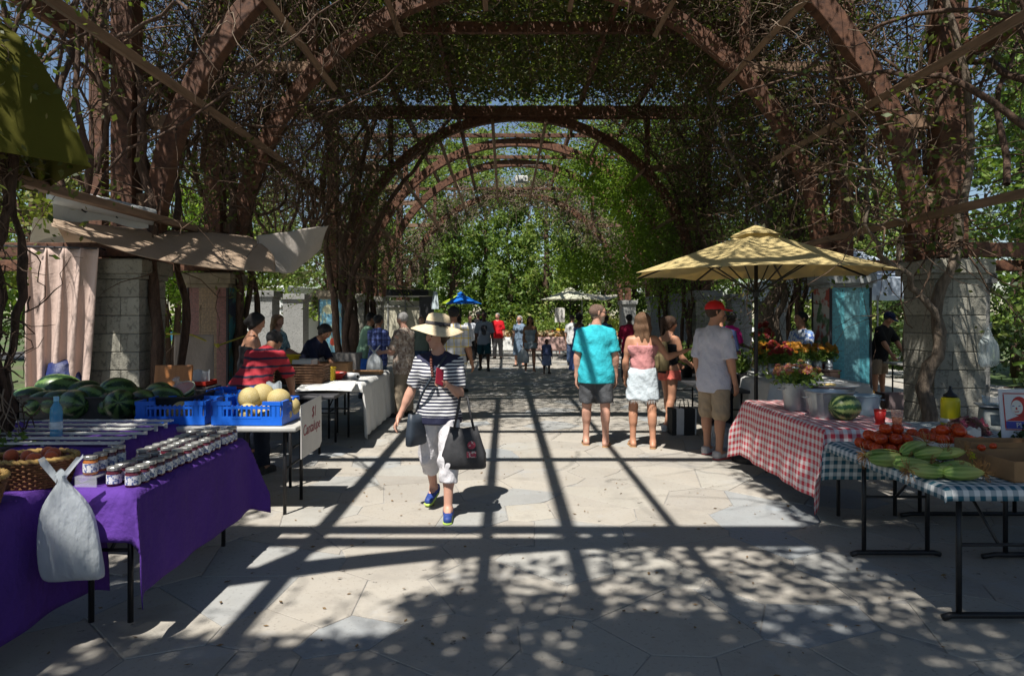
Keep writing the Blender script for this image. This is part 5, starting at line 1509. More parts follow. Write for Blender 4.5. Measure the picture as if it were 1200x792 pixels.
sp = walk(np.repeat(np.array([[.13, 0, 0]]), 26, 0), np.array([[1., 0, 0]]) + np.random.default_rng(3).normal(0, .45, (26, 3)), np.full(26, .075), 6, .3, .15, np.random.default_rng(3))
V_, F_ = tubes_np(sp, np.full(26, .003), np.full(26, .002)); SILK_ME = np_mesh('silk', V_, F_, True); SILK_ME.materials.append(SILK)
lp = MB().grid(lambda u, v: (-.11 + .20 * u, (v - .5) * .040 * (1 - u), .036 + .016 * u - .02 * u * u), 8, 2); HL_ME = lp.mesh('husk_leaf', True); HL_ME.materials.append(HUSK)
for px, py, d, rz, rx, zz in [(1035, 536, 4.05, 2.85, 0, .035), (1056, 540, 3.95, -.5, .6, .035), (1085, 545, 3.85, -.35, 1.2, .035), (1068, 548, 3.82, -.6, .2, .04), (1105, 556, 3.68, -.25, .5, .038), (1120, 552, 3.74, -.2, 2, .04),
                              (1070, 530, 3.95, .32, .9, .105), (1090, 540, 3.84, -.5, 2.1, .10), (1112, 540, 3.80, -.45, 1.5, .105), (1040, 545, 3.97, -.45, 2.2, .04), (1085, 560, 3.66, 2.9, .3, .04), (1128, 562, 3.62, -.2, 1.1, .04)]:
    x = (px - 592) * d / 800
    o = link('corn_ear', CORN_ME, None, None, (x, d, ZT + zz), None, label='ear of sweetcorn in green husk piled on the green gingham cloth', cat='corn', group='ears of corn')
    o.rotation_euler = (rx, -.06 if zz < .08 else -.25, rz); _k = random.uniform(.85, 1.1); o.scale = (.66 * _k, 1.12 * _k, 1.12 * _k)
    link('silk', SILK_ME, None, o); q = link('husk_leaf', HL_ME, None, o); q.rotation_euler = (rx * 2, 0, 0)
bxx = carton('brown cardboard box with its side folded down beside the corn', (2.86, 3.74, ZT), .42, .34, .11, CARD, .04, group='produce cartons', flaps=False)
carton('long brown cardboard tray behind the corn', (2.90, 4.02, ZT), .40, .16, .14, CARD, -.06, group='produce cartons')
yp = thing('flower_sprig', 'tiny yellow sprig sticking out of the cardboard box', 'flowers', P(1140, 545, 3.72))
leaves('petals', np.array(P(1140, 534, 3.72)) + RNG.normal(size=(40, 3)) * .010, .014, leafmat('yellow_petal', [(.6, .5, .02), (.4, .5, .03)], .3), yp, kind='stuff')
obj('stem', MB().tube([P(1138, 552, 3.72), P(1140, 536, 3.72)], .002, 5), STEMG, yp, world=True)
for px, d in ((1150, 3.9), (1163, 3.95)): tomato((px - 592) * d / 800, d, ZT + .12, .022, 'small cherry tomato in the cardboard tray behind the corn', 'cherry tomatoes')
# scale table
yb = thing('squeeze_bottle', 'yellow squeeze bottle with a black spout top on the scale table', 'bottle', (3.56, 5.46, ZT))
YELB = M('yellow_bottle', (.62, .50, .01), .4, .1, 4)
obj('body', MB().lathe([(.062, 0), (.068, .01), (.068, .19), (.062, .215), (.045, .225)], 22), YELB, yb, smooth=True)
obj('cap', MB().lathe([(.050, .222), (.050, .24), (.020, .262), (.011, .285), (.009, .31), (.0001, .312)], 18), BLACKM, yb, smooth=True)
obj('paper_band', MB().lathe([(.069, .02), (.069, .055)], 22), PAPER, yb, smooth=True)
scl = thing('market_scale', 'grey market weighing scale with a clear bag on its pan', 'scale', (3.86, 5.27, ZT), -.45)
SCB = M('scale_body', (.30, .32, .30), .5, .1, 5)
obj('body', MB().add([(-.16, -.13, 0), (.16, -.13, 0), (.16, .15, 0), (-.16, .15, 0), (-.15, -.06, .15), (.15, -.06, .15), (.15, .14, .16), (-.15, .14, .16)], [(3, 2, 1, 0), (4, 5, 6, 7), (0, 1, 5, 4), (1, 2, 6, 5), (2, 3, 7, 6), (3, 0, 4, 7)]), SCB, scl, bevel=.012)
o = obj('display', MB().box((0, 0, 0), (.20, .08, .006)), M('lcd', (.03, .045, .06), .15), scl, loc=(-.01, -.1, .078)); o.rotation_euler = (R(65), 0, 0)
obj('pan', MB().box((0, .04, .172), (.36, .26, .012)), GALV, scl, bevel=.005)
for k in range(6): o = obj('key', MB().box((0, 0, 0), (.014, .014, .006)), PAPER, scl, loc=(.115 + (k % 2) * .02, -.115 + (k // 2) * .008, .045 + (k // 2) * .03)); o.rotation_euler = (R(65), 0, 0)
carrier_bag('plastic_bag', 'clear crumpled bags lying on the scale pan', (3.86, 5.30, ZT + .18), .26, .06, .2, CLRP, seed=17, knot=False)
def heap(name, label, cat, x, y, z, rx, ry, h, n, size, mat, seed, aspect=.6, group=None):
    rg = np.random.default_rng(seed); t = thing(name, label, cat, (x, y, z), group=group)
    q = unit(rg.normal(size=(n, 3))); q[:, 2] = np.abs(q[:, 2]); q *= np.array([rx, ry, h]) * rg.uniform(.6, 1, (n, 1))
    leaves('leaves', q + np.array(t.location), size, mat, t, rg, aspect, kind='stuff')
    obj('core', MB().ell((0, 0, h * .3), (rx * .8, ry * .8, h * .55), 12, 8), mat, t, smooth=True)
    return t
ONI = leafmat('red_onion_leaf', [(.20, .03, .08), (.32, .07, .14), (.38, .22, .22), (.12, .05, .03)], .2)
heap('greens_bunch', 'bunch of dark red leafy greens on the scale table', 'greens', 3.42, 5.05, ZT, .15, .11, .12, 420, .07, ONI, 3)
heap('greens_bunch', 'bunch of blue-green broccoli leaves beside the scale', 'greens', 3.66, 4.82, ZT, .15, .11, .12, 420, .07, LEAF_CY, 4)
heap('greens_bunch', 'pale green cabbage leaves below the scale', 'greens', 3.62, 4.58, ZT, .12, .10, .10, 320, .085, leafmat('cabbage_leaf', [(.10, .17, .09), (.2, .28, .16), (.06, .12, .06)], .25), 5)
heap('greens_bunch', 'pile of dark green herbs near the poster', 'greens', 3.80, 4.50, ZT, .22, .10, .09, 500, .045, LEAF_TR, 6)
dg = carrier_bag('plastic_bag', 'small white paper cup bag behind the tomato carton', (3.16, 4.62, ZT), .09, .11, .08, PAPER, seed=21, knot=False)
tomato(3.27, 4.52, ZT + .03, .035, 'single tomato behind the cardboard tray', 'single tomatoes')
# poster
po = thing('framed_poster', 'white poster with a red portrait above a blue lettered band', 'poster', (3.66, 4.70, ZT + .005), .15)
po.location = (P(1192, 515, 4.75).x + .09, 4.75, ZT + .02); po.rotation_euler = (R(-8), 0, -.10)
obj('board', MB().box((0, .006, .17), (.36, .010, .34)), M('poster_white', (.60, .60, .62), .6, .05), po)
PR_, PB_ = M('poster_red', (.42, .035, .03), .6), M('poster_blue', (.05, .06, .30), .6)
fr = MB()
for a, b in (((-.155, .305), (.155, .312)), ((-.155, .055), (.155, .062))): fr.box(((a[0] + b[0]) / 2, -.0005, (a[1] + b[1]) / 2), (b[0] - a[0], .002, b[1] - a[1]))
for sx in (-1, 1): fr.box((sx * .152, -.0005, .184), (.007, .002, .236))
obj('border', fr, PR_, po)
obj('band', MB().box((0, -.0005, .090), (.296, .002, .05)), PB_, po)
o = text_mesh('PLENTY', .048, PAPER, po, (0, -.0025, .074), (R(90), 0, 0))
def flat(pts, mat, y=-.001, nm='print'):
    obj(nm, MB().add([(x, y, z) for x, z in pts], [tuple(range(len(pts)))]), mat, po)
flat([(-.15, .118), (.10, .118), (.07, .15), (.04, .165), (-.03, .165), (-.10, .14)], PR_, nm='shoulders')
flat([(-.05 + .055 * math.cos(a), .22 + .068 * math.sin(a)) for a in np.linspace(0, 6.1, 22)], PR_, nm='head')
flat([(-.068 + .038 * math.cos(a), .213 + .05 * math.sin(a)) for a in np.linspace(0, 6.1, 20)], PAPER, -.0022, 'face')
flat([(-.10, .222), (-.085, .226), (-.085, .220), (-.10, .217)], PB_, -.003, 'eye'); flat([(-.06, .222), (-.045, .226), (-.045, .220), (-.06, .217)], PB_, -.003, 'eye')
flat([(-.09, .185), (-.055, .187), (-.06, .180), (-.085, .179)], PR_, -.003, 'mouth'); flat([(-.078, .213), (-.07, .213), (-.066, .197), (-.08, .197)], PR_, -.003, 'nose')
# ================================================================ umbrellas
def umbrella(label, x, y, r_, ze, zp, ze_rot, n, fab, under=None, pole=.022, polem=None, vent=True, pw=.93, lip=.0, sag=.05, panels=None, polecol=None, name='market_umbrella', zbase=0):
    t = thing(name, label, 'umbrella', (x, y, 0), ze_rot, group='market umbrellas')
    def pt(k, s, z0=0):
        a = 2 * math.pi * (k % n) / n
        rr = r_ * s; z = zp - (zp - ze) * (s ** pw)
        return Vector((rr * math.cos(a), rr * math.sin(a), z + z0))
    can_ = MB(); m = 6; q = 8
    for k in range(n):
        def fn(u, v):
            s = .04 + .96 * v
            p = pt(k, s).lerp(pt(k + 1, s), u)
            c = math.sin(u * math.pi)
            sc_ = 1 - sag * c * v
            return (p.x * sc_, p.y * sc_, p.z - .06 * r_ * c * v * (1 - v) * 2 + (.02 * c * v))
        can_.grid(fn, m, q, m=(panels[k % len(panels)] if panels else 0))
    o = obj('canopy', can_, lst(fab), t, smooth=False); o.modifiers.new('t', 'SOLIDIFY').thickness = .004
    vm = MB()
    for k in range(n):
        a, b = pt(k, .20, .045), pt(k + 1, .20, .045); vm.add([(0, 0, zp + .055), a, b], [(0, 1, 2)])
    if vent: obj('vent_cap', vm, lst(fab)[0], t)
    pm_ = polem or BLACKM
    obj('pole', MB().tube([(0, 0, zbase), (0, 0, zp + .09)], pole, 12), pm_, t, smooth=True)
    obj('hub', MB().lathe([(.02, ze + .22), (.045, ze + .22), (.045, ze + .28), (.02, ze + .28)], 12), pm_, t)
    obj('runner', MB().lathe([(.02, ze - .25), (.04, ze - .25), (.04, ze - .17), (.02, ze - .17)], 12), pm_, t)
    for k in range(n):
        e = pt(k, .985, -.012); h_ = pt(k, .06, -.03)
        obj('rib', MB().beam(h_, e, .014, .02), pm_, t)
        mid = pt(k, .5, -.03)
        obj('strut', MB().beam((0.03 * math.cos(2 * math.pi * k / n), .03 * math.sin(2 * math.pi * k / n), ze - .2), mid, .010, .014), pm_, t)
    obj('base_weight', MB().lathe([(.26, zbase), (.26, zbase + .05), (.05, zbase + .09), (.035, zbase + .25)], 20), pm_, t)
    return t
YFAB = cloth('yellow_canvas', (.60, .48, .23), .10, .15, .8, 3, .30)
u = umbrella('large faded yellow market umbrella shading the flower stall', 2.80, 7.62, 1.42, 2.08, 2.58, .2, 8, YFAB)
OLV = cloth('olive_canvas', (.105, .10, .012), .1, .15, .8, 3, .30)
u = umbrella('olive green market umbrella standing over the peach tables', -3.98, 4.86, 1.02, 2.68, 3.80, .02, 4, OLV, sag=.0, pw=2.6)
umbrella('pale cream umbrella over the far produce stand', P(668, 0, 25).x, 25, 1.15, 2.20, 2.62, .3, 6, cloth('cream_canvas', (.62, .62, .50), .05, .1, .8, 3, .35))
BLU = cloth('blue_fabric', (.01, .16, .62), .35, .2, .7, 6, .3)
umbrella('blue beach umbrella with a lime green panel among the far visitors', P(540, 0, 25).x, 25, .78, 2.05, 2.46, .1, 8, [BLU, cloth('lime_fabric', (.42, .55, .04), .1, .1, .8, 3, .3)], panels=[0, 0, 0, 1, 1, 0, 0, 0], name='beach_umbrella')
# ================================================================ far right: canopy tent, black-capped man's table, misc
tn = thing('canopy_tent', 'pale blue pop-up canopy tent behind the turquoise column', 'tent', (6.75, 13.6, 0))
TEN = cloth('tent_fabric', (.60, .68, .78), .1, .2, .7, 2, .35)
for k in range(4):
    a, b = [(1.5 * sx, 1.5 * sy, 2.28) for sx, sy in ((-1, -1), (1, -1), (1, 1), (-1, 1))][k], [(1.5 * sx, 1.5 * sy, 2.28) for sx, sy in ((-1, -1), (1, -1), (1, 1), (-1, 1))][(k + 1) % 4]
    obj('roof_panel', MB().grid(lambda u, v: tuple(Vector(a).lerp(Vector(b), u).lerp(Vector((0, 0, 3.05)), v) - Vector((0, 0, .12 * math.sin(v * 3.14)))), 6, 8), TEN, tn, smooth=True)
    obj('valance', MB().grid(lambda u, v: tuple(Vector(a).lerp(Vector(b), u) * 1.002 + Vector((0, 0, -.32 * v - .02 * math.sin(u * 9.4) * v))), 16, 3), TEN, tn, smooth=True)
    obj('leg', MB().beam((a[0] * .98, a[1] * .98, 0), (a[0] * .98, a[1] * .98, 2.25), .03, .03), GREYM, tn)
table('small folding table beside the man in black', 7.3, 8.4, 12.6, 13.2, .74, along='x')
carton('dark crate of produce on the ground near the turquoise column', (6.35, 12.0, 0), .45, .35, .28, DKW, group='crates on the ground')
heap('produce_heap', 'orange vegetables in the dark crate on the ground', 'vegetables', 6.35, 12.0, .2, .18, .13, .14, 160, .07, PET['gold'], 9)
carton('pale printed carton beside the dark crate on the ground', (6.85, 12.0, 0), .4, .35, .26, M('pale_card', (.40, .30, .30), .8), group='crates on the ground')
st = thing('folding_stool', 'black folding stool beside the right block column', 'stool', (4.0, 6.9, 0))
for s in (-1, 1):
    obj('leg', MB().tube([(-.17, s * .15, 0), (.17, s * .15, .42)], .012, 6), BLACKM, st); obj('leg', MB().tube([(.17, s * .13, 0), (-.17, s * .13, .42)], .012, 6), BLACKM, st)
obj('seat', MB().box((0, 0, .43), (.36, .34, .02)), BLACKM, st)
carrier_bag('plastic_bag', 'clear carrier bag hooked on the right side of the block column', (P(1158, 430, 7.45).x, 7.45, CAMZ - 60 * 7.45 / 800), .24, .42, .14, glassy('bag_clear', (.55, .62, .62), .45, .2), .4, seed=23)
carrier_bag('plastic_bag', 'crumpled clear bag on the ground by the red gingham table', (2.75, 8.1, 0), .55, .32, .35, glassy('bag_clear2', (.35, .40, .46), .5, .2), seed=25, knot=False)
# broad leaf at the right edge
bl = thing('broadleaf_plant', 'plant with one large bright green leaf behind the poster', 'plant', (4.62, 5.75, 0))
obj('stem', MB().tube(stem_path([(0, 0, 0), (-.03, 0, .7), (-.12, -.05, 1.2)], 10, .01), .010, 6), STEMG, bl, smooth=True)
for k, (dx, dy, dz, rz) in enumerate(((-.12, -.05, 1.2, 3.3), (-.1, 0, 1.0, 1.2), (0, 0, .85, 5))):
    o = obj('large_leaf', MB().grid(lambda u, v: ((u) * .30, (v - .5) * .16 * math.sin(math.pi * min(1, u * .95 + .04)) ** .7, .05 * math.sin(u * 2.6) - .05 * abs(v - .5)), 10, 6), LEAF_BR, bl, smooth=True, loc=(dx, dy, dz)); o.rotation_euler = (.15, 0, rz)
# ================================================================ far stands
PRD = leafmat('produce', [(.45, .12, .05), (.5, .28, .08), (.3, .05, .03), (.5, .40, .22), (.14, .2, .05), (.45, .2, .15)], .1)
for k, (x, w, lab) in enumerate(((-.1, 1.6, 'far produce table heaped with orange fruit beside the man in red'), (1.9, 2.0, 'far produce table behind the woman and child'), (4.1, 1.8, 'far produce table under the cream umbrella'))):
    y = 27.5 + .3 * k
    table('folding table of the far produce stand', x - w / 2, x + w / 2, y, y + .8, .74, along='x', group='far folding tables')
    tablecloth(('plain pale cloth', 'rosy cloth', 'cream cloth')[k] + ' over the far produce table', x - w / 2 - .02, x + w / 2 + .02, y - .02, y + .82, .745, .1, .1, .55, .05, [WHITEC, cloth('rose_cloth', (.45, .30, .27), .1), cloth('cream_cloth', (.5, .45, .35), .1)][k], k, .07, .02, 12)
    heap('produce_heap', ('heap of orange fruit on the far table beside the man in red', 'heap of mixed fruit on the far rosy cloth', 'heap of fruit under the cream umbrella')[k], 'fruit', x, y + .35, .75, w * .48, .34, .28, 420, .14, PRD, 50 + k, .8)
kb = obj('plaza_kerb', MB().box((2, 27.0, .06), (12, .18, .12)), M('dark_kerb', (.05, .05, .05), .8), kind='structure')
sp_ = thing('sign_post', 'small white sign board on a red-brown stake behind the far stand', 'sign', P(656, 370, 29)); sp_.location.z = 0
obj('board', MB().box((0, 0, 1.65), (.42, .02, .62)), PAPER, sp_); obj('stake', MB().box((0, .03, .8), (.05, .03, 1.6)), M('stake', (.3, .1, .08), .8), sp_)
tp = thing('yellow_tape', 'yellow barrier tape strung along the far stand', 'tape', P(650, 384, 28.6))
obj('strip', MB().grid(lambda u, v: P(652 + 26 * u, 384.5 + 2.2 * v + 1.0 * math.sin(u * 3.1), 28.6), 10, 1), M('tape_yellow', (.6, .5, .02), .5), tp, world=True)
for px in (652, 678): obj('stake', MB().tube([(P(px, 384, 28.6).x, 28.62, 0), (P(px, 384, 28.6).x, 28.62, 1.15)], .015, 6), BLACKM, tp, world=True)
sheet('canvas_shade', 'pale canvas awning slung behind the cream umbrella', 'canvas shade', [[P(682, 344, 29), P(705, 352, 29), P(735, 345, 29)], [P(680, 343, 31), P(708, 346, 31), P(738, 343, 31)]], cloth('awning', (.5, .47, .38), .1, .2, .8, 3, .3), 16, 6, 0, group='canvas shades')
aw = thing('awning_poles', 'thin grey poles holding the far canvas awning', 'poles', (P(700, 0, 29).x, 29, 0))
for px in (682, 735): obj('pole', MB().tube([(P(px, 0, 29).x, 29, 0), tuple(P(px, 344, 29))], .02, 6), GREYM, aw, world=True)
# black-roofed kiosk on the left
kx, ky = -4.1, 24.3
kk_ = thing('kiosk', 'small kiosk with black roof edge and cream panel screens', 'kiosk', (kx, ky, 0))
CRM = M('cream_panel', (.50, .47, .36), .8, .12, 4); KGR = M('kiosk_frame', (.20, .20, .19), .7)
for i in range(4):
    obj('panel', MB().box((-1.0 + i * .62, 0, 1.45), (.56, .03, 1.4)), CRM, kk_)
    obj('base_board', MB().box((-1.0 + i * .62, 0, .38), (.56, .03, .66)), KGR, kk_)
for i in range(5): obj('post', MB().box((-1.31 + i * .62, -.02, 1.15), (.05, .07, 2.3)), KGR, kk_)
obj('rail', MB().box((-.07, -.055, 1.95), (2.55, .03, .05)), KGR, kk_)
obj('roof', MB().box((-.1, .9, 2.44), (3.0, 2.2, .22)), BLACKM, kk_)
for s in (-1.3, 1.17): obj('post', MB().box((s, 1.9, 1.15), (.06, .06, 2.3)), KGR, kk_)
tw = thing('hanging_towel', 'pale blue towel hanging from the kiosk roof corner', 'towel', P(510, 352, 23.8))
obj('cloth', MB().grid(lambda u, v: ((u - .5) * .22 * (.6 + .6 * v), .02 * math.sin(u * 9), .32 - .62 * v), 10, 8), cloth('towel', (.5, .58, .62)), tw, smooth=True)
obj('hook', MB().tube([(0, 0, .31), (0, .02, .45), (-.25, .3, .50)], .01, 5), BLACKM, tw)
dk = thing('menu_board', 'tall dark board standing beside the kiosk', 'board', (P(500, 0, 24.2).x, 24.2, 0))
obj('panel', MB().box((0, 0, 1.55), (.52, .04, 1.5)), TDARK, dk); obj('leg', MB().box((-.2, .02, .4), (.04, .04, .8)), KGR, dk); obj('leg', MB().box((.2, .02, .4), (.04, .04, .8)), KGR, dk)
# ================================================================ vehicles beyond the left columns
def vehicle(name, label, cat, loc, rz, prof, w, wheels, win, paint, L):
    t = thing(name, label, cat, loc, rz, group='parked vehicles')
    n = len(prof); vs = [(x, -w / 2 * k, z) for x, z, k in prof] + [(x, w / 2 * k, z) for x, z, k in prof]
    fs = [tuple(range(n)), tuple(range(2 * n - 1, n - 1, -1))] + [(i, n + i, n + (i + 1) % n, (i + 1) % n) for i in range(n)]
    obj('body', MB().add(vs, fs), paint, t, bevel=.05)
    GL = M('car_glass', (.02, .025, .03), .1) if 'car_glass' not in bpy.data.materials else bpy.data.materials['car_glass']
    for q in win:
        for s in (-1, 1): obj('window', MB().add([(x, s * (w / 2 * kk + .012), z) for x, z, kk in q], [tuple(range(len(q)))]), GL, t)
    for x in wheels:
        for s in (-1, 1):
            wh = obj('wheel', MB().tube([(0, -.11, 0), (0, .11, 0)], .33, 18), BLACKM, t, loc=(x, s * (w / 2 - .1), .33))
            obj('rim', MB().tube([(0, s * .10, 0), (0, s * .125, 0)], .2, 14), GREYM, wh)
    for s in (-1, 1):
        obj('headlight', MB().box((L / 2 - .02, s * w * .36, .78), (.06, .26, .14)), PAPER, t, bevel=.01)
        obj('tail_light', MB().box((-L / 2 + .01, s * w * .42, .9), (.05, .12, .26)), REDP, t, bevel=.01)
    obj('bumper', MB().box((L / 2 - .03, 0, .42), (.14, w * .94, .2)), GREYM, t, bevel=.03)
    return t
WPNT = M('white_paint', (.70, .71, .72), .3, .04, 3); BPNT = M('teal_paint', (.03, .14, .22), .3, .05, 3)
vehicle('parked_truck', 'white box truck parked beyond the left columns', 'truck', (-9.4, 30.5, 0), R(80),
        [(-2.7, .5, 1), (2.7, .5, 1), (2.7, 1.05, .97), (2.3, 1.25, .95), (1.75, 2.05, .86), (1.1, 2.15, .86), (1.1, 2.85, .98), (-2.7, 2.85, .98)], 2.1, (-1.7, 1.8),
        [[(1.2, 1.3, .955), (2.15, 1.3, .955), (1.72, 1.95, .875), (1.2, 1.98, .875)]], WPNT, 5.4)
sed = [(-2.2, .4, 1), (2.2, .4, 1), (2.2, .75, .97), (1.2, .92, .95), (.55, 1.38, .78), (-.9, 1.42, .78), (-1.6, .98, .95), (-2.2, .9, .97)]
sw = [[(-.1, .95, .955), (1.05, .95, .955), (.5, 1.32, .80), (-.1, 1.35, .80)], [(-1.4, .97, .955), (-.2, .97, .955), (-.2, 1.35, .80), (-.85, 1.35, .80)]]
vehicle('parked_car', 'teal car parked beyond the conifer on the left', 'car', (-16.2, 33, 0), R(15), sed, 1.75, (-1.35, 1.35), sw, BPNT, 4.4)
vehicle('parked_car', 'white car parked beyond the right columns', 'car', (11.2, 28, 0), R(170), sed, 1.8, (-1.35, 1.35), sw, WPNT, 4.4)
# street slab beyond and white wall glimpsed between columns
obj('car_park', MB().box((-14, 32, -.03), (16, 12, .04)), M('asphalt', (.05, .05, .052), .9, .2, 30, .4, 80), kind='structure')
obj('car_park', MB().box((13.5, 29, -.03), (9, 9, .04)), bpy.data.materials['asphalt'], kind='structure')
# ================================================================ people: one continuous skin surface per body, clothing and hair as children
def surfnet(Fg, R_, org, h):
    nx, ny, nz = Fg.shape
    ins = Fg < 0
    cs = [(0, 0, 0), (1, 0, 0), (0, 1, 0), (1, 1, 0), (0, 0, 1), (1, 0, 1), (0, 1, 1), (1, 1, 1)]
    sub = lambda A, o: A[o[0]:nx - 1 + o[0], o[1]:ny - 1 + o[1], o[2]:nz - 1 + o[2]]
    cnt = sum(sub(ins, c).astype(np.int8) for c in cs)
    act = (cnt > 0) & (cnt < 8)
    idx = np.full(act.shape, -1, np.int64); ii = np.argwhere(act); idx[act] = np.arange(len(ii))
    if len(ii) == 0: return np.zeros((0, 3)), np.zeros((0, 4), int), np.zeros(0, int)
    acc = np.zeros((len(ii), 3)); num = np.zeros(len(ii))
    vals = [Fg[ii[:, 0] + c[0], ii[:, 1] + c[1], ii[:, 2] + c[2]] for c in cs]
    for a in range(8):
        for b in range(a + 1, 8):
            if sum(abs(cs[a][k] - cs[b][k]) for k in range(3)) != 1: continue
            va, vb = vals[a], vals[b]; m = (va < 0) != (vb < 0)
            t = np.where(m, va / np.where(m, va - vb, 1), 0)[:, None]
            acc += np.where(m[:, None], np.array(cs[a]) + t * (np.array(cs[b]) - np.array(cs[a])), 0); num += m
    V = org + (ii + acc / num[:, None]) * h
    quads = []
    for ax in range(3):
        o = [0, 0, 0]; o[ax] = 1
        s0 = tuple(slice(0, -1) if k == ax else slice(1, -1) for k in range(3)); s1 = tuple(slice(1, None) if k == ax else slice(1, -1) for k in range(3))
        a, b = ins[s0], ins[s1]
        e = np.argwhere(a != b)
        if len(e) == 0: continue
        flip = a[e[:, 0], e[:, 1], e[:, 2]]
        u, w = [(1, 2), (2, 0), (0, 1)][ax]
        base = e.copy()
        for k in range(3):
            if k != ax: base[:, k] += 1
        def cell(du, dw):
            c = base.copy(); c[:, u] -= du; c[:, w] -= dw
            return idx[c[:, 0], c[:, 1], c[:, 2]]
        q = np.stack([cell(1, 1), cell(0, 1), cell(0, 0), cell(1, 0)], 1)
        q[~flip] = q[~flip][:, ::-1]
        quads.append(q)
    Q = np.concatenate(quads)
    reg = R_[ii[:, 0], ii[:, 1], ii[:, 2]] if R_ is not None else None
    return V, Q, (reg[Q[:, 0]] if reg is not None else None)
class Sdf:
    def __init__(s): s.p = []; s.cuts = []; s.sub = []
    def c(s, a, b, ra, rb=None, k=.03, reg=0, fd=None, fs=1., flat=False, flat0=False):
        s.p.append((np.array(a, float), np.array(b, float), ra, ra if rb is None else rb, k, reg, None if fd is None else unit(np.array(fd, float)), fs, flat, flat0)); return s
    def cut(s, p, n): s.cuts.append((np.array(p, float), unit(np.array(n, float)))); return s
    def hole(s, a, b, ra, rb=None): s.sub.append((np.array(a, float), np.array(b, float), ra, ra if rb is None else rb)); return s
    def build(s, h, noise=0, seed=0):
        lo = np.min([np.minimum(p[0], p[1]) - max(p[2], p[3]) for p in s.p], 0) - 3 * h
        hi = np.max([np.maximum(p[0], p[1]) + max(p[2], p[3]) for p in s.p], 0) + 3 * h
        n = np.ceil((hi - lo) / h).astype(int) + 1
        ax = [lo[i] + h * np.arange(n[i]) for i in range(3)]
        Fg = np.full(n, 1.0); D = np.full(n, 1.0); Rg = np.zeros(n, np.int16)
        for a, b, ra, rb, k, reg, fd, fs, flat, flat0 in s.p:
            pad = max(ra, rb) + k + 2 * h
            i0 = np.maximum(0, ((np.minimum(a, b) - pad - lo) / h).astype(int)); i1 = np.minimum(n, ((np.maximum(a, b) + pad - lo) / h).astype(int) + 2)
            sl = tuple(slice(i0[i], i1[i]) for i in range(3))
            X, Y, Z = np.meshgrid(*[ax[i][sl[i]] for i in range(3)], indexing='ij')
            q = np.stack([X, Y, Z], -1) - a; ba = b - a; L2 = ba @ ba + 1e-12
            if fd is not None:
                f = fd - ba * (fd @ ba) / L2 if L2 > 1e-8 else fd
                f = unit(f); q = q + (q @ f)[..., None] * f * (1 / fs - 1)
            tr = (q @ ba) / L2; t = np.clip(tr, 0, 1)
            d = np.linalg.norm(q - t[..., None] * ba, axis=-1) - (ra + (rb - ra) * t)
            if flat: d = np.maximum(d, (tr - 1) * math.sqrt(L2))
            if flat0: d = np.maximum(d, -tr * math.sqrt(L2))
            F0 = Fg[sl]; hh = np.clip(.5 + .5 * (d - F0) / k, 0, 1)
            Rg[sl] = np.where(d < D[sl], reg, Rg[sl]); D[sl] = np.minimum(D[sl], d)
            Fg[sl] = d + (F0 - d) * hh - k * hh * (1 - hh)
        if s.cuts or s.sub or noise:
            X, Y, Z = np.meshgrid(*ax, indexing='ij')
            if noise:
                Fg = Fg + noise * (np.sin(X * 31 + Z * 19 + seed) * np.sin(Y * 27 - Z * 23 + seed * 2) + .6 * np.sin(Z * 47 + X * 23 + seed) * np.sin(X * 41 + Y * 37))
            G_ = np.stack([X, Y, Z], -1)
            for p, nn in s.cuts: Fg = np.maximum(Fg, (G_ - p) @ nn)
            for a, b, ra, rb in s.sub:
                q = G_ - a; ba = b - a; t = np.clip((q @ ba) / (ba @ ba + 1e-12), 0, 1)
                Fg = np.maximum(Fg, -(np.linalg.norm(q - t[..., None] * ba, axis=-1) - (ra + (rb - ra) * t)))
        return surfnet(Fg, Rg, lo, h)
def skinmat(name, c):
    t = NT(name); col = t.mix(t.noise(6), sc(c, .88), (min(1, c[0] * 1.15), c[1] * 1.02, c[2]))
    t.base(col).set(Roughness=.5); t.b.inputs['Subsurface Weight'].default_value = .0; t.b.inputs['Specular IOR Level'].default_value = .4
    return t.mat
SKIN = {'fair': skinmat('fair_skin', (.50, .29, .21)), 'tan': skinmat('tan_skin', (.42, .22, .135)), 'olive': skinmat('olive_skin', (.30, .155, .09)), 'dark': skinmat('dark_skin', (.085, .045, .03))}
EYE = M('eye_dark', (.02, .015, .012), .2); LIP = M('lip', (.33, .09, .08), .45)
HAIR = {k: M('hair_' + k, c, .55, .45, 30, .9, 70, stretch=(6, 6, .6), dist=.01) for k, c in {'black': (.012, .010, .010), 'brown': (.05, .025, .014), 'blonde': (.26, .15, .07), 'grey': (.32, .31, .30), 'stubble': (.16, .10, .075), 'lightbrown': (.14, .075, .04)}.items()}
MC = {}
def cl(name, c, fold=.5):
    if name not in MC: MC[name] = cloth(name, c, .2, fold * 1.3, .9, 4)
    return MC[name]
def V3(*a): return np.array(a, float)
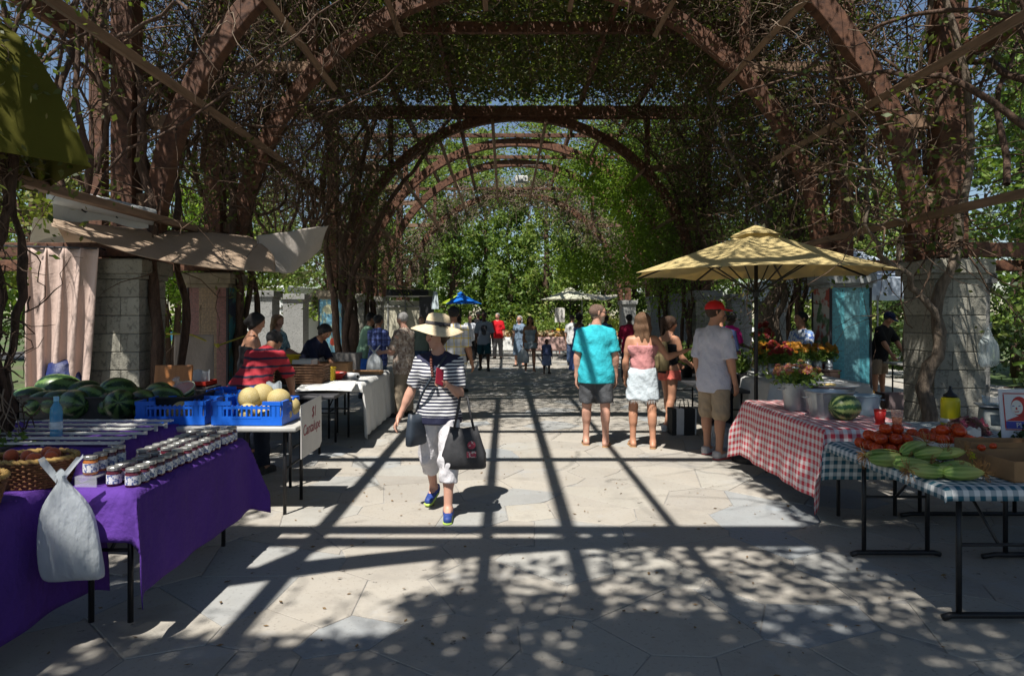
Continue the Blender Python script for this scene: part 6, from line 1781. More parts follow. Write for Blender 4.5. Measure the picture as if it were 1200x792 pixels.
def person(label, loc, face, H=1.72, skin='tan', hair=('short', 'brown'), top=None, bottom=None, shoes=None, hat=None, lean=0, side=0, legs=((0, 0, 4), (0, 0, 4)), arms=None, head=(0, 0), w=1.0, f=False, h=.016, group='market visitors', extras=None, cap=None, glasses=False, toe=8):
    """face = heading in degrees: 0 looks along +Y (away from the camera), 180 looks at the camera"""
    s = H / 1.75; up = V3(0, 0, 1)
    sw = .158 if f else .182; hw = .092 if f else .085
    hips, knees, anks = [], [], []
    for sd, (a, b, sp) in zip((-1, 1), legs):
        hp = V3(sd * hw * s, 0, 0)
        k = hp + .435 * s * unit(V3(sd * math.sin(R(sp)), math.sin(R(a)), -math.cos(R(a))))
        an = k + .415 * s * unit(V3(sd * .3 * math.sin(R(sp)), math.sin(R(a - b)), -math.cos(R(a - b))))
        hips.append(hp); knees.append(k); anks.append(an)
    pz = max(-a[2] for a in anks) + .078 * s
    P0 = V3(0, 0, pz)
    hips, knees, anks = [[q + P0 for q in L] for L in (hips, knees, anks)]
    u = unit(V3(math.sin(R(side)), math.sin(R(lean)), math.cos(R(lean))))
    fw = unit(V3(0, 1, 0) - u * u[1]); rt = np.cross(fw, u)
    at = lambda k, x=0, y=0: P0 + u * k * s + rt * x * s + fw * y * s
    chest, shc, nb = at(.33), at(.485), at(.535, 0, .0)
    hy, hp_ = head
    hd = unit(u * .6 + up * .4)
    hu = unit(hd * math.cos(R(hp_ * .6)) + V3(0, 1, 0) * math.sin(R(hp_ * .6)))
    hf = unit(V3(math.sin(R(hy)) * 1., math.cos(R(hy)), 0) * math.cos(R(hp_)) - up * math.sin(R(hp_))); hf = unit(hf - hu * (hf @ hu)); hr = np.cross(hf, hu)
    C = nb + (unit(u * .5 + hu * .5) * .155 + hf * .018) * s
    hs = s * .99
    B = Sdf(); W = w
    # trunk
    B.c(at(.0, -.05 * W), at(.0, .05 * W), .112 * s * W, fd=fw, fs=.86).c(at(.02), at(.18), .125 * s * W, (.108 if f else .122) * s * W, .05, fd=fw, fs=.78)
    B.c(at(.18), at(.36), (.108 if f else .122) * s * W, .125 * s, .05, fd=fw, fs=.78).c(at(.36, -.055 * W), at(.36, .055 * W), .118 * s, fd=fw, fs=.85)
    for q in (-1, 1): B.c(at(.474, q * .035), at(.444, q * sw * .93), .060 * s, .050 * s, k=.05)
    B.c(at(.47), nb, .085 * s, .055 * s, .04).c(nb, C - hu * .04 * s, .054 * s if not f else .047 * s, .05 * s if not f else .045 * s, .03)
    if f:
        for q in (-1, 1): B.c(at(.33, q * .065, .085), at(.33, q * .065, .088), .062 * s, k=.04)
    if W > 1.12: B.c(at(.10, 0, .06 * W), at(.16, 0, .06 * W), .115 * s * W, k=.06)
    # head
    hc = lambda x, y, z: C + (hr * x + hf * y + hu * z) * hs
    B.c(hc(0, -.022, .024), hc(0, .014, .022), .084 * hs, .080 * hs, .02, fd=hr, fs=.92)
    B.c(hc(0, .030, .01), hc(0, .042, -.070), .060 * hs, .040 * hs, .03, fd=hr, fs=1.0).c(hc(0, .060, -.090), hc(0, .062, -.092), .021 * hs, k=.025)
    B.c(hc(0, .086, .012), hc(0, .103, -.026), .0085 * hs, .0145 * hs, .012)
    for q in (-1, 1):
        B.c(hc(q * .012, .084, .026), hc(q * .040, .072, .024), .011 * hs, k=.014)
        B.c(hc(q * .078, -.008, .012), hc(q * .077, -.004, -.022), .019 * hs, .013 * hs, .008, fd=hr, fs=.45)
        B.c(hc(q * .031, .079, .004), hc(q * .034, .079, .004), .0105 * hs, k=.005, reg=1)
        B.c(hc(q * .045, .055, -.03), hc(q * .045, .056, -.03), .028 * hs, k=.03)
    B.c(hc(-.018, .083, -.055), hc(.018, .083, -.055), .0085 * hs, k=.006, reg=2)
    # limbs
    if arms is None: arms = ((V3(.18, .02, -1), V3(.08, .18, -1)),) * 2
    sho, elb, wri, fdirs = [], [], [], []
    for sd, (d1, d2) in zip((-1, 1), arms):
        S0 = at(.446, sd * sw); m = V3(sd, 1, 1)
        d1 = unit(V3(*d1) * m); d2 = unit(V3(*d2) * m)
        E = S0 + d1 * .285 * s; Wr = E + d2 * .245 * s
        sho.append(S0); elb.append(E); wri.append(Wr); fdirs.append(d2)
        ka = .88 if f else 1
        B.c(S0, E, .053 * s * ka, .040 * s * ka, .045).c(S0 + d1 * .06 * s, S0 + d1 * .14 * s, .052 * s * ka, .05 * s * ka, .04)
        B.c(E, Wr, .041 * s * ka, .027 * s * ka, .03).c(E + d2 * .04 * s, E + d2 * .09 * s, .043 * s * ka, .038 * s * ka, .03)
        B.c(Wr, Wr + d2 * .03 * s, .026 * s * ka, .026 * s * ka, .02)
    toes = []
    for sd, hp, kn, an, (a, b, sp) in zip((-1, 1), hips, knees, anks, legs):
        th = unit(kn - hp); shn = unit(an - kn)
        B.c(hp, kn, .092 * s * (1 + (W - 1) * .7), .056 * s, .05).c(kn, an, .054 * s, .036 * s, .03)
        B.c(kn + shn * .09 * s - V3(0, .018, 0) * s, kn + shn * .17 * s - V3(0, .016, 0) * s, .050 * s, .045 * s, .04)
        lift = an[2] - .078 * s; pit = min(1.0, lift / (.16 * s)) if lift > .02 else 0
        ff = V3(sd * math.sin(R(toe)), math.cos(R(toe)), 0)
        toe_ = an + ff * .165 * s * math.cos(pit * .9) + V3(0, 0, -.052 * s - .11 * s * pit); toe_[2] = max(toe_[2], .026 * s)
        heel = an - ff * .035 * s + V3(0, 0, -.042 * s + .01 * pit)
        toes.append((heel, toe_, ff))
        B.c(an, heel, .036 * s, .036 * s, .02).c(an, toe_, .036 * s, .024 * s, .02).c(heel, toe_, .034 * s, .026 * s, .02, fd=V3(0, 0, 1), fs=.8)
    Vb, Fb, reg = B.build(h)
    Vs, Fs, Ms = [Vb], [Fb], [reg]; off = len(Vb)
    # hands: palm, four fingers, thumb, joined into the same body mesh
    hh = .0062 if h < .018 else .0085
    for sd, Wr, d, cu in zip((-1, 1), wri, fdirs, (extras or {}).get('curl', (.35, .35))):
        t0 = V3(0, 1, 0) - d * d[1]
        if np.linalg.norm(t0) < .5: t0 = up - d * d[2]
        t0 = unit(t0); nrm = np.cross(d, t0) * (1 if sd > 0 else -1); ks = s * (.92 if f else 1.05)
        if nrm[0] * sd > 0 and abs(nrm[0]) > .3: nrm = -nrm
        Hd = Sdf(); Hd.c(Wr - d * .02, Wr + d * .085 * ks, .027 * ks, .040 * ks, .015, fd=nrm, fs=.42)
        for i, Lf in enumerate((.066, .076, .071, .055)):
            r0 = Wr + d * .088 * ks + t0 * (.0285 - .019 * i) * ks; c1 = cu * .9; c2 = cu * 1.9
            m1 = r0 + (d * math.cos(c1) + nrm * math.sin(c1)) * Lf * .55 * ks
            Hd.c(r0 - d * .01, m1, .0092 * ks, .0086 * ks, .006).c(m1, m1 + (d * math.cos(c2) + nrm * math.sin(c2)) * Lf * .5 * ks, .0086 * ks, .0068 * ks, .004)
        b0 = Wr + d * .02 * ks + t0 * .024 * ks; b1 = b0 + unit(d * .75 + t0 * .55 + nrm * .35) * .045 * ks
        Hd.c(b0, b1, .014 * ks, .011 * ks, .012).c(b1, b1 + unit(d * .9 + t0 * .15 + nrm * .4) * .03 * ks, .0105 * ks, .008 * ks, .005)
        a, b, _ = Hd.build(hh); Vs.append(a); Fs.append(b + off); off += len(a); Ms.append(np.zeros(len(b), int))
    me = np_mesh('person', np.concatenate(Vs), np.concatenate(Fs), True, np.concatenate(Ms))
    o = link('person', me, [SKIN[skin], EYE, LIP], None, loc, R(-face), label=label, cat='person', group=group)
    J = dict(P0=P0, u=u, fw=fw, rt=rt, at=at, C=C, hc=hc, hf=hf, hu=hu, hr=hr, hs=hs, sho=sho, elb=elb, wri=wri, fd=fdirs, knees=knees, anks=anks, toes=toes, hips=hips, s=s, o=o, nb=nb)
    rz = R(-face)
    J['w'] = lambda p: Vector((loc[0] + p[0] * math.cos(rz) - p[1] * math.sin(rz), loc[1] + p[0] * math.sin(rz) + p[1] * math.cos(rz), loc[2] + p[2]))
    def garment(name, sd, mat, hg=None, noise=.0055, **k):
        V, Q, _ = sd.build(hg or h * .9, noise, len(label))
        if len(V): return link(name, np_mesh(name, V, Q, True), mat, o, **k)
    J['garment'] = garment
    # ---- top
    if top:
        kind, mat, sl, hem = top
        T = Sdf(); e = .018; bag = .020
        T.c(at(-.10, -.045 * W), at(-.10, .045 * W), .122 * s * W + e + bag, k=.03, fd=fw, fs=.82)
        T.c(at(-.2), at(.16), .150 * s * W + bag, (.125 if f else .140) * s * W + e, .05, fd=fw, fs=.78)
        T.c(at(.14), at(.37), (.122 if f else .138) * s * W + e, .135 * s + e, .05, fd=fw, fs=.78).c(at(.36, -.06 * W), at(.36, .06 * W), .122 * s + e, fd=fw, fs=.85)
        if W > 1.12: T.c(at(.08, 0, .06 * W), at(.16, 0, .06 * W), .115 * s * W + e, k=.06)
        if f:
            for q in (-1, 1): T.c(at(.33, q * .065, .088), at(.33, q * .065, .09), .066 * s + e * .6, k=.04)
        if kind in ('tee', 'long'):
            for q in (-1, 1): T.c(at(.474, q * .035), at(.444, q * sw * .93), .062 * s + e * .5, .054 * s + e * .5, k=.05)
            T.c(at(.45), at(.50), .088 * s, .070 * s, .04)
            T.c(at(.0, -.05 * W), at(.0, .05 * W), .114 * s * W + e + .012, k=.05, fd=fw, fs=.86).c(at(.0), at(.18), .128 * s * W + e + .008, .124 * s * W + e, .05, fd=fw, fs=.8)
            for S0, E, Wr in zip(sho, elb, wri):
                if sl <= 1: T.c(S0, S0 + (E - S0) * sl, .056 * s + e * .5, .056 * s + e * (1.1 if not f else .4), .025, flat=True)
                else: T.c(S0, E, .058 * s + e * .5, .050 * s + e * .4, .04).c(E, E + (Wr - E) * (sl - 1), .048 * s + e * .4, .038 * s + e * .4, .03, flat=True)
            T.cut(at(.552), u); T.hole(nb + u * .03 * s + fw * .045 * s, nb + u * .06 * s, .062 * s)
            if kind == 'long': pass
        else:
            T.cut(at(.40), u)
            for q in (-1, 1): T.p.append((at(.36, q * .085, .108), at(.522, q * .085, .0), .012, .012, .008, 0, None, 1, False, False)); T.p.append((at(.522, q * .085, 0), at(.37, q * .070, -.108), .012, .012, .008, 0, None, 1, False, False))
            T.cuts = []
            T.p = [p if i >= len(T.p) - 4 else p for i, p in enumerate(T.p)]
        if hem is not None: T.cut(at(-hem), -u)
        if kind == 'tank':
            # trim the body of the tank under the straps
            T2 = Sdf(); T2.p = T.p[:-4]; T2.cuts = [(at(.385), u)] + T.cuts
            g = garment('top', T2, mat)
            T3 = Sdf(); T3.p = T.p[-4:]; garment('strap', T3, mat, .008, 0)
        else: g = garment('shirt', T, mat)
        J['top'] = g
    # ---- bottoms
    if bottom:
        kind, mat, ln = bottom
        Q = Sdf(); e = .012
        wz = .09
        if kind in ('shorts', 'trousers'):
            Q.c(at(.0, -.05 * W), at(.0, .05 * W), .118 * s * W + e, fd=fw, fs=.86).c(at(.0), at(.12), .125 * s * W + e, .122 * s * W + e, .04, fd=fw, fs=.8)
            for hp, kn, an in zip(hips, knees, anks):
                fl = .016 if kind == 'shorts' else .010
                if ln <= 1: Q.c(hp, hp + (kn - hp) * ln, .098 * s * (1 + (W - 1) * .7) + e, ((.060 + .040 * (1 - ln)) * s + e + fl + .012), .04, flat=True)
                else: Q.c(hp, kn, .098 * s * (1 + (W - 1) * .7) + e, .066 * s + e + fl, .04).c(kn, kn + (an - kn) * (ln - 1), .066 * s + e + fl, .058 * s + e + fl * .6, .03, flat=True)
            Q.cut(at(wz if not top or top[3] is None else min(wz, -top[3] + .05)), u); garment('shorts' if kind == 'shorts' else 'trousers', Q, mat)
        else:
            b = P0 * V3(1, 1, 0) + V3(0, (knees[0][1] + knees[1][1]) * .15, pz - ln)
            for q in (-1, 1): Q.c(at(.0, q * .062 * W), b + V3(q * (.062 + ln * .03) * W * s, 0, 0), .114 * s * W + e, (.106 + ln * .10) * s * W + e, .05, fd=V3(0, 1, 0), fs=.92, flat=True)
            Q.c(at(.13), at(.0), .122 * s * W + e, .135 * s * W + e, .05, fd=fw, fs=.84)
            Q.cut(at(wz + .02 if not top or top[3] is None or top[3] <= 0.03 else -top[3] + .05), u); garment('skirt', Q, mat)
    if shoes:
        kind, mat, mat2 = shoes
        for heel, toe_, ff in toes:
            Q = Sdf(); d = toe_ - heel
            if kind == 'shoe':
                Q.c(heel + V3(0, 0, .012), toe_ + V3(0, 0, .006), .044 * s, .038 * s, .02, fd=V3(0, 0, 1), fs=.95).c(heel + V3(0, 0, .055 * s), heel + V3(0, 0, .0), .044 * s, .044 * s, .02, flat0=True).cut((0, 0, max(0, min(heel[2], toe_[2]) - .036 * s)), (0, 0, -1))
                sh = garment('shoe', Q, mat, .009, 0)
                Q = Sdf().c(heel + V3(0, 0, -.028 * s), toe_ + V3(0, 0, -.018 * s), .046 * s, .042 * s, .01, fd=V3(0, 0, 1), fs=.42)
                g = garment('sole', Q, mat2, .009, 0)
                if g and sh: g.parent = sh
            else:
                Q.c(heel + V3(0, 0, -.033 * s), toe_ + V3(0, 0, -.022 * s), .044 * s, .043 * s, .01, fd=V3(0, 0, 1), fs=.35)
                sh = garment('sandal', Q, mat, .009, 0)
                Q = Sdf().c(heel + d * .55 + np.cross(ff, up) * .035 * s, heel + d * .62 + up * .030 * s, .012, .012, .01).c(heel + d * .62 + up * .03 * s, heel + d * .55 - np.cross(ff, up) * .035 * s, .012, .012, .01)
                g = garment('strap', Q, mat2, .007, 0)
                if g and sh: g.parent = sh
    # ---- hair
    st, hcol = hair
    if st != 'none':
        Q = Sdf(); hm = HAIR[hcol]; th = .007 if st in ('short', 'thin') else .014
        if st == 'thin': th = .0025
        Q.c(hc(0, -.024, .026), hc(0, .010, .026), (.084 + th) * hs, (.081 + th) * hs, .02, fd=hr, fs=.95)
        if st in ('bun', 'pony', 'long'): Q.c(hc(0, -.042, -.01), hc(0, -.040, -.065), .066 * hs, .050 * hs, .02)
        if st in ('bun', 'pony'):
            for q in (-1, 1): Q.c(hc(q * .060, -.012, .02), hc(q * .056, -.035, -.05), .034 * hs, .026 * hs, .02)
        if st == 'afro': Q.c(hc(0, -.02, .03), hc(0, .0, .035), .112 * hs, .105 * hs, .03)
        Q.cut(hc(0, .062, .040), hf * .85 - hu * .52); Q.cut(hc(0, -.03, -.062 if st in ('short', 'thin', 'afro') else -.11), -hu * .9 + hf * .35)
        if st in ('short', 'thin'): Q.cut(hc(0, .02, -.015), hf * .7 - hu * .45)
        if st == 'pony':
            Q.p.append((hc(0, -.085, .075), hc(0, -.135, .06), .024, .034, .02, 0, None, 1, False, False)); Q.p.append((hc(0, -.135, .06), hc(0, -.145, -.17), .034, .016, .02, 0, None, 1, False, False)); Q.cuts = Q.cuts[:1]
        if st == 'bun': Q.p.append((hc(0, -.10, -.02), hc(0, -.105, -.02), .042, .042, .015, 0, None, 1, False, False))
        hg = garment('hair', Q, hm, h * .6, .0025)
        if st == 'long':
            Ln = (extras or {}).get('hairlen', .30)
            Q = Sdf()
            for x, y, l2, r_ in ((-.055, -.055, 1, .045), (.055, -.055, 1, .045), (0, -.075, 1.05, .05), (-.078, -.015, .8, .030), (.078, -.015, .8, .030)):
                Q.c(hc(x, y + .01, .03), hc(x * 1.1, y * .9, -.09), r_ * hs, r_ * .95 * hs, .03).c(hc(x * 1.1, y * .9, -.09), hc(x * 1.25, y - .02, -.05 - Ln * l2), r_ * .95 * hs, r_ * .45 * hs, .03)
            Q.c(hc(0, -.03, .03), hc(0, -.028, .03), .092 * hs, k=.02).cut(hc(0, .03, 0), hf)
            garment('long_hair', Q, hm, h * .6, .004)
    if glasses:
        Q = Sdf()
        for q in (-1, 1): Q.c(hc(q * .022, .096, .006), hc(q * .042, .090, .006), .017, .015, .004).c(hc(q * .062, .078, .010), hc(q * .082, -.01, .012), .0045, .0045, .004)
        Q.c(hc(-.02, .098, .012), hc(.02, .098, .012), .005, .005, .004); garment('sunglasses', Q, BLACKM, .006, 0)
    if cap:
        Q = Sdf(); Q.c(hc(0, -.020, .036), hc(0, .012, .036), .098 * hs, .095 * hs, .02, fd=hr, fs=.96).cut(hc(0, 0, .034), -hu + hf * .05)
        cp = garment('cap', Q, cap, .009, 0)
        Q = Sdf().c(hc(0, .05, .036), hc(0, .135, .024), .082 * hs, .070 * hs, .02, fd=hu, fs=.15); g = garment('brim', Q, cap, .007, 0)
        if g and cp: g.parent = cp
        Q = Sdf().c(hc(0, -.004, .132), hc(0, -.004, .133), .009, k=.005); g = garment('button', Q, cap, .005, 0)
        if g and cp: g.parent = cp
    return J
def hang(a, b): return (V3(.16, a, -1), V3(.05, b, -1))
SANDAL = M('tan_sandal', (.36, .20, .09), .7); DSOLE = M('dark_sole', (.03, .03, .03), .8); WSOLE = M('white_sole', (.6, .6, .58), .7)
# ---------------------------------------------------------------- woman in the straw hat, walking toward the camera
def breton():
    t = NT('breton_stripe'); x = xyz(t, t.coord())
    v = t.math('ADD', x[2], t.math('MULTIPLY', t.noise(5), .016))
    c = t.mix(frac_lt(t, v, .027, .52), (.66, .66, .66), (.012, .014, .045))
    yk = t.math('GREATER_THAN', t.math('SUBTRACT', x[2], t.math('MULTIPLY', t.math('ABSOLUTE', x[0]), .55)), 1.185)
    c = t.mix(yk, c, (.012, .014, .045))
    lo = t.math('LESS_THAN', x[2], .80); c = t.mix(lo, c, (.012, .014, .045))
    t.base(c).set(Roughness=.8); t.bump(t.noise(14, detail=3), .4, .012); return t.mat
BRET = breton()
NAVY = cl('navy_yoke', (.012, .014, .045))
hw = (-.545, 5.62, 0)
J = person('woman in straw sun hat, striped top and white capri trousers carrying a dark tote', hw, 185, 1.60, 'fair', ('bun', 'brown'), ('tee', BRET, .82, .10), ('trousers', cl('white_capri', (.62, .60, .62)), 1.45), ('shoe', M('blue_trainer', (.02, .05, .22), .6, .3, 20), M('lime_sole', (.42, .60, .10), .6)),
           lean=2, legs=((14, 6, 2), (-13, 22, 2)), arms=((V3(.16, .28, -1), V3(-.40, 1.0, .50)), (V3(.36, .0, -1), V3(.42, .22, -1))), head=(34, 8), f=True, h=.012, w=.98, extras=dict(curl=(.9, .5)))
at, hc = J['at'], J['hc']
STRAW = M('straw', (.62, .50, .33), .8, .15, 40, .4, 120)
ht = thing('sun_hat', 'cream straw sun hat with a dark band on the woman in stripes', 'hat', J['w'](hc(0, -.012, .078)))
rot = Vector(J['hu']).rotation_difference(Vector((0, 0, 1)))
HM = MB(); vs, fs = [], []
prof = [(.001, .112), (.05, .110), (.085, .092), (.098, .06), (.102, .012), (.12, .0), (.17, -.016), (.205, -.038), (.206, -.042), (.17, -.021), (.12, -.005), (.100, .004), (.094, .06), (.08, .086), (.001, .106)]
obj('crown', MB().lathe(prof[:5] + [(.100, .004), (.094, .06), (.08, .086), (.001, .106)], 32), STRAW, ht, smooth=True)
n_ = 40; bp = [(.100, .010), (.125, .0), (.17, -.018), (.212, -.046), (.213, -.050), (.17, -.023), (.125, -.005), (.099, .004)]
for r_, z in bp:
    for j in range(n_):
        a = 2 * math.pi * j / n_
        vs.append((r_ * math.cos(a), r_ * math.sin(a) * 1.06, z + (max(0, r_ - .1) * .16 * math.sin(2 * a + .6) + max(0, r_ - .1) * .08 * math.sin(3 * a))))
for i in range(len(bp) - 1):
    for j in range(n_): fs.append((i * n_ + j, i * n_ + (j + 1) % n_, (i + 1) * n_ + (j + 1) % n_, (i + 1) * n_ + j))
obj('brim', MB().add(vs, fs), STRAW, ht, smooth=True)
obj('band', MB().lathe([(.1035, .012), (.1045, .014), (.1015, .040), (.100, .040)], 32), M('hat_band', (.05, .045, .05), .7), ht, smooth=True)
obj('bow', MB().ell((.095, -.05, .022), (.03, .016, .016), 10, 6).ell((.085, -.075, .018), (.016, .03, .014), 10, 6), M('hat_bow', (.04, .04, .045), .7), ht, smooth=True)
ht.rotation_euler = (R(-3), R(6), R(-30))
# phone, tote, crossbody bag
ph = thing('mobile_phone', 'dark red mobile phone held up by the woman in the straw hat', 'phone', J['w'](J['wri'][0] + J['fd'][0] * .11))
obj('case', MB().box((0, 0, .02), (.07, .011, .14)), M('phone_case', (.16, .01, .02), .3), ph, bevel=.005); obj('screen', MB().box((0, .0064, .02), (.062, .001, .125)), M('phone_glass', (.01, .01, .012), .1), ph); obj('lens', MB().tube([(.02, -.0056, .075), (.02, -.0075, .075)], .007, 10), BLACKM, ph)
ph.rotation_euler = (R(-25), R(20), R(35))
TOTE = M('tote_fabric', (.035, .035, .038), .6, .3, 12, .4, 40)
el = J['w'](J['elb'][0])
tt = thing('tote_bag', 'black tote bag with red badges hanging from the bent arm of the hat woman', 'bag', (el.x + .035, el.y - .02, el.z - .60), .08)
def bagshape(w0, w1, d0, d1, hh_, n=24):
    prof = [(0, w0 * .92, d0 * .7), (.04, w0, d0), (.35, w0 * .96 + w1 * .04, d0), (.75, (w0 + w1 * 2) / 3, d1 * 1.2), (1.0, w1, d1)]
    vs, fs = [], []
    for z, w_, d_ in prof:
        for j in range(n):
            a = 2 * math.pi * j / n; ca, sa = math.cos(a), math.sin(a); q = (abs(ca) ** 4 + abs(sa) ** 4) ** -.25
            vs.append((w_ / 2 * ca * q * (1 + .02 * math.sin(a * 7 + z * 5)), d_ / 2 * sa * q, z * hh_ + .012 * math.cos(2 * a) * z))
    for i in range(len(prof) - 1):
        for j in range(n): fs.append((i * n + j, i * n + (j + 1) % n, (i + 1) * n + (j + 1) % n, (i + 1) * n + j))
    fs += [tuple(range(n - 1, -1, -1)), tuple((len(prof) - 1) * n + j for j in range(n))]
    return MB().add(vs, fs)
obj('body', bagshape(.36, .22, .14, .08, .33), TOTE, tt, smooth=True)
for sy in (-1, 1): obj('handle', MB().tube([(-.08, sy * .035, .32), (-.05, sy * .03, .45), (-.03, sy * .02, .575), (.03, sy * .02, .575), (.05, sy * .03, .45), (.08, sy * .035, .32)], .010, 6), TOTE, tt, smooth=True)
def emb():
    t = NT('badge_red'); t.base(t.mix(t.step(t.noise(60, detail=2), .55, .02), (.35, .03, .06), (.5, .45, .42))).set(Roughness=.6); return t.mat
o = obj('badge', MB().tube([(.06, -.071, .20), (.06, -.077, .20)], .032, 16), emb(), tt); obj('badge', MB().box((.06, -.074, .125), (.075, .006, .05)), emb(), tt, bevel=.004)
CB = M('navy_leather', (.03, .04, .055), .5, .2, 10)
hp = J['w'](at(-.10, .15, .10))
cb = thing('crossbody_bag', 'small navy crossbody bag at the hip of the hat woman', 'bag', (hp.x - .03, hp.y - .03, hp.z - .16), R(60))
obj('body', bagshape(.22, .17, .08, .06, .25), CB, cb, smooth=True)
stp = [J['w'](at(-.0, .20, .03)), J['w'](at(.14, .14, .135)), J['w'](at(.30, .05, .175)), J['w'](at(.45, -.04, .115)), J['w'](at(.515, -.085, .03)), J['w'](at(.48, -.07, -.10)), J['w'](at(.2, .08, -.155)), J['w'](at(.0, .19, -.05))]
obj('strap', MB().tube(stem_path([p - cb.location for p in stp], 28, 0), .010, 6), CB, cb, smooth=True); o_ = cb.children[-1]
o_.matrix_parent_inverse = Matrix.Rotation(-R(60), 4, 'Z')
nk = thing('necklace', 'dark bead necklace on the woman in stripes', 'necklace', J['w'](at(.45, 0, .13)))
for k in range(8):
    b = J['w'](at(.50 - .022 * k, .045 - .004 * k, .125 + .012 * min(k, 3) + .006 * k)); obj('bead', MB().ell(b - nk.location, (.012, .012, .014), 8, 6), M('bead', (.10, .03, .02), .4) if k == 0 else bpy.data.materials['bead'], nk, smooth=True)
# ---------------------------------------------------------------- group on the right
TEAL = cl('teal_tee', (.035, .42, .50)); DGREY = cl('charcoal_shorts', (.075, .078, .085))
J = person('man in turquoise T-shirt and charcoal shorts seen from behind', (1.14, 8.55, 0), 8, 1.79, 'fair', ('thin', 'stubble'), ('tee', TEAL, .80, .16), ('shorts', DGREY, .93), ('sandal', SANDAL, DSOLE),
           legs=((4, 6, 4), (-4, 2, 3)), arms=(hang(.0, .1), hang(.05, .22)), head=(74, 4), w=1.12, h=.013, glasses=True)
q = Sdf()
for a, b in zip(J['hips'], J['knees']):
    sd = 1 if a[0] > 0 else -1
    q.c(a + V3(sd * .085, 0, -.1), a + (b - a) * .93 + V3(sd * .088, 0, 0), .022, .022, .01, fd=V3(1, 0, 0), fs=.55)
J['garment']('side_stripe', q, cl('white_stripe', (.6, .6, .6)), .009, 0)
PINK = cl('pink_top', (.50, .22, .22)); DENIM = cl('pale_denim', (.50, .56, .60))
J = person('blonde woman in pink strappy top and frayed pale denim skirt pointing right', (1.70, 8.45, 0), 6, 1.68, 'tan', ('long', 'lightbrown'), ('tank', PINK, 0, .02), ('skirt', DENIM, .30), ('sandal', SANDAL, SANDAL),
           legs=((5, 8, 3), (-5, 3, 3)), arms=((V3(.2, .1, -1), V3(.0, .5, -1)), (V3(.62, .25, -.80), V3(.85, .25, .28))), head=(12, 2), f=True, h=.013, extras=dict(hairlen=.28, curl=(.4, .15)))
fr_ = walk(np.array([[.185 * math.cos(a), .155 * math.sin(a), J['P0'][2] - .30] for a in np.linspace(0, 6.28, 110)]), np.tile([0, 0, -1.], (110, 1)), RNG.uniform(.02, .05, 110), 4, .15)
V_, F_ = tubes_np(fr_, np.full(110, .003), np.full(110, .0015)); link('fringe', np_mesh('fringe', V_, F_), cl('frayed_cotton', (.6, .6, .58)), J['o'], kind='stuff')
J = person('brunette with ponytail in black top and coral shorts, side on', (2.34, 9.75, 0), 62, 1.64, 'tan', ('pony', 'brown'), ('tank', cl('black_top', (.015, .015, .018)), 0, .06), ('shorts', cl('coral_shorts', (.55, .13, .10)), .36), ('shoe', M('pale_trainer', (.45, .48, .52), .7), WSOLE),
           legs=((10, 4, 3), (-6, 10, 3)), arms=((V3(.15, .3, -1), V3(-.1, .9, -.5)), (V3(.12, .3, -1), V3(-.25, .95, -.45))), head=(10, 4), f=True, h=.013, glasses=True)
KH = M('khaki_canvas', (.16, .125, .06), .8, .25, 10, .4, 40)
b = J['w'](J['at'](.20, 0, -.19))
bk = thing('backpack', 'khaki canvas backpack on the brunette in black', 'backpack', (b.x, b.y, b.z - .2), R(-62))
obj('body', bagshape(.30, .24, .17, .13, .40), KH, bk, smooth=True); obj('pocket', bagshape(.22, .20, .06, .05, .2), KH, bk, smooth=True, loc=(0, -.10, .03))
for sx in (-1, 1): obj('strap', MB().tube([(sx * .09, .06, .38), (sx * .10, .17, .44), (sx * .11, .29, .36), (sx * .11, .29, .16), (sx * .10, .1, .05)], .014, 6), KH, bk, smooth=True)
GREYT = cl('pale_grey_tee', (.47, .46, .52)); KHS = cl('khaki_shorts', (.33, .25, .17))
J = person('man in red baseball cap, pale grey T-shirt and khaki shorts', (2.40, 7.86, 0), 56, 1.80, 'tan', ('short', 'brown'), ('tee', GREYT, .95, .20), ('shorts', KHS, 1.04), ('shoe', M('grey_trainer', (.45, .43, .43), .7, .3, 25), M('red_sole', (.45, .06, .06), .6)),
           legs=((5, 3, 5), (-4, 2, 5)), arms=(hang(-.02, .15), hang(.0, .25)), head=(34, 0), w=1.04, h=.013, cap=M('red_cap_fabric', (.50, .008, .012), .6))
g = Sdf().c(J['at'](.30, .05, .128), J['at'](.20, .06, .135), .05, .04, .02, fd=J['fw'], fs=.25); J['garment']('chest_print', g, floral('tee_print', (.12, .13, .18), (.35, .36, .42), (.05, .05, .08), 30), .009, 0)
def paper_bag(label, x, y, w_, d_, h_, mat, rz, name='shopping_bag'):
    t = thing(name, label, 'bag', (x, y, 0), rz, group='shopping bags on the ground')
    obj('body', MB().box((0, 0, h_ / 2 + .003), (w_, d_, h_), taper=1.04), mat, t, bevel=.01)
    for s in (-1, 1): obj('handle', MB().tube([(-.07, s * d_ * .42, h_), (-.05, s * d_ * .42, h_ + .12), (.05, s * d_ * .42, h_ + .12), (.07, s * d_ * .42, h_)], .007, 6), BLACKM, t)
    return t
BW = stripes('black_white_bag', (.60, .60, .60), (.02, .02, .02), .26, .6, axis=0)
paper_bag('black and white shopping bag on the paving between the visitors', 2.42, 9.35, .34, .2, .36, BW, .1)
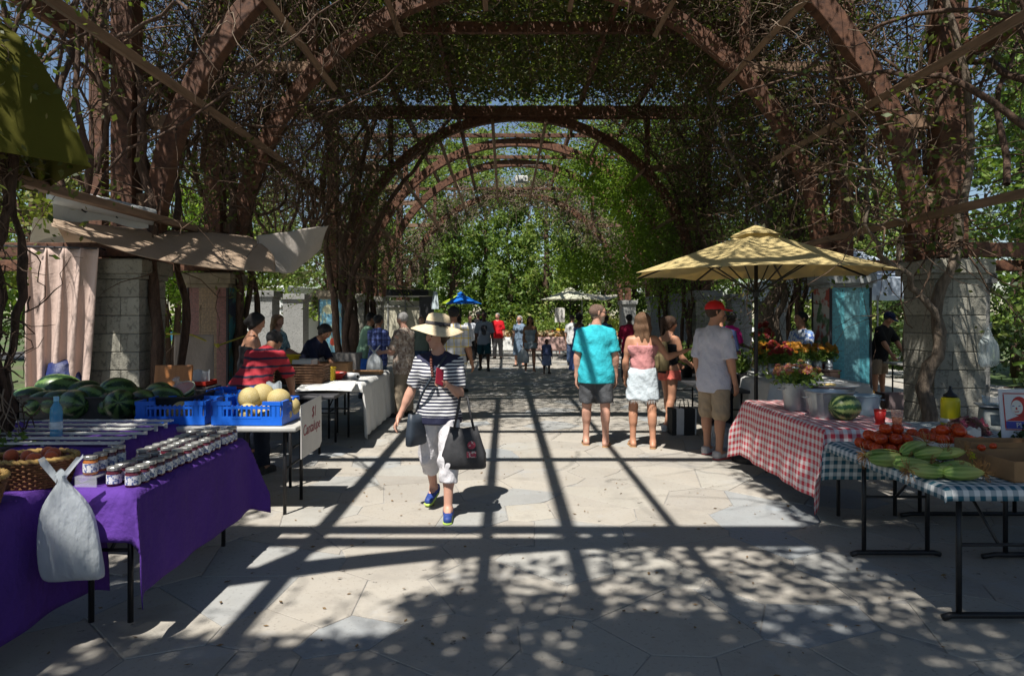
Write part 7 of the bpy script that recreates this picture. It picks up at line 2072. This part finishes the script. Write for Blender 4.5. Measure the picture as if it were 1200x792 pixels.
# more visitors behind on the right
J = person('person in navy shirt and dark trousers behind the man in the red cap', (3.05, 9.75, 0), 35, 1.74, 'tan', ('short', 'black'), ('tee', cl('navy_shirt', (.02, .03, .08)), .9, .15), ('trousers', cl('dark_jeans', (.015, .02, .035)), 1.96), ('shoe', DSOLE, DSOLE), h=.018, arms=(hang(.1, .5), hang(.1, .8)), head=(20, 10))
J = person('woman in bright pink T-shirt near the herbs', (4.35, 13.2, 0), 60, 1.70, 'dark', ('afro', 'black'), ('tee', cl('hot_pink', (.60, .02, .22)), .9, .12), ('trousers', cl('black_leggings', (.012, .012, .014)), 1.96), ('shoe', DSOLE, DSOLE), h=.018, f=True, w=1.1, arms=((V3(.2, .3, -1), V3(0, 1, -.2)), (V3(.2, .3, -1), V3(0, 1, -.3))), head=(5, 15))
J = person('woman with long dark hair in dark green top beside the pink shirt', (4.85, 12.8, 0), -20, 1.58, 'olive', ('long', 'black'), ('tee', cl('dark_teal_top', (.02, .10, .09)), .9, .12), ('trousers', cl('dark_jeans', (.015, .02, .035)), 1.96), ('shoe', DSOLE, DSOLE), h=.018, f=True)
HAW = floral('hawaiian_shirt', (.50, .54, .58), (.04, .10, .36), (.12, .22, .45), 26)
J = person('flower seller in blue and white Hawaiian shirt facing left', (4.50, 10.35, 0), -105, 1.70, 'olive', ('short', 'black'), ('tee', HAW, .9, .2), ('trousers', cl('dark_jeans', (.015, .02, .035)), 1.96), ('shoe', DSOLE, DSOLE), h=.017, w=1.18, arms=((V3(.2, .3, -1), V3(0, 1, -.3)), (V3(.2, .25, -1), V3(.0, 1, -.4))), head=(6, 2), group='stall keepers')
J = person('man in black shirt and navy cap bending over the small table', (7.28, 13.3, 0), 150, 1.74, 'tan', ('short', 'black'), ('tee', cl('black_tee', (.012, .012, .014)), .9, .16), ('shorts', cl('khaki_cargo', (.25, .20, .15)), 1.0), ('shoe', M('white_shoe', (.5, .5, .5), .7), WSOLE), h=.018, w=1.12, lean=14, legs=((0, 0, 4), (0, 0, 4)), arms=((V3(.15, .5, -1), V3(0, .7, -1)), (V3(.15, .5, -1), V3(0, .7, -1))), head=(0, 32), cap=cl('navy_cap', (.01, .015, .05)), group='stall keepers')
# ---------------------------------------------------------------- left stall keepers and shoppers
RST = stripes('red_navy_stripe', (.42, .015, .03), (.015, .012, .035), .085, .25, wob=.012)
J = person('person bent double in a red and navy striped shirt behind the crates', (-2.62, 6.98, 0), 12, 1.68, 'olive', ('short', 'black'), ('tee', RST, .9, .10), ('trousers', cl('dark_jeans', (.015, .02, .035)), 1.96), ('shoe', DSOLE, DSOLE), h=.015, w=1.15, lean=44, legs=((8, 6, 5), (6, 6, 5)), arms=((V3(.2, .5, -1), V3(0, .3, -1)), (V3(.2, .5, -1), V3(0, .3, -1))), head=(0, 55), group='stall keepers')
J = person('woman in black sleeveless top standing by the left stall', (-3.0, 7.95, 0), 55, 1.68, 'tan', ('bun', 'black'), ('tank', cl('black_top', (.015, .015, .018)), 0, .10), ('trousers', cl('dark_jeans', (.015, .02, .035)), 1.96), ('shoe', DSOLE, DSOLE), h=.015, f=True, w=1.1, arms=((V3(.15, .2, -1), V3(.05, .5, -1)), (V3(.2, .15, -1), V3(.1, .45, -1))), head=(5, 22), lean=6, group='stall keepers')
J = person('woman with light hair in blue patterned blouse beyond the stall', (-3.75, 11.2, 0), 110, 1.66, 'fair', ('long', 'blonde'), ('tee', floral('blue_blouse', (.22, .36, .42), (.5, .55, .55), (.06, .14, .2), 26), .9, .2), ('trousers', cl('navy_trousers', (.03, .05, .09)), 1.9), ('shoe', DSOLE, DSOLE), h=.017, f=True, w=1.1, extras=dict(hairlen=.16, curl=(.4, .4)), arms=((V3(.15, .3, -1), V3(0, 1, -.3)), (V3(.15, .3, -1), V3(0, 1, -.1))), head=(0, 12))
b = J['w'](J['at'](.1, -.2, -.02)); t = thing('shoulder_bag', 'black shoulder bag on the woman in the blue patterned blouse', 'bag', (b.x, b.y, b.z - .22), R(20))
obj('body', bagshape(.28, .2, .12, .08, .28), TOTE, t, smooth=True); obj('strap', MB().tube([(-.08, 0, .27), (0, 0, .55), (.08, 0, .27)], .01, 6), TOTE, t)
J = person('woman in navy T-shirt with tied black hair leaning over the stall', (-2.95, 9.98, 0), 112, 1.64, 'olive', ('bun', 'black'), ('tee', cl('dark_navy_tee', (.012, .015, .035)), .9, .12), ('trousers', cl('dark_jeans', (.015, .02, .035)), 1.96), ('shoe', DSOLE, DSOLE), h=.015, f=True, w=1.05, lean=34, arms=((V3(.1, .45, -1), V3(0, .8, -.8)), (V3(.1, .45, -1), V3(0, .8, -.8))), head=(0, 40), group='stall keepers')
J = person('person in green T-shirt and dark cap at the far left stall', (-2.75, 13.3, 0), 60, 1.70, 'olive', ('short', 'black'), ('tee', cl('sage_tee', (.20, .32, .22)), .9, .15), ('trousers', cl('blue_jeans', (.05, .08, .15)), 1.96), ('shoe', DSOLE, DSOLE), h=.02, lean=10, cap=cl('black_cap', (.012, .012, .012)), head=(0, 15))
J = person('man in dark blue plaid shirt at the left stall', (-2.35, 12.6, 0), 30, 1.66, 'olive', ('short', 'black'), ('tee', plaid('blue_plaid', (.03, .05, .20), (.10, .14, .36), (.02, .02, .06), .12), .9, .2), ('trousers', cl('blue_jeans', (.05, .08, .15)), 1.96), ('shoe', DSOLE, DSOLE), h=.02, w=1.05, arms=((V3(.15, .3, -1), V3(0, 1, .0)), (V3(.15, .3, -1), V3(.1, 1, .1))))
J = person('grey-haired man in tan patterned shirt beside the white tablecloth', (-1.62, 10.95, 0), -62, 1.70, 'fair', ('short', 'grey'), ('tee', floral('tan_shirt', (.30, .23, .18), (.46, .40, .34), (.16, .11, .09), 24), .95, .22), ('trousers', cl('tan_trousers', (.27, .22, .16)), 1.96), ('shoe', DSOLE, DSOLE), h=.016, w=1.12, arms=((V3(.15, .25, -1), V3(-.1, 1, -.15)), (V3(.15, .2, -1), V3(-.1, 1, -.2))), head=(0, 20))
J = person('man in white and yellow plaid shirt walking behind the hat woman', (-.80, 10.6, 0), 20, 1.80, 'olive', ('short', 'black'), ('tee', plaid('white_yellow_plaid', (.56, .56, .56), (.40, .40, .42), (.62, .46, .04), .13), .9, .18), ('shorts', cl('navy_shorts', (.03, .04, .07)), 1.0), ('shoe', DSOLE, WSOLE), h=.016, legs=((10, 4, 3), (-10, 10, 3)), head=(-30, 5), arms=(hang(.05, .3), hang(.1, .5)))
# ---------------------------------------------------------------- far visitors
far = 'visitors at the far end of the plaza'
J = person('man in grey printed T-shirt and dark shorts coming toward the camera', (-.62, 20.2, 0), 182, 1.76, 'dark', ('short', 'black'), ('tee', cl('grey_tee', (.30, .33, .40)), .95, .16), ('shorts', cl('dark_teal_shorts', (.02, .07, .09)), 1.0), ('shoe', DSOLE, DSOLE), h=.02, legs=((8, 4, 4), (-8, 12, 4)), group=far)
g = Sdf().c(J['at'](.33, 0, .125), J['at'](.18, 0, .13), .10, .07, .03, fd=J['fw'], fs=.22); J['garment']('face_print', g, floral('dark_print', (.03, .035, .05), (.12, .10, .10), (.02, .02, .03), 20), .016, 0)
J = person('woman in grey playsuit holding a white bag and walking with a child', (.72, 19.7, 0), 175, 1.62, 'olive', ('long', 'brown'), ('tank', cl('grey_playsuit', (.33, .38, .42)), 0, .05), ('shorts', cl('grey_playsuit', (.33, .38, .42)), .45), ('sandal', WSOLE, WSOLE), h=.02, f=True, legs=((9, 4, 2), (-9, 12, 2)), arms=(hang(.0, .1), hang(0, .1)), group=far)
b = J['w'](J['wri'][1] + J['fd'][1] * .1); carrier_bag('plastic_bag', 'pale carrier bag carried by the woman in the grey playsuit', (b.x, b.y, b.z - .42), .34, .46, .16, PLAST, seed=31)
J = person('woman with grey hair in long grey-blue dress beside the playsuit woman', (.46, 21.8, 0), 200, 1.64, 'fair', ('long', 'grey'), ('tee', cl('greyblue_dress', (.16, .22, .30)), .5, .0), ('skirt', cl('greyblue_dress', (.16, .22, .30)), .50), ('shoe', DSOLE, DSOLE), h=.02, f=True, extras=dict(hairlen=.14, curl=(.4, .4)), group=far)
J = person('small girl in blue dress walking beside the playsuit woman', (1.16, 19.1, 0), 170, .98, 'dark', ('bun', 'black'), ('tee', cl('child_blue', (.10, .13, .26)), .4, .0), ('skirt', cl('child_pale', (.24, .28, .42)), .28), ('shoe', DSOLE, DSOLE), h=.016, f=True, w=1.15, arms=((V3(.3, .1, -1), V3(.1, .2, -1)), (V3(.3, .1, -1), V3(.1, .2, -1))), group=far)
J = person('woman in long periwinkle blue dress standing with her back turned', (2.06, 19.0, 0), 65, 1.72, 'dark', ('bun', 'black'), ('tank', cl('blue_dress', (.13, .19, .46)), 0, .0), ('skirt', cl('blue_dress', (.13, .19, .46)), .80), ('shoe', DSOLE, DSOLE), h=.02, f=True, w=1.3, group=far)
J = person('person in navy patterned shirt in the queue behind the blue dress', (2.62, 18.4, 0), 40, 1.70, 'dark', ('short', 'black'), ('tee', floral('navy_floral', (.02, .05, .14), (.06, .14, .26), (.01, .02, .05), 22), .9, .2), ('trousers', cl('dark_jeans', (.015, .02, .035)), 1.96), ('shoe', DSOLE, DSOLE), h=.022, w=1.15, lean=12, head=(0, 20), group=far)
J = person('woman in pale pink blouse in the queue at the far right stall', (2.75, 21.2, 0), 60, 1.68, 'fair', ('short', 'lightbrown'), ('tee', cl('pale_pink', (.50, .40, .46)), .9, .2), ('trousers', cl('blue_jeans', (.05, .08, .15)), 1.96), ('shoe', DSOLE, DSOLE), h=.024, f=True, group=far)
J = person('person in white shirt standing behind the blue dress', (2.20, 22.4, 0), 30, 1.66, 'fair', ('short', 'brown'), ('tee', cl('white_shirt', (.58, .58, .58)), .9, .2), ('trousers', cl('blue_jeans', (.05, .08, .15)), 1.96), ('shoe', DSOLE, DSOLE), h=.024, group=far)
J = person('person in dark red top behind the man in turquoise', (3.05, 16.8, 0), 20, 1.68, 'dark', ('short', 'black'), ('tee', cl('crimson_top', (.30, .015, .05)), .9, .2), ('trousers', cl('dark_jeans', (.015, .02, .035)), 1.96), ('shoe', DSOLE, DSOLE), h=.022, group=far)
J = person('woman in white blouse and black trousers under the blue umbrella', (-1.22, 23.6, 0), 170, 1.66, 'fair', ('short', 'brown'), ('tee', cl('white_blouse', (.58, .60, .66)), 1.6, .14), ('trousers', cl('black_trousers', (.015, .015, .018)), 1.96), ('shoe', DSOLE, DSOLE), h=.022, f=True, legs=((8, 4, 2), (-8, 10, 2)), group=far)
J = person('white-haired man in red shirt beside the far fruit table', (-.28, 25.6, 0), 195, 1.74, 'fair', ('short', 'grey'), ('tee', cl('red_shirt', (.50, .012, .02)), .95, .14), ('trousers', cl('grey_trousers', (.16, .16, .17)), 1.96), ('shoe', DSOLE, DSOLE), h=.022, w=1.12, group=far)
J = person('person in black shirt and dark cap behind the white blouse', (-1.05, 26.4, 0), 160, 1.80, 'dark', ('short', 'black'), ('tee', cl('black_tee', (.012, .012, .014)), .9, .14), ('trousers', cl('black_trousers', (.015, .015, .018)), 1.96), ('shoe', DSOLE, DSOLE), h=.024, cap=cl('black_cap', (.012, .012, .012)), group=far)
J = person('person in dark grey shirt walking beside the plaid shirt man', (-1.02, 14.5, 0), 30, 1.68, 'dark', ('short', 'black'), ('tee', cl('dark_grey_tee', (.03, .03, .035)), .9, .14), ('trousers', cl('black_trousers', (.015, .015, .018)), 1.96), ('shoe', DSOLE, DSOLE), h=.022, group=far)
J = person('fair person half hidden behind the patterned shirt man', (-2.15, 17.5, 0), 170, 1.62, 'fair', ('short', 'lightbrown'), ('tee', cl('grey_green', (.18, .22, .18)), .9, .14), ('trousers', cl('blue_jeans', (.05, .08, .15)), 1.96), ('shoe', DSOLE, DSOLE), h=.022, group=far)
